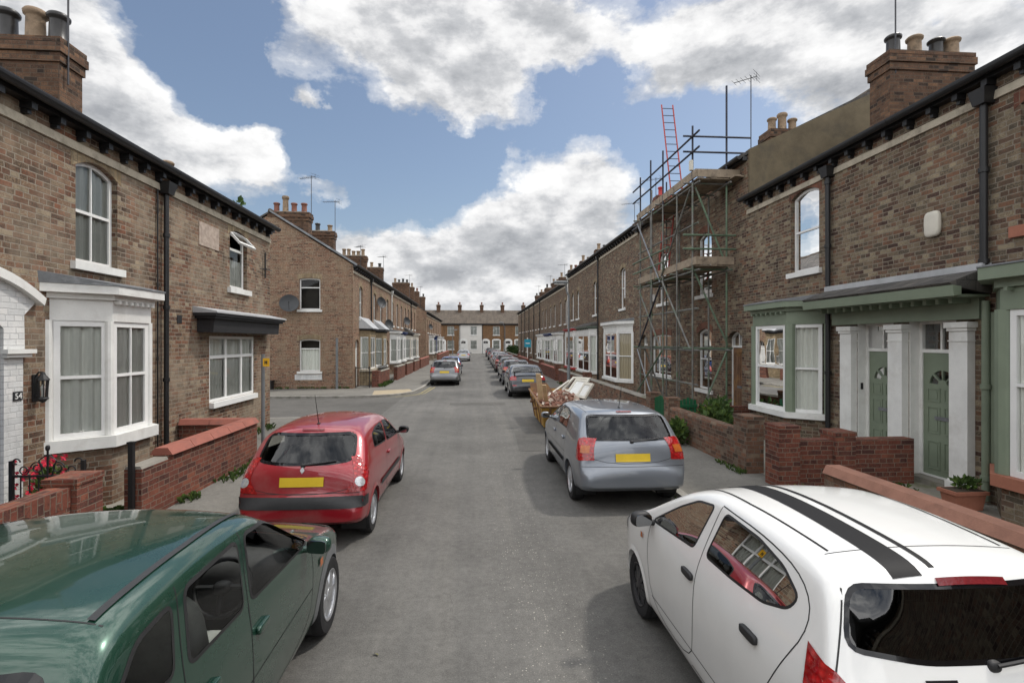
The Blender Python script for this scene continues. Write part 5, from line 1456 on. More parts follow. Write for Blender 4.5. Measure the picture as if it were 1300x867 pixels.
b.tube([F(14.62, .06, 4.25), F(14.62, .06, 4.95)], .022, 6); b.tube([F(14.62, .0, 4.5), F(14.62, .1, 4.5)], .02, 6); b.tube([F(14.3, .05, 4.47), F(14.9, .09, 4.5), F(15.08, .06, 4.52)], .012, 5)
b.tube([F(14.66, .06, 4.72), F(14.9, .10, 4.86), F(15.05, .05, 4.95)], .008, 5)
b.build('cable_bracket', M['black_plastic'], h)
chimney(h, -9.9, -8.0, 14.75, 15.25, 5.7, 7.0, [(-8.6, 15.0, .5, .15, 'pot_buff'), (-9.3, 15.0, .5, .15, 'pot_red')])

# ================================================================== far left: gabled corner house and its row
XF = -6.22
DG = 'brick terraced houses beyond the side road'
h = thing('brick_house', 'brick corner house, gable end to the side road with two white windows and a dish', 'house', (XF, 29, 0), DG)
u = lambda x: XF - x                                   # distance from the corner along the gable
g1 = (u(-7.86), u(-8.9), 4.12, 5.72, .05); g2 = (u(-7.86), u(-8.9), .98, 2.62, .06)
side_w = (28.1, 28.95, 3.75, 5.5, .14)
F = shell(h, 1, XF, 26.7, 31.4, 6.42, M['brick_far'], wall_holes([side_w, (28.35, 30.2, 1.0, 2.7, 0), (27.2, 28.0, .1, 2.6, .12)]), rise=2.55, depth=8.2, gable0=True, gholes=(g1, g2), base=.08)
G = frame((XF, 26.7), (-1, 0), (0, -1))
window(h, G, *g1[:4], arch=.05, style='top', curtain='none', lintel='gauged'); window(h, G, *g2[:4], arch=.06, style='top', curtain='half', lintel='gauged')
window(h, F, *side_w[:4], arch=.14, style='sash', curtain='net')
door(h, F, 27.2, 28.0, .1, 2.6, -.1, 'white_paint', fan=.5, fan_light=False, arch=.12)
bay(h, F, [(28.2, 0), (28.55, .5), (30.0, .5), (30.35, 0)], 1.0, 2.75, 3.1, 3.2, col='brick_buff', wincol='white', base='brick_buff', roof='pale_lead', roof_rise=.65, styles=('sash', 'pair', 'sash'), curtain='net', brackets=False, corn='dark_board', sillcol='cream_stone')
b = MB(); b.fbox(G, 1.55, 2.9, .001, .012, .55, .82); b.build('painted_brick_patch', M['white_brick'], h)
b = MB(); b.prism([(XF - 4.1, 26.58, 6.42 + 2.62), (XF - 4.1, 26.72, 9.04), (XF + .2, 26.72, 6.36), (XF + .2, 26.58, 6.36)], [(XF - 4.1, 26.58, 9.14), (XF - 4.1, 26.72, 9.14), (XF + .2, 26.72, 6.48), (XF + .2, 26.58, 6.48)]); b.build('verge_board', M['grey_lead'], h)
dish(h, -9.35, 26.66, 4.30, (.25, -1, .35), .46)
downpipe(h, XF, 30.9, .1, 6.1, (1, 0, 0))
chimney(h, -10.4, -8.45, 26.74, 27.3, 6.4, 9.05, [(-8.75, 27.0, .5, .14, 'pot_red'), (-9.25, 27.0, .5, .14, 'pot_red'), (-9.68, 27.0, .85, .15, 'pot_buff'), (-10.12, 27.0, .5, .14, 'pot_red')])
aerial(h, -8.38, 26.95, 8.2, 11.0, az=2.6)
b = MB(); b.box(-10.5, -10.15, 26.35, 26.69, .1, .5); b.box(-10.56, -10.1, 26.3, 26.7, .5, .55); b.build('meter_box', M['black_plastic'], h)

def row_house(label, grp, side, xf, y0, y1, eave, wallmat, ups, bay_=None, door_=None, gable0=False, gable1=False, rise=2.55, depth=8.2, lower=(), ch=None, ae=None, dpipe=None, dpmat='black', lintel='gauged', curt='net', upstyle='sash', bd=None, dsh=None, band='cream_stone', uparch=.14):
    h = thing('brick_house', label, 'house', (xf, (y0 + y1) / 2, 0), grp)
    hs = [(a, b_, z0, z1, uparch) for a, b_, z0, z1 in ups] + [(a, b_, z0, z1, .06) for a, b_, z0, z1 in lower]
    if bay_: hs.append((bay_['a'] + .4, bay_['b'] - .4, bay_['zs'], bay_['zh'], 0))
    if door_: hs.append((door_[0], door_[1], .1, door_[2], .2))
    F = shell(h, side, xf, y0, y1, eave, M[wallmat], wall_holes(hs), rise=rise, depth=depth, gable0=gable0, gable1=gable1, band=band)
    for i, (a, b_, z0, z1) in enumerate(ups): window(h, F, a, b_, z0, z1, arch=uparch, style=upstyle, curtain=curt if i % 2 == 0 else 'grey', lintel=lintel)
    for (a, b_, z0, z1) in lower: window(h, F, a, b_, z0, z1, arch=.06, style='pair', curtain='half', lintel=lintel)
    if door_: door(h, F, door_[0], door_[1], .1, door_[2], -.1, door_[3], fan=.45, fan_light=False, arch=.2)
    if bay_:
        k = {q: v for q, v in bay_.items() if q not in ('a', 'b', 'zs', 'zh', 'zt', 'zr', 'p', 'c')}
        p, c = bay_.get('p', .5), bay_.get('c', .45)
        bay(h, F, [(bay_['a'], 0), (bay_['a'] + c, p), (bay_['b'] - c, p), (bay_['b'], 0)], bay_['zs'], bay_['zh'], bay_['zt'], bay_['zr'], **k)
    xr = xf - side * depth / 2
    if ch:
        x0, x1 = sorted((xf - side * 2.2, xf - side * 4.2)); yc = ch['y']
        pots = [(x0 + .28 + (x1 - x0 - .56) * i / max(1, ch['n'] - 1), yc, random.choice((.4, .5, .55)), .14, random.choice(ch.get('mats', ('pot_red', 'pot_buff', 'pot_buff', 'pot_black')))) for i in range(ch['n'])]
        chimney(h, x0, x1, yc - .27, yc + .27, eave - .1, ch['z'] + (.75 if side < 0 else 0), pots, ch.get('mat', 'brick_stack'))
    if ae: aerial(h, xf - side * 2.1, ae[0], eave + .8, ae[1] + (.7 if side < 0 else 0), az=ae[2])
    if dpipe: downpipe(h, xf, dpipe, .1, eave - .3, (side, 0, 0), mat=dpmat)
    if dsh: dish(h, xf, dsh[0], dsh[1], (side, -.8, .3), .36)
    return h
BB = dict(p=.5, c=.42)
def mkbay(a, b_, zs=1.0, zh=2.7, zt=3.05, zr=3.25, **k):
    d = dict(a=a, b=b_, zs=zs, zh=zh, zt=zt, zr=zr, roof_rise=.15); d.update(k); return d
bfl = 'brick_far'
row_house('brick terraced house with a lead-roofed buff brick bay, next to the gabled corner house', DG, 1, XF, 31.4, 36.0, 6.42, bfl, [(32.0, 32.8, 3.7, 5.5), (34.2, 35.0, 3.7, 5.5)], mkbay(32.1, 34.2, col='brick_buff', base='brick_buff', roof='pale_lead', roof_rise=.6, brackets=False, corn='dark_board', styles=('sash', 'pair', 'sash')), (34.7, 35.6, 2.6, 'white_paint'), ch=dict(y=31.5, z=9.05, n=3), ae=(31.2, 10.9, 2.8), dsh=(33.4, 4.9))
row_house('brick terraced house with white bay and white downpipe, third along from the side road', DG, 1, XF, 36.0, 40.6, 6.42, bfl, [(36.6, 37.4, 3.7, 5.5), (38.9, 39.7, 3.7, 5.5)], mkbay(38.0, 40.2, col='white_paint', styles=('sash', 'pair', 'sash')), (36.6, 37.5, 2.6, 'white_paint'), dpipe=38.4, dpmat='white_paint', ae=(38.0, 9.5, 2.2), dsh=(36.3, 3.6))
row_house('brick terraced house with a navy fascia over its white bay window', DG, 1, XF, 40.6, 45.2, 6.42, bfl, [(41.3, 42.1, 3.7, 5.5), (43.6, 44.4, 3.7, 5.5)], mkbay(41.2, 43.4, col='white_paint', corn='navy', styles=('sash', 'pair', 'sash')), (43.9, 44.8, 2.6, 'navy'), ch=dict(y=40.6, z=9.1, n=5, mats=('pot_buff',)))
row_house('brick terraced house with a dark red fascia and slate bay roof, beyond the navy one', DG, 1, XF, 45.2, 49.8, 6.42, bfl, [(46.0, 46.8, 3.7, 5.5), (48.2, 49.0, 3.7, 5.5)], mkbay(45.9, 48.1, col='cream_paint', corn='dark_board', roof='slate', roof_rise=.5, styles=('sash', 'pair', 'sash')), (48.5, 49.4, 2.6, 'red_paint'), ch=dict(y=47.6, z=9.2, n=3), ae=(47.4, 10.3, 2.4), dsh=(45.6, 4.2))
row_house('last brick terraced house before the gap, with a plain pale bay', DG, 1, XF, 49.8, 55.0, 6.42, bfl, [(50.6, 51.4, 3.7, 5.5), (53.0, 53.8, 3.7, 5.5)], mkbay(50.7, 53.0, col='cream_paint', styles=('sash', 'pair', 'sash')), (53.6, 54.5, 2.6, 'white_paint'), gable1=True, dpipe=49.9)
X2 = -5.9
row_house('brick end house with a blind gable where the row starts again past the gap', DG, 1, X2, 63.0, 69.0, 6.1, bfl, [(64.2, 65.1, 3.6, 5.3), (67.0, 67.9, 3.6, 5.3)], mkbay(66.3, 68.6, col='white_paint', styles=('sash', 'pair', 'sash')), (64.2, 65.1, 2.6, 'white_paint'), gable0=True, ch=dict(y=64.0, z=9.7, n=4), ae=(63.6, 10.7, 2.5), dsh=(66, 4.3))
row_house('brick terraced house with bright navy doorcase far along the street', DG, 1, X2, 69.0, 75.0, 6.1, bfl, [(70, 70.9, 3.6, 5.3), (73, 73.9, 3.6, 5.3)], mkbay(72.3, 74.6, col='navy', corn='navy', styles=('sash', 'pair', 'sash')), (70, 70.9, 2.6, 'navy'), ch=dict(y=69.0, z=9.7, n=4))
row_house('brick terraced house with white bay, between the navy doorcase and the end of the street', DG, 1, X2, 75.0, 81.0, 6.1, bfl, [(76, 76.9, 3.6, 5.3), (79, 79.9, 3.6, 5.3)], mkbay(78.3, 80.6, col='white_paint', styles=('sash', 'pair', 'sash')), (76, 76.9, 2.6, 'white_paint'), ch=dict(y=75.0, z=9.7, n=4), ae=(76, 10.6, 2.4))
row_house('last brick house of the row at the end junction, opposite the end terrace', DG, 1, X2, 81.0, 90.0, 6.1, bfl, [(82.5, 83.4, 3.6, 5.3), (87, 87.9, 3.6, 5.3)], mkbay(86, 88.4, col='white_paint', styles=('sash', 'pair', 'sash')), (82.5, 83.4, 2.6, 'red_paint'), gable1=True, ch=dict(y=84.0, z=9.7, n=3))
XR = 7.6
def column(b, F, y0, y1):
    b.fbox(F, y0, y1, .002, .13, .315, 2.66); b.fbox(F, y0 - .04, y1 + .04, .002, .165, .1, .31); b.fbox(F, y0 - .015, y1 + .015, .002, .145, .31, .34)
    b.fbox(F, y0 - .012, y1 + .012, .002, .142, 2.50, 2.52); b.fbox(F, y0 - .02, y1 + .02, .002, .155, 2.662, 2.71); b.fbox(F, y0 - .045, y1 + .045, .002, .18, 2.712, 2.80)
RG = 'brick terraced houses of the street'
# ================================================================== right: house with the outer green door
h = thing('brick_house', 'dark brick house with a sage bay on a terracotta sill and a green door', 'house', (XR, 6.2, 0), RG)
w0 = (5.62, 6.62, 4.12, 6.0, .14)
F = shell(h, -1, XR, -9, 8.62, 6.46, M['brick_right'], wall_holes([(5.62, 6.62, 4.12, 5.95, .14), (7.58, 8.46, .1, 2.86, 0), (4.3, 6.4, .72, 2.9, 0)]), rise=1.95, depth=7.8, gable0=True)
window(h, F, 5.62, 6.62, 4.12, 5.95, arch=.14, style='sash', curtain='net', sill='terracotta', lintel='gauged_red', sillh=.16)
bay(h, F, [(3.6, 0), (4.2, .55), (6.40, .55), (6.98, 0)], .72, 2.92, 3.22, 3.50, col='sage', wincol='white', base='brick_right', sillcol='terracotta', roof='grey_lead', styles=('sash', 'sash', 'sash'), curtain='net', post=.11, fw=.08, roof_rise=.14, over=.2, mid=.55, sill_h=.16)
dr = door(h, F, 7.60, 8.44, .2, 2.858, -.17, 'sage', fan=.52)
b = MB()
b.fbox(F, 7.582, 7.60, -.2, -.001, .1, 2.855); b.fbox(F, 8.44, 8.458, -.2, -.001, .1, 2.855)
column(b, F, 7.270, 7.575)
column(b, F, 8.470, 8.780)
b.build('door_column', M['white_paint'], h)
b = MB(); b.fbox(F, 7.60, 8.46, -.3, .05, .1, .195); b.build('doorstep', M['stone_old'], h)
b = MB()                                               # lean-to canopy shared by the two doors
b.fbox(F, 7.12, 10.28, .002, .10, 2.84, 3.16); b.fbox(F, 7.05, 10.42, .002, .50, 3.162, 3.20)
for i in range(14): b.fbox(F, 7.25 + i * .225, 7.31 + i * .225, .101, .40, 3.08, 3.161)
b.prism([F(7.0, .50, 3.19), F(10.45, .50, 3.19), F(10.45, .62, 3.17), F(7.0, .62, 3.17)], [F(7.0, .50, 3.31), F(10.45, .50, 3.31), F(10.45, .64, 3.33), F(7.0, .64, 3.33)])
cn = b.build('door_canopy', M['sage'], h)
b = MB(); b.prism([F(7.02, 0, 3.205), F(10.43, 0, 3.205), F(10.43, .60, 3.315), F(7.02, .60, 3.315)], [F(7.02, 0, 3.62), F(10.43, 0, 3.62), F(10.43, .66, 3.37), F(7.02, .66, 3.37)]); b.build('canopy_roof', M['slate'], cn)
b = MB(); b.fbox(F, 7.02, 10.43, .003, .16, 3.55, 3.66); b.build('lead_flashing', M['pale_lead'], cn)
downpipe(h, XR, 7.06, 3.35, 6.1, (-1, 0, 0), r=.05); downpipe(h, XR, 7.03, .15, 3.1, (-1, 0, 0), r=.05, mat='sage', hopper=False)
b = MB(); blob(b, F(7.95, .05, 4.44), .05, .14, .21, 10, 4); b.build('alarm_box', M['cream_paint'], h, sm=60)
# ================================================================== right: house with the inner green door
h = thing('brick_house', 'dark brick house with a sage bay on a white sill and a green door', 'house', (XR, 11.2, 0), RG)
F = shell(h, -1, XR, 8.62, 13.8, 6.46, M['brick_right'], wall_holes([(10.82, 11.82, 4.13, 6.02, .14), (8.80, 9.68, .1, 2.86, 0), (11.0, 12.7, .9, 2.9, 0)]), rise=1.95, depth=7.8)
window(h, F, 10.82, 11.82, 4.13, 6.02, arch=.14, style='sash', curtain='grey', lintel='gauged_red')
bay(h, F, [(10.55, 0), (11.08, .58), (12.50, .58), (13.05, 0)], .92, 2.88, 3.18, 3.40, col='sage', wincol='white', base='brick_right', sillcol='white_paint', roof='grey_lead', styles=('sash', 'sash', 'sash'), curtain='net', post=.10, fw=.075, roof_rise=.16, over=.18, mid=.5, sill_h=.13)
door(h, F, 8.82, 9.66, .2, 2.858, -.17, 'sage', fan=.52)
b = MB()
b.fbox(F, 8.802, 8.82, -.2, -.001, .1, 2.855); b.fbox(F, 9.66, 9.678, -.2, -.001, .1, 2.855)
column(b, F, 9.690, 10.000)
b.build('door_column', M['white_paint'], h)
b = MB(); b.fbox(F, 8.78, 9.64, -.3, .05, .1, .195); b.build('doorstep', M['stone_old'], h)
b = MB(); b.fbox(F, 9.650, 9.6595, -.10, -.05, 1.55, 1.68); b.build('door_bell', M['black_plastic'], h)
downpipe(h, XR, 10.42, .15, 6.1, (-1, 0, 0), r=.05)
chimney(h, 9.42, 11.42, 11.0, 11.6, 6.4, 9.1, [(9.75, 11.3, .50, .15, 'pot_black'), (10.28, 11.3, .50, .15, 'pot_buff'), (10.82, 11.3, .46, .15, 'pot_black'), (11.2, 11.3, .48, .16, 'pot_buff')], 'brick_stack')
aerial(h, 9.55, 11.0, 8.6, 10.9, az=2.2)

# ================================================================== right: the scaffolded house
h = thing('brick_house', 'tall brick house behind the scaffold, with olive rendered parapet, next to the sage bay', 'house', (XR, 16.2, 0), RG)
S1 = [(15.98, 17.02, 4.05, 6.1, .16), (15.98, 17.02, .92, 2.92, .14), (14.1, 14.95, .1, 2.8, .18)]
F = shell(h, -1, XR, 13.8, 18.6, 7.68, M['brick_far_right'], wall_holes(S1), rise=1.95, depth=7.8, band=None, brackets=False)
window(h, F, *S1[0][:4], arch=.16, style='sash', curtain='none', lintel='gauged_red'); window(h, F, *S1[1][:4], arch=.14, style='sash', curtain='none', lintel='gauged_red')
door(h, F, *S1[2][:4], -.14, 'rust_brown', fan=.45, fan_light=False, arch=.18)
b = MB(); b.prism([(XR + .02, 13.72, 6.6), (XR + 3.9, 13.72, 8.2), (XR + 3.9, 13.72, 9.66), (XR + .02, 13.72, 7.86)], [(XR + .02, 13.95, 6.6), (XR + 3.9, 13.95, 8.2), (XR + 3.9, 13.95, 9.66), (XR + .02, 13.95, 7.86)])
b.prism([(XR + 7.8, 13.72, 6.6), (XR + 3.9, 13.72, 8.2), (XR + 3.9, 13.72, 9.66), (XR + 7.8, 13.72, 7.86)], [(XR + 7.8, 13.95, 6.6), (XR + 3.9, 13.95, 8.2), (XR + 3.9, 13.95, 9.66), (XR + 7.8, 13.95, 7.86)])
b.build('parapet', M['render'], h)
chimney(h, 9.55, 11.7, 15.9, 16.5, 7.6, 9.35, [(9.75, 16.2, .45, .13, 'pot_buff'), (10.1, 16.2, .62, .14, 'pot_buff'), (10.45, 16.2, .45, .13, 'pot_buff'), (11.4, 16.2, .5, .14, 'pot_buff')])
aerial(h, 8.7, 15.6, 8.2, 10.9, az=2.3, elems=6, boom=.7)
h = thing('brick_house', 'tall brick house with a wide three-light white window under the far end of the scaffold', 'house', (XR, 21, 0), RG)
S2 = [(19.7, 20.75, 4.05, 6.1, .16), (19.4, 21.6, 1.1, 2.78, .06), (22.1, 22.95, .1, 2.8, .18)]
F = shell(h, -1, XR, 18.6, 23.4, 7.68, M['brick_far_right'], wall_holes(S2), rise=1.95, depth=7.8, band=None, brackets=False)
window(h, F, *S2[0][:4], arch=.16, style='sash', curtain='net', lintel='gauged_red'); window(h, F, *S2[1][:4], arch=.06, style='triple', curtain='half', lintel='gauged_red')
door(h, F, *S2[2][:4], -.14, 'rust_brown', fan=.45, fan_light=False, arch=.18)
b = MB(); b.fbox(F, 21.2, 21.45, .001, .1, 4.2, 4.5); b.build('meter_box', M['white'], h)
bfr = 'brick_far_right'
GR = 'brick terraced houses beyond the scaffolding'
def rr(label, y0, y1, eave, ups, **k): return row_house(label, GR, -1, XR, y0, y1, eave, bfr, ups, rise=1.95, depth=7.8, **k)
rr('brick house with a tall white canted bay and big square chimney, just past the scaffolding', 23.4, 31.05, 7.9, [(25.5, 26.4, 4.2, 6.3)], bay_=mkbay(24.2, 28.2, p=.6, c=.7, zs=.62, zh=2.95, zt=3.25, zr=3.5, styles=('sash', 'pair', 'sash'), curtain='tan'), door_=(29.3, 30.2, 2.75, 'rust_brown'), ch=dict(y=27.2, z=9.6, n=1, mats=('red_paint',), mat='brick_wall'), ae=(26.9, 10.6, 2.4), dpipe=31.0)
rr('brick house with a green fascia over a wide white bay, beside the full-height downpipe', 31.05, 36.3, 7.9, [(31.6, 32.5, 4.2, 6.3)], bay_=mkbay(31.3, 35.6, p=.5, c=.3, zs=.6, zh=2.9, zt=3.3, zr=3.45, corn='sage_dark', col='white_paint', roof='slate', roof_rise=.3, styles=('sash', 'pair', 'sash')), ch=dict(y=30.9, z=9.0, n=2, mats=('pot_buff',)), ae=(30.6, 10.3, 2.5))
rr('brick house with a bright red fascia and red-painted sill, next to the green fascia', 36.3, 41.2, 7.9, [(37.0, 37.9, 4.2, 6.3), (39.0, 39.9, 4.2, 6.3)], bay_=mkbay(36.5, 40.4, p=.5, c=.3, zs=.6, zh=2.9, zt=3.3, zr=3.45, corn='red_paint', sillcol='red_paint', styles=('sash', 'pair', 'sash')), dpipe=41.1, dpmat='white_paint', uparch=.3)
rr('brick house with ornate white bay brackets, first of the lower stretch past the red fascia', 41.2, 47.2, 7.45, [(42.2, 43.0, 4.0, 6.0), (44.8, 45.6, 4.0, 6.0)], bay_=mkbay(43.8, 46.8, zs=.7, styles=('sash', 'pair', 'sash')), door_=(42.2, 43.1, 2.7, 'white_paint'), ch=dict(y=41.2, z=9.2, n=4))
rr('brick house with a wide plain white bay and navy cornice, past the ornate brackets', 47.2, 53.2, 7.45, [(48.2, 49.0, 4.0, 6.0), (51.0, 51.8, 4.0, 6.0)], bay_=mkbay(48.0, 52.6, zs=.7, corn='navy', styles=('sash', 'pair', 'sash')), ch=dict(y=47.2, z=9.2, n=4))
rr('brick house with a broad white box bay beside the cyan board', 53.2, 59.2, 7.45, [(54.2, 55.0, 4.0, 6.0), (57.0, 57.8, 4.0, 6.0)], bay_=mkbay(54.0, 58.8, zs=.7, styles=('sash', 'pair', 'sash')), ch=dict(y=53.2, z=9.2, n=4), ae=(55, 10.2, 2.4))
for i, (y0, lab) in enumerate(((59.2, 'brick house with black downpipe and flat upper windows, first beyond the cyan board'), (65.2, 'brick house second beyond the cyan board'), (71.2, 'brick house third beyond the cyan board'), (77.2, 'brick house last but one before the end junction, on the side of the parked row'), (83.2, 'brick house at the end junction, on the side of the parked row'))):
    y1 = y0 + 6
    rr(lab, y0, y1 + (.8 if i == 4 else 0), 7.45, [(y0 + 1, y0 + 1.8, 4.0, 6.0), (y0 + 3.9, y0 + 4.7, 4.0, 6.0)], lower=[(y0 + 3.4, y0 + 4.9, 1.0, 2.7)], door_=(y0 + 1, y0 + 1.9, 2.7, 'white_paint'), ch=dict(y=y0, z=9.2, n=3 + i % 2), dpipe=y0 + .1, gable1=(i == 4), ae=(y0 + .4, 10.3, 2.2) if i in (1, 3) else None)

# ================================================================== the terrace that closes the street
EG = 'houses of the end terrace'
YE = 101.0
def end_house(label, x0, x1, mat, wx, dx, arch_white=True, win_white=False):
    h = thing('brick_house' if mat != 'render_white' else 'rendered_house', label, 'house', ((x0 + x1) / 2, YE, 0), EG)
    F = frame((0, YE), (1, 0), (0, -1))
    hs = [(wx - .65, wx + .65, 3.75, 5.5, .0), (wx - .65, wx + .65, .95, 2.7, .0)] + ([(dx - .48, dx + .48, .1, 2.6, .2)] if dx is not None else [])
    b = MB(); b.plate(F, [(x0, .08), (x1, .08), (x1, 5.95), (x0, 5.95)], wall_holes(hs), -.16, 0, rim=False); b.plate(frame((0, YE + 8), (1, 0), (0, 1)), [(x0, .08), (x1, .08), (x1, 5.95), (x0, 5.95)], [], 0, 0)
    for xx in (x0, x1): b.add([(xx, YE, .08), (xx, YE + 8, .08), (xx, YE + 8, 5.95), (xx, YE, 5.95)], [(0, 1, 2, 3)])
    b.build('wall', M[mat], h)
    for q in hs[:2]: window(h, F, *q[:4], arch=0, style='pair' if q[2] > 3 else 'sash', curtain='grey', lintel=None)
    if dx is not None:
        door(h, F, *hs[2][:4], -.1, 'white_paint', fan=.5, fan_light=False, arch=.2)
        b = MB(); n = 10
        inn = [(dx + .48, .1), (dx + .48, 2.42)] + [(dx + .48 * math.cos(R(180 * i / n)), 2.42 + .22 * math.sin(R(180 * i / n))) for i in range(1, n)] + [(dx - .48, 2.42), (dx - .48, .1)]
        ou = [(dx + .85, .1), (dx + .85, 2.5)] + [(dx + .85 * math.cos(R(180 * i / n)), 2.5 + .55 * math.sin(R(180 * i / n))) for i in range(1, n)] + [(dx - .85, 2.5), (dx - .85, .1)]
        b.plate(F, inn + ou[::-1], [], 0, .04); b.build('door_surround', M['white_paint'], h)
    if win_white:
        b = MB(); b.plate(F, [(wx - .85, .8), (wx + .85, .8), (wx + .85, 2.8), (wx + .5, 3.0), (wx - .5, 3.0), (wx - .85, 2.8)], [[(wx - .64, .96), (wx + .64, .96), (wx + .64, 2.69), (wx - .64, 2.69)]], 0, .035); b.build('window_surround', M['white_paint'], h)
    r = MB()
    r.prism([(x0, YE - .25, 5.93), (x1, YE - .25, 5.93), (x1, YE + 4, 8.75), (x0, YE + 4, 8.75)], [(x0, YE - .25, 6.05), (x1, YE - .25, 6.05), (x1, YE + 4, 8.87), (x0, YE + 4, 8.87)])
    r.prism([(x0, YE + 8.2, 5.93), (x1, YE + 8.2, 5.93), (x1, YE + 4.001, 8.75), (x0, YE + 4.001, 8.75)], [(x0, YE + 8.2, 6.05), (x1, YE + 8.2, 6.05), (x1, YE + 4.001, 8.87), (x0, YE + 4.001, 8.87)])
    r.build('roof', M['tile_brown'], h)
    g = MB(); g.box(x0 + .01, x1 - .01, YE - .36, YE - .24, 5.86, 5.98); g.box(x0 + .01, x1 - .01, YE - .12, YE - .001, 5.72, 5.92); g.build('gutter', M['black'], h)
    chimney(h, x0 - .35, x0 + .35, YE + 3.2, YE + 4.6, 7.6, 9.9, [(x0, YE + 3.6, .55, .15, 'pot_red'), (x0, YE + 4.2, .45, .15, 'pot_red')], 'brick_stack')
    downpipe(h, x0 + .12, YE, .1, 5.7, (0, -1, 0))
    return h
for x0, x1, mat, wx, dx, lab, ww in ((-11.7, -7.4, 'brick_end', -9.0, -10.6, 'brown brick house of the end terrace hidden behind the last house of the lead-roofed row', False),
                                   (-7.4, -3.1, 'brick_end', -4.75, -6.5, 'brown brick house of the end terrace with its grey windows beside the white rendered one', False),
                                   (-3.1, 1.35, 'render_white', -.25, -2.3, 'white rendered house closing the end of the street', False),
                                   (1.35, 5.6, 'brick_end', 4.2, 2.1, 'brown brick house of the end terrace with a white arched doorway adjoining the white one', True),
                                   (5.6, 9.9, 'brick_end', 8.6, 6.5, 'brown brick house of the end terrace behind the far street lamp', True),
                                   (9.9, 14.2, 'brick_end', 12.9, 10.8, 'brown brick house of the end terrace past the far street lamp', True)):
    end_house(lab, x0, x1, mat, wx, dx, win_white=ww)
# ================================================================== garden walls, gates, plants, scaffold, skip, lamps
def gwall(label, segs, mat='brick_wall', cop=None, copm=None, pillars=(), grp='front garden walls', soldier=None, coph=.09, copw=.05, cat='wall', tiles=None):
    """segs: (x0,x1,y0,y1,z1) boxes from the pavement up"""
    x0, x1, y0, y1, z1 = segs[0]
    t_ = thing('brick_garden_wall', label, cat, ((x0 + x1) / 2, (y0 + y1) / 2, .08), grp)
    b = MB()
    for (x0, x1, y0, y1, z1) in segs: b.box(x0, x1, y0, y1, .06, z1)
    b.build('wall', M[mat], t_)
    if soldier:
        b = MB()
        for (x0, x1, y0, y1, z1) in segs: b.box(x0 - .004, x1 + .004, y0, y1, z1 + .001, z1 + soldier)
        b.build('soldier_course', M['soldier'], t_)
    if cop:
        b = MB()
        for (x0, x1, y0, y1, z1) in segs:
            lx, ly = x1 - x0, y1 - y0
            along_y = ly > lx
            n = max(1, round((ly if along_y else lx) / (tiles or 50)))
            for i in range(n):
                g = .006
                if along_y:
                    a, e = y0 + ly * i / n + g, y0 + ly * (i + 1) / n - g; m = (x0 + x1) / 2
                    b.prism([(x0 - copw, a, z1), (x1 + copw, a, z1), (x1 + copw, e, z1), (x0 - copw, e, z1)], [(x0 + .02, a, z1 + coph), (x1 - .02, a, z1 + coph), (x1 - .02, e, z1 + coph), (x0 + .02, e, z1 + coph)])
                else:
                    a, e = x0 + lx * i / n + g, x0 + lx * (i + 1) / n - g
                    b.prism([(a, y0 - copw, z1), (e, y0 - copw, z1), (e, y1 + copw, z1), (a, y1 + copw, z1)], [(a, y0 + .02, z1 + coph), (e, y0 + .02, z1 + coph), (e, y1 - .02, z1 + coph), (a, y1 - .02, z1 + coph)])
        b.build('coping', M[copm or cop], t_)
    for (xa, xb, ya, yb, z) in pillars:
        b = MB(); b.box(xa, xb, ya, yb, .06, z - .07); b.box(xa - .012, xb + .012, ya - .012, yb + .012, z - .069, z); b.build('pillar', M[mat], t_)
    return t_
gwall('low red brick garden wall with a soldier course and square pillar, in front of the white doorway', [(-4.72, -4.5, 3.6, 6.05, .66)], soldier=.215, pillars=[(-4.80, -4.44, 6.06, 6.46, .96)])
gwall('red brick garden wall with sloping red coping tiles, beside the yellow-signed post', [(-4.64, -4.42, 7.75, 10.75, .86), (-5.82, -4.645, 10.53, 10.75, .86)], cop='red_coping', tiles=.6, coph=.10)
gwall('plain stub of red brick garden wall beside the black gate post', [(-4.64, -4.42, 7.14, 7.745, .80)], cop='concrete', coph=.04, copw=.0)
t_ = thing('gate_post', 'slim black iron gate post at the open gateway', 'post', (-4.52, 7.10, .1))
b = MB(); b.box(-4.55, -4.49, 7.07, 7.125, .1, 1.16); b.box(-4.56, -4.48, 7.06, 7.135, 1.16, 1.18); b.build('post', M['black'], t_)
t_ = thing('iron_gate', 'black wrought iron garden gate with scrolled top, standing open by the white doorway', 'gate', (-5.1, 6.6, .1))
b = MB(); xa, xb, yg = -5.58, -4.76, 6.60
for x in (xa, xb): b.box(x - .02, x + .02, yg - .02, yg + .02, .16, 1.06)
for z in (.22, .55, .86): b.box(xa, xb, yg - .012, yg + .012, z, z + .025)
for i in range(1, 8):
    x = xa + (xb - xa) * i / 8; b.tube([(x, yg, .22), (x, yg, .86)], .008, 6)
b.build('frame', M['black'], t_)
b = MB()
def scroll(cx, cz, r, s, turns=1.2, flip=1):
    return [(cx + flip * (r * (1 - .55 * i / 20)) * math.cos(s + turns * 2 * math.pi * i / 20), yg, cz + (r * (1 - .55 * i / 20)) * math.sin(s + turns * 2 * math.pi * i / 20)) for i in range(21)]
m = (xa + xb) / 2
for fx in (-1, 1):
    b.tube(scroll(m + fx * .12, .97, .075, 0, 1.3, fx), .008, 5); b.tube(scroll(m + fx * .27, .945, .06, math.pi, 1.3, fx), .008, 5)
    b.tube([(m + fx * .05, yg, .88), (m + fx * .1, yg, 1.06), (m + fx * .02, yg, 1.12)], .008, 5)
    b.tube(scroll(m + fx * .36, 1.04, .05, 0, .8, -fx), .009, 5)
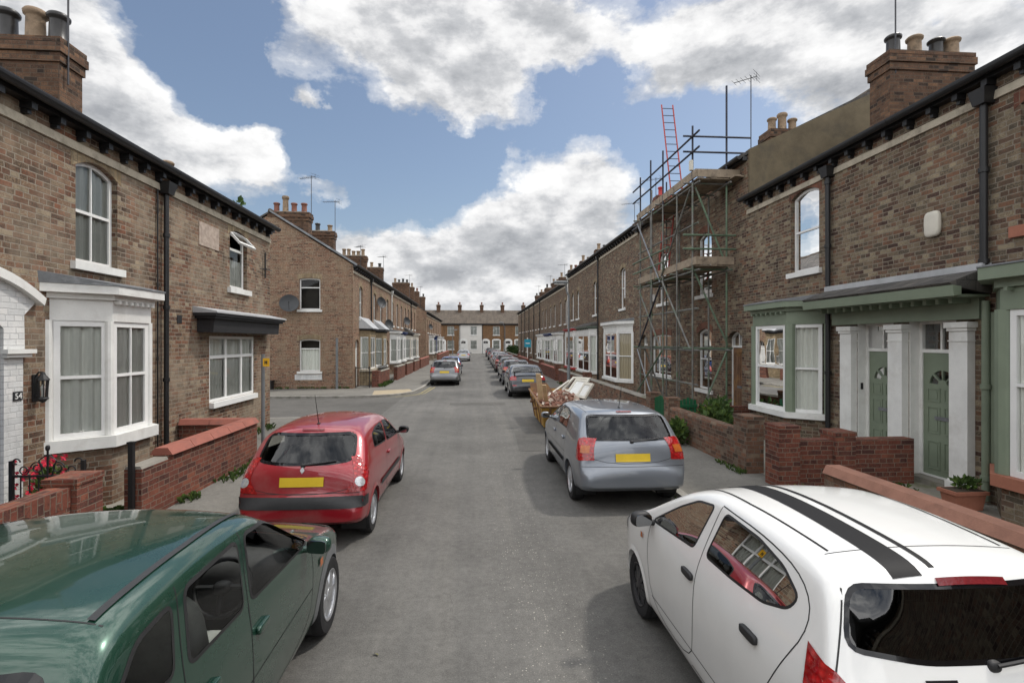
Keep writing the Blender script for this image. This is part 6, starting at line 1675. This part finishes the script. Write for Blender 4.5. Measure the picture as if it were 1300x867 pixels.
b.tube([(m, yg, .86), (m, yg, 1.2)], .012, 6); blob(b, (m, yg, 1.21), .022, .022, .035, 8)
b.build('scrollwork', M['black'], t_)

# right side
gwall('low old brick wall with thick terracotta coping, beside the white striped hatchback', [(4.98, 5.22, 2.8, 6.98, .63)], 'brick_wall_old', cop='terracotta_coping', tiles=9, coph=.11, copw=.035)
gwall('brick wall between two square pillars running back to the green doors', [(5.32, 7.40, 8.14, 8.36, .86)], 'brick_wall', pillars=[(4.95, 5.31, 8.02, 8.42, 1.12), (5.95, 6.30, 8.06, 8.44, 1.0)], soldier=None)
gwall('weathered brick wall with an end pillar and a green shrub at its foot, in front of the sage bay', [(4.95, 5.18, 9.45, 12.75, .78)], 'brick_wall_old', cop='brick_wall_old', tiles=60, coph=.05, copw=.0, pillars=[(4.92, 5.25, 8.98, 9.44, 1.13), (4.93, 5.23, 12.76, 13.08, 1.06)])
gwall('red brick dividing wall behind the weathered front wall, running to the sage bay', [(5.4, 7.55, 13.55, 13.76, .72)], 'brick_wall')
gwall('long dull brick front wall in front of the scaffolding, with a gate pillar', [(4.95, 5.17, 14.5, 22.6, .84)], 'brick_wall_old', cop='concrete', tiles=60, coph=.05, copw=.02, pillars=[(4.93, 5.23, 14.12, 14.49, 1.06)])
def gate_leaf(label, A, d, w, z0, z1, n):
    t_ = thing('wooden_gate', label, 'gate', (A[0], A[1], z0), 'green slatted gates by the scaffolding')
    b = MB(); d = Vector((d[0], d[1], 0)).normalized(); nn = (-d.y, d.x)
    G = frame(A, d, nn)
    for i in range(n): b.fbox(G, w * i / n + .012, w * (i + 1) / n - .012, 0, .022, z0, z1 - .03 * abs(i - (n - 1) / 2))
    b.build('slat', M['green_gate'], t_)
    for z in (z0 + .12, z1 - .25): b = MB(); b.fbox(G, 0, w, -.04, -.001, z, z + .07); b.build('rail', M['green_gate'], t_)
gate_leaf('green slatted gate leaf standing between two brick pillars, behind the blue-grey hatchback', (5.06, 13.16), (0, 1), .92, .14, 1.04, 8)
gate_leaf('smaller green slatted gate piece leaning in the yard behind the brick pillar', (5.42, 13.25), (1, .12), .5, .14, 1.0, 5)
for i, (y0, y1, z, lab) in enumerate(((23.2, 30.2, .82, 'dull brick front wall below the tall white canted bay'), (31.6, 38.6, .82, 'dull brick front wall by the grey street lamp, below the wide white bays'), (39.4, 46.6, .85, 'brick front wall below the ornate white bay'), (47.6, 58.6, .85, 'brick front wall below the navy-corniced and box bays'), (59.6, 90, .85, 'long brick front wall far along, below the plain upper houses'))):
    gwall(lab, [(4.95, 5.17, y0, y1, z)], 'brick_wall', cop='concrete' if i % 2 == 0 else 'red_coping', tiles=60, coph=.05, copw=.02, pillars=[(4.92, 5.25, y0 - .4, y0 - .005, 1.1)])
gwall('low brick wall with a black-railed top around the corner bay', [(-5.35, -5.12, 27.9, 31.2, .86), ], 'brick_wall', cop='concrete', tiles=60, coph=.05, copw=.02, pillars=[(-5.42, -5.06, 27.4, 27.895, .95)])
for i, (y0, y1, lab) in enumerate(((32.3, 35.8, 'brick front wall before the second lead-roofed bay'), (36.9, 40.4, 'brick front wall before the tall white doorcase'), (41.5, 45.0, 'brick front wall before the navy fascia bay'), (46.1, 54.6, 'bright red-coped brick front wall near the gap in the row'), (63.5, 89, 'long brick front wall of the far block, near the pale silver saloon'))):
    gwall(lab, [(-5.05 if i < 4 else -4.7, -4.82 if i < 4 else -4.47, y0, y1, .9)], 'brick_wall', cop='red_coping' if i >= 3 else 'concrete', tiles=60, coph=.06, copw=.02)
t_ = thing('iron_railing', 'short black spiked railing standing on the low wall of the corner bay', 'railing', (-5.23, 29.5, .91))
b = MB(); b.box(-5.245, -5.215, 28.2, 31.0, .95, .97); b.box(-5.245, -5.215, 28.2, 31.0, 1.12, 1.14)
for i in range(20): y = 28.25 + i * .142; b.tube([(-5.23, y, .9), (-5.23, y, 1.24)], [.012, .004], 5)
b.build('railing', M['black'], t_)
t_ = thing('iron_gate', 'black iron gate at the corner doorway of the gabled house', 'gate', (-5.7, 27.0, .1))
b = MB()
for x in (-6.15, -5.45): b.box(x - .02, x + .02, 26.98, 27.02, .1, 1.2)
for z in (.2, 1.12): b.box(-6.15, -5.45, 26.985, 27.015, z, z + .03)
for i in range(1, 9): x = -6.15 + .7 * i / 9; b.tube([(x, 27, .2), (x, 27, 1.12)], .008, 5)
b.build('frame', M['black'], t_)

# posts and lamps
t_ = thing('sign_post', 'grey metal post with a small yellow sign, beside the red-coped wall', 'sign post', (-4.42, 11.05, .1))
b = MB(); b.tube([(-4.42, 11.05, .06), (-4.42, 11.05, 2.22)], .036, 12); b.tube([(-4.42, 11.05, 2.22), (-4.42, 11.05, 2.235)], .040, 12); b.build('pole', M['lamp_grey'], t_)
b = MB(); b.box(-4.40, -4.27, 10.99, 11.0, 1.98, 2.15); b.build('sign_plate', M['yellow_sign'], t_)
b = MB(); b.box(-4.365, -4.345, 10.985, 10.989, 2.03, 2.10); b.box(-4.33, -4.31, 10.985, 10.989, 2.03, 2.10); b.box(-4.345, -4.33, 10.985, 10.989, 2.06, 2.075); b.build('sign_mark', M['black'], t_)
t_ = thing('street_pole', 'plain grey pole standing against the gable of the corner house', 'post', (-6.95, 26.4, .1))
b = MB(); b.tube([(-6.95, 26.4, .06), (-6.95, 26.4, 2.65)], .06, 10); b.tube([(-6.95, 26.4, 2.65), (-6.95, 26.4, 2.68)], .065, 10); b.build('pole', M['lamp_grey'], t_)
def lamp(label, x, y, H_, d, hh):
    t_ = thing('street_lamp', label, 'street lamp', (x, y, .1), 'street lamps')
    b = MB(); b.tube([(x, y, .06), (x, y, 1.2)], .085, 12); b.tube([(x, y, 1.2), (x, y, 1.3), (x, y, H_ - .6)], [.085, .055, .05], 12)
    b.tube([(x, y, H_ - .6)] + [(x + d * hh * math.sin(R(a)), y - hh * .3 * math.sin(R(a)), H_ - .6 + .6 * (1 - math.cos(R(a)))) for a in range(15, 91, 15)], .04, 8); b.build('pole', M['lamp_grey'], t_, sm=40)
    b = MB(); cx = x + d * (hh + .28); blob(b, (cx, y - hh * .3, H_ + .02), .40, .15, .085, 10, 3); b.build('lamp_head', M['lamp_grey'], t_, sm=60)
    b = MB(); blob(b, (cx, y - hh * .3, H_ - .05), .33, .11, .06, 8, 2.6); b.build('lamp_bowl', M['white'], t_, sm=60)
lamp('grey street lamp on a curved arm, standing by the wide white bays', 4.72, 25.6, 5.45, -1, .15)
lamp('grey street lamp far down the street before the end terrace', 4.9, 84, 5.6, -1, .3)
lamp('thin grey lamp column before the white end house', -4.0, 92.3, 4.6, 1, .2)
t_ = thing('estate_agent_board', 'cyan board on a white post, far along the front gardens', 'sign', (5.35, 52, .1))
b = MB(); b.box(5.31, 5.39, 51.96, 52.04, .1, 2.9); b.build('post', M['white_paint'], t_)
b = MB(); b.box(5.02, 5.68, 51.925, 51.955, 1.92, 2.72); bd = b.build('board', M['cyan_board'], t_)
b = MB(); b.box(5.14, 5.56, 51.915, 51.922, 2.27, 2.37); b.build('pale_band', M['white'], bd)

# ------------------------------------------------------------------ plants
def leaves(b, c, n, rad, sz, up=.6, flat=1.0):
    for _ in range(n):
        while True:
            p = Vector((random.uniform(-1, 1), random.uniform(-1, 1), random.uniform(-1, 1)))
            if .25 < p.length < 1: break
        q = Vector(c) + Vector((p.x * rad[0], p.y * rad[1], p.z * rad[2]))
        d = (p + Vector((random.uniform(-.5, .5), random.uniform(-.5, .5), up))).normalized()
        s_ = d.cross(Vector((random.uniform(-1, 1), random.uniform(-1, 1), .3))).normalized()
        k = sz * random.uniform(.6, 1.3); m_ = s_.cross(d) * k * .12
        b.add([q - s_ * k * .05, q + d * k * .5 + s_ * k * .3 + m_, q + d * k, q + d * k * .5 - s_ * k * .3 + m_], [(0, 1, 2, 3)])
def shrub(name, label, cat, x, y, z, rad, n, sz, mat='leaf', stems=5, grp=None):
    t_ = thing(name, label, cat, (x, y, z), grp)
    b = MB()
    cl = [(random.uniform(-.55, .55) * rad[0], random.uniform(-.55, .55) * rad[1], random.uniform(.35, 1.35) * rad[2]) for _ in range(6)]
    for c in cl: leaves(b, (x + c[0], y + c[1], z + c[2]), n // 6, (rad[0] * .55, rad[1] * .55, rad[2] * .6), sz)
    b.build('foliage', M[mat], t_, fix=False)
    b = MB()
    for c in cl[:stems]: b.tube([(x, y, z - .03), (x + c[0] * .5, y + c[1] * .5, z + c[2] * .5), (x + c[0], y + c[1], z + c[2])], [.012, .008, .004], 5)
    b.build('stem', M['stem'], t_)
    return t_
def weeds(label, x0, x1, y0, y1, z, n, hgt, mat='leaf'):
    b = MB()
    for _ in range(n):
        x, y = random.uniform(x0, x1), random.uniform(y0, y1)
        for k in range(random.randint(3, 6)):
            a = random.uniform(0, 6.28); h_ = hgt * random.uniform(.4, 1.2); l_ = h_ * random.uniform(.3, .9); w_ = h_ * random.uniform(.05, .13)
            d = Vector((math.cos(a), math.sin(a), 0)); s_ = Vector((-d.y, d.x, 0)) * w_; p = Vector((x, y, z - .005))
            b.add([p - s_ * .5, p + s_ * .5, p + d * l_ * .5 + Vector((0, 0, h_ * .8)) + s_, p + d * l_ + Vector((0, 0, h_ * .75)), p + d * l_ * .5 + Vector((0, 0, h_ * .8)) - s_], [(0, 1, 2, 3, 4)])
    tag(b.build('weed', M[mat], None, fix=False, origin=((x0 + x1) / 2, (y0 + y1) / 2, z)), label, 'weed', 'weeds at the wall feet')
weeds('weedy grass strip at the foot of the red-coped wall, by the sign post', -4.40, -4.12, 9.0, 11.4, .1, 80, .11)
weeds('small dandelion clump on the pavement beside the red-coped wall', -4.4, -4.2, 7.9, 8.3, .1, 16, .12)
weeds('tuft of weeds in the open gateway by the black post', -5.15, -4.6, 6.9, 7.45, .105, 60, .16)
weeds('weeds by the corner brickwork beyond the sign post', -5.8, -5.5, 12.2, 14.9, .1, 50, .13)
weeds('grass in the pavement crack beside the old wall end pillar', 4.75, 4.93, 8.9, 9.9, .1, 34, .09)
weeds('mossy weeds between the two brick pillars on the path', 5.0, 6.3, 7.2, 8.0, .105, 70, .09, 'leaf_dry')
weeds('grass verge at the brick corner wall of the far row', -5.05, -4.75, 27.2, 30.5, .1, 60, .2)
weeds('weeds at the base of the gable wall', -10.2, -6.4, 26.5, 26.68, .1, 40, .14)
weeds('grass along the wall by the grey street lamp', 4.7, 4.93, 22.8, 29, .1, 70, .16)
weeds('weeds in the gutter behind the blue-grey hatchback', 3.02, 3.2, 6.6, 8.6, .005, 36, .07)
weeds('weeds under the planter by the white column', 5.8, 7.1, 7.6, 8.0, .105, 26, .1)
shrub('shrub', 'leafy green shrub growing from the foot of the weathered brick wall', 'shrub', 4.80, 11.6, .1, (.24, .28, .30), 520, .12)
shrub('shrub', 'dark sprawling shrub in the front garden beside the sage bay', 'shrub', 6.35, 13.15, .1, (.42, .34, .46), 420, .14, 'leaf_dark')
shrub('shrub', 'low light green plant behind the weathered brick wall', 'shrub', 5.6, 11.6, .3, (.35, .5, .38), 360, .15)
shrub('hedge', 'clipped green hedge far down by the last lamp', 'hedge', 6.0, 80, .1, (.9, 3.0, .9), 900, .3, 'leaf_dark')
t_ = shrub('fern', 'small fern sprouting from the roof gutter of the corner house', 'fern', -5.62, 12.6, 5.74, (.08, .16, .05), 14, .18, 'leaf_dark')
t_ = shrub('flower_bush', 'red-flowered bush behind the iron gate', 'flowers', -5.38, 6.86, .1, (.27, .26, .42), 420, .10)
b = MB()
for _ in range(46):
    p = Vector((-5.34 + random.uniform(-.34, .34), 6.80 + random.uniform(-.2, .2), random.uniform(.5, 1.05)))
    for k in range(6):
        a = 6.28 * k / 6; d = Vector((math.cos(a), math.sin(a) * .6 - .3, math.sin(a)))
        b.add([p, p + d * .03 + Vector((.02, 0, -.012)), p + d * .04, p + d * .03 - Vector((.02, 0, -.012))], [(0, 1, 2, 3)])
b.build('blossom', M['petal'], t_, fix=False)
t_ = thing('planter', 'terracotta window-box planter on the ground beside the white door column', 'planter', (6.95, 6.82, .105))
b = MB(); x0, x1, y0, y1 = 6.72, 7.2, 6.70, 6.98
lo_ = [(x0 + .04, y0 + .04, .11), (x1 - .04, y0 + .04, .11), (x1 - .04, y1 - .04, .11), (x0 + .04, y1 - .04, .11)]; hi = [(x0 + .01, y0 + .01, .36), (x1 - .01, y0 + .01, .36), (x1 - .01, y1 - .01, .36), (x0 + .01, y1 - .01, .36)]
b.prism(lo_, hi); b.box(x0 - .015, x1 + .015, y0 - .015, y1 + .015, .34, .385); b.build('trough', M['terracotta'], t_)
b = MB(); b.box(x0 + .02, x1 - .02, y0 + .02, y1 - .02, .386, .392); b.build('soil', M['hedge_soil'], t_)
t2 = shrub('potted_plant', 'small green plant growing in the terracotta planter', 'plant', 6.98, 6.84, .385, (.16, .1, .10), 160, .08)

# ------------------------------------------------------------------ scaffold
t_ = thing('scaffold', 'green and grey tube scaffold with two boarded lifts round the tall brick house', 'scaffold', (6.9, 17, .1))
XO, XI = 6.3, 7.32
YS = [14.45, 16.8, 19.15]
def pole(name, p, q, m, r=.029, n=8):
    b = MB(); b.tube([p, q], r, n); return b.build(name, M[m], t_)
tops = {(XO, 14.45): 8.75, (XO, 16.8): 8.9, (XO, 19.15): 8.75, (XI, 14.45): 9.95, (XI, 16.8): 7.4, (XI, 19.15): 8.6, (XO, 18.0): 9.0}
for (x, y), z in tops.items():
    pole('standard', (x, y, .105), (x, y, z), 'scaf' if x == XO or y > 15 else 'scaf_green')
    if z > 8.5: b = MB(); b.tube([(x, y, 7.1), (x, y, z - .001)], .0298, 8, cap=False); b.build('standard', M['scaf_blue'], t_)
for z in (2.25, 4.55, 7.05):
    pole('ledger', (XO + .05, 14.1, z), (XO + .05, 19.6, z), 'scaf'); pole('ledger', (XI - .05, 14.1, z), (XI - .05, 19.6, z), 'scaf')
    for y in YS: pole('transom', (XO - .25, y + .05, z + .05), (XI + .2, y + .05, z + .05), 'scaf_green' if z < 7 else 'scaf')
for z in (7.95, 8.4): pole('guard_rail', (XO - .05, 13.9, z), (XO - .05, 19.9, z), 'scaf_blue'); pole('guard_rail', (XO - .3, 14.40, z + .03), (XI + .7, 14.40, z + .03), 'scaf_blue')
for z in (5.15, 5.55): pole('guard_rail', (XO - .05, 16.2, z), (XO - .05, 19.9, z), 'scaf_green'); pole('guard_rail', (XO - .3, 14.40, z + .03), (XI + .25, 14.40, z + .03), 'scaf_green')
for (x, y, z) in ((XO, 15.6, 7.05), (XO, 17.9, 7.9), (XI, 15.6, 7.05), (XI, 17.9, 7.05)): pole('standard', (x, y, .105), (x, y, z), 'scaf')
for z in (1.25, 3.45, 5.9): pole('ledger', (XO + .05, 14.2, z), (XO + .05, 19.5, z), 'scaf')
for z in (2.3, 4.6, 7.1):
    for y in (15.65, 17.95): pole('transom', (XO - .2, y, z), (XI + .2, y, z), 'scaf')
for p, q, m in (((XO + .1, 19.05, 2.3), (XI - .05, 19.1, .12), 'scaf'), ((XO - .06, 16.7, 4.5), (XO - .06, 14.5, 2.3), 'scaf'), ((XO - .06, 14.5, 6.9), (XO - .06, 16.8, 4.7), 'scaf'), ((XO - .06, 19.3, 7.0), (XO - .06, 16.9, 4.5), 'steel'), ((XO + .1, 14.5, 7.0), (XI, 14.38, 4.6), 'scaf_green'), ((XO + .1, 14.52, 4.5), (XI, 14.38, 2.4), 'scaf_green'), ((XI, 14.36, 2.3), (XO + .05, 14.36, .12), 'scaf_green'),
                ((XO - .06, 19.1, 4.4), (XO - .06, 16.9, 2.3), 'scaf'), ((XO - .06, 16.9, 4.4), (XO - .06, 19.2, 2.3), 'scaf_blue'), ((XO - .1, 19.2, 2.2), (XO - .1, 17.2, .12), 'steel'), ((XO - .1, 16.6, 2.2), (XO - .1, 20.0, .12), 'scaf_green')):
    pole('brace', p, q, m)
for z, e in ((4.66, .0), (7.16, .75)):
    for i in range(5):
        x = XO + .06 + i * (.19); b = MB(); b.box(x, x + .178, 14.25 + random.uniform(-.05, .05), 19.5 + random.uniform(-.1, .3), z, z + .04); b.build('scaffold_board', M['board'], t_)
    for i in range(int(e > 0) * 4):
        x = XO + .06 + (i + 5) * .19; b = MB(); b.box(x, x + .178, 13.98 + random.uniform(-.05, .03), 15.4, z + .72 * 0, z + .04); b.build('scaffold_board', M['board'], t_)
    b = MB(); b.box(XO - .02, XO + .02, 14.2, 19.4, z + .045, z + .27); b.build('toe_board', M['board'], t_)
    b = MB(); b.box(XO + .03, XI + .1 + e, 14.20, 14.24, z + .045, z + .27); b.build('toe_board', M['board'], t_)
b = MB(); b.box(XO - .08, XO + .0, 14.4, 14.52, 7.46, 7.75); b.build('fitting_bag', M['cream_paint'], t_)
def ladder(label, p, q, w, n):
    l_ = thing('ladder', label, 'ladder', p, 'red ladders on the scaffold')
    p, q = Vector(p), Vector(q); d = (q - p); s_ = Vector((1, 0, 0)) * w / 2
    b = MB(); b.tube([p - s_, q - s_], .026, 6); b.tube([p + s_, q + s_], .026, 6); b.build('stile', M['ladder'], l_)
    b = MB()
    for i in range(n): c = p + d * (i + .5) / n; b.tube([c - s_, c + s_], .014, 6)
    b.build('rung', M['ladder'] if n < 9 else M['scaf_blue'], l_)
ladder('tall red ladder rising above the top scaffold boards', (7.12, 17.5, 7.2), (7.02, 18.3, 11.15), .42, 14)
ladder('red ladder between the two scaffold lifts', (6.95, 18.6, 4.7), (7.05, 18.2, 7.1), .36, 8)

# ------------------------------------------------------------------ skip with rubble
t_ = thing('skip', 'rusty yellow rubbish skip heaped with rubble, behind the blue-grey hatchback', 'skip', (2.6, 15.4, 0))
b = MB(); x0, x1 = 1.82, 3.30; ya, yb = 13.95, 17.1
def skin(o):
    return [(x0 + .12 + o, ya + .35 + o), (x1 - .12 - o, ya + .35 + o), (x1 - .12 - o, yb - .45 - o), (x0 + .12 + o, yb - .45 - o)], [(x0 + o, ya + o, ), (x1 - o, ya + o), (x1 - o, yb - o), (x0 + o, yb - o)]
lo_, hi = skin(0); li, hi2 = skin(.035)
zt_ = [.84, .84, 1.08, 1.08]
vs = [(x, y, .10) for x, y in lo_] + [(x, y, z) for (x, y), z in zip(hi, zt_)] + [(x, y, .14) for x, y in li] + [(x, y, z) for (x, y), z in zip(hi2, zt_)]
fs = [(0, 1, 2, 3)] + [(i, (i + 1) % 4, 4 + (i + 1) % 4, 4 + i) for i in range(4)] + [(4 + i, 4 + (i + 1) % 4, 12 + (i + 1) % 4, 12 + i) for i in range(4)] + [(8 + i, 8 + (i + 1) % 4, 12 + (i + 1) % 4, 12 + i) for i in range(4)] + [(8, 9, 10, 11)]
b.add(vs, fs); b.build('tub', M['rust'], t_)
b = MB()
b.tube([(x0 - .02, ya - .02, .84), (x1 + .02, ya - .02, .84)], .035, 6); b.tube([(x0 - .02, yb, 1.08), (x1 + .02, yb, 1.08)], .035, 6)
for x in (x0 - .01, x1 + .01): b.tube([(x, ya, .84), (x, yb, 1.08)], .035, 6)
b.build('rim', M['rust_brown'], t_)
for i in range(4):
    b = MB(); x = x0 + .22 + i * .35; b.prism([(x, ya + .30, .12), (x + .06, ya + .30, .12), (x + .06, ya + .36, .12), (x, ya + .36, .12)], [(x, ya - .03, .80), (x + .06, ya - .03, .80), (x + .06, ya + .03, .80), (x, ya + .03, .80)]); b.build('rib', M['rust_brown'], t_)
for s_, x in ((-1, x0), (1, x1)):
    for i in range(3):
        b = MB(); y = 14.8 + i * .8; b.prism([(x - s_ * .12 - .03, y, .12), (x - s_ * .12 + .03, y, .12), (x - s_ * .12 + .03, y + .08, .12), (x - s_ * .12 - .03, y + .08, .12)], [(x - .03, y, .88), (x + .03, y, .88), (x + .03, y + .08, .88), (x - .03, y + .08, .88)]); b.build('rib', M['rust_brown'], t_)
    for yy, zz in ((15.3, .60), (16.2, .72)): b = MB(); b.tube([(x + s_ * -.06, yy, zz), (x + s_ * .07, yy, zz)], .05, 10); b.build('lifting_lug', M['rust_brown'], t_)
b = MB(); b.prism([(x0 + .14, yb - .42, .11), (x1 - .14, yb - .42, .11), (x1 - .14, yb - .36, .11), (x0 + .14, yb - .36, .11)], [(x0 + .02, yb + .04, 1.32), (x1 - .9, yb + .04, 1.32), (x1 - .9, yb + .08, 1.32), (x0 + .02, yb + .08, 1.32)]); b.build('drop_door', M['rust_brown'], t_)
b = MB()
nx, ny = 14, 26
def hp(x, y):
    u, v = (x - x0) / (x1 - x0), (y - ya) / (yb - ya)
    return .70 + .32 * math.exp(-((u - .55) ** 2 / .12 + (v - .45) ** 2 / .08)) + .16 * v
vs = [(x0 + .06 + (x1 - x0 - .12) * i / nx, ya + .06 + (yb - ya - .12) * j / ny, hp(x0 + (x1 - x0) * i / nx, ya + (yb - ya) * j / ny) + random.uniform(-.03, .03)) for i in range(nx + 1) for j in range(ny + 1)]
b.add(vs, [(i * (ny + 1) + j, (i + 1) * (ny + 1) + j, (i + 1) * (ny + 1) + j + 1, i * (ny + 1) + j + 1) for i in range(nx) for j in range(ny)])
for _ in range(420):
    x, y = random.uniform(x0 + .12, x1 - .12), random.uniform(ya + .12, yb - .2)
    T = Matrix.Translation((x, y, hp(x, y) + random.uniform(0, .05))) @ Matrix.Rotation(random.uniform(0, 6.28), 4, Vector((random.uniform(-1, 1), random.uniform(-1, 1), random.uniform(-1, 1))).normalized())
    k = random.uniform(.35, 1); b.mbox(T, -.11 * k, .11 * k, -.05, .05, -.033, .033)
tag(b.build('brick_rubble', M['rubble']), 'heap of broken red bricks filling the skip', 'rubble', kind='stuff')
def plank(label, p, q, w, th, m='timber', name='timber_plank', cat='plank'):
    o_ = thing(name, label, cat, p)
    p, q = Vector(p), Vector(q); d = (q - p); Q = d.to_track_quat('Z', 'Y').to_matrix().to_4x4()
    b = MB(); b.mbox(Matrix.Translation(p) @ Q, -w / 2, w / 2, -th / 2, th / 2, 0, d.length); b.build('plank', M[m], o_)
plank('pale timber plank standing up at the rusty edge of the skip', (1.98, 15.2, .75), (1.86, 15.0, 1.85), .16, .03)
plank('short pale timber offcut leaning beside the upright plank', (2.1, 14.9, .8), (1.97, 14.55, 1.5), .12, .03)
plank('loose cream batten lying across the rubble', (2.2, 15.4, 1.0), (3.1, 16.7, 1.45), .07, .04, 'cream_paint')
def old_frame(label, c, sx, sz, rx, rz, panel):
    o_ = thing('old_window_frame', label, 'frame', c, 'old joinery thrown on the skip')
    T = Matrix.Translation(c) @ Matrix.Rotation(R(rz), 4, 'Z') @ Matrix.Rotation(R(rx), 4, 'X')
    b = MB(); G = lambda u, o, z: T @ Vector((u, o, z))
    b.plate(G, [(-sx, 0), (sx, 0), (sx, sz), (-sx, sz)], [[(-sx + .09, .09), (sx - .09, .09), (sx - .09, sz - .09), (-sx + .09, sz - .09)]], -.03, .03, back=True); b.build('frame', M['cream_paint'], o_)
    if panel: b = MB(); b.plate(G, [(-sx + .08, .08), (sx - .08, .08), (sx - .08, sz - .08), (-sx + .08, sz - .08)], [], -.008, .008, back=True); b.build('panel', M['white_paint'], o_)
old_frame('old cream cupboard door with a white panel leaning in the skip', (2.95, 15.5, 1.0), .31, .72, -38, -62, True)
old_frame('old cream window frame lying tilted on the rubble', (3.0, 16.1, 1.08), .36, .8, -52, -50, False)
old_frame('old cream door frame end jutting from the back of the skip', (3.12, 15.0, .98), .26, .6, -30, -72, True)
b = MB(); b.add([(-.83, 4.12, .008), (-.80, 4.15, .02), (-.765, 4.13, .012), (-.77, 4.155, .01), (-.80, 4.17, .008)], [(0, 1, 4), (1, 2, 3, 4)]); tag(b.build('fallen_leaf', M['leaf_dry'], None, fix=False, origin=(-.8, 4.14, .008)), 'single yellow-green fallen leaf on the asphalt', 'leaf')

for o in COL.objects:                                  # the skip sits low, its load with it
    if o.parent is None and o.name.split('.')[0] in ('skip', 'brick_rubble', 'old_window_frame', 'timber_plank'):
        o.location.z *= .84; o.scale.z = .84
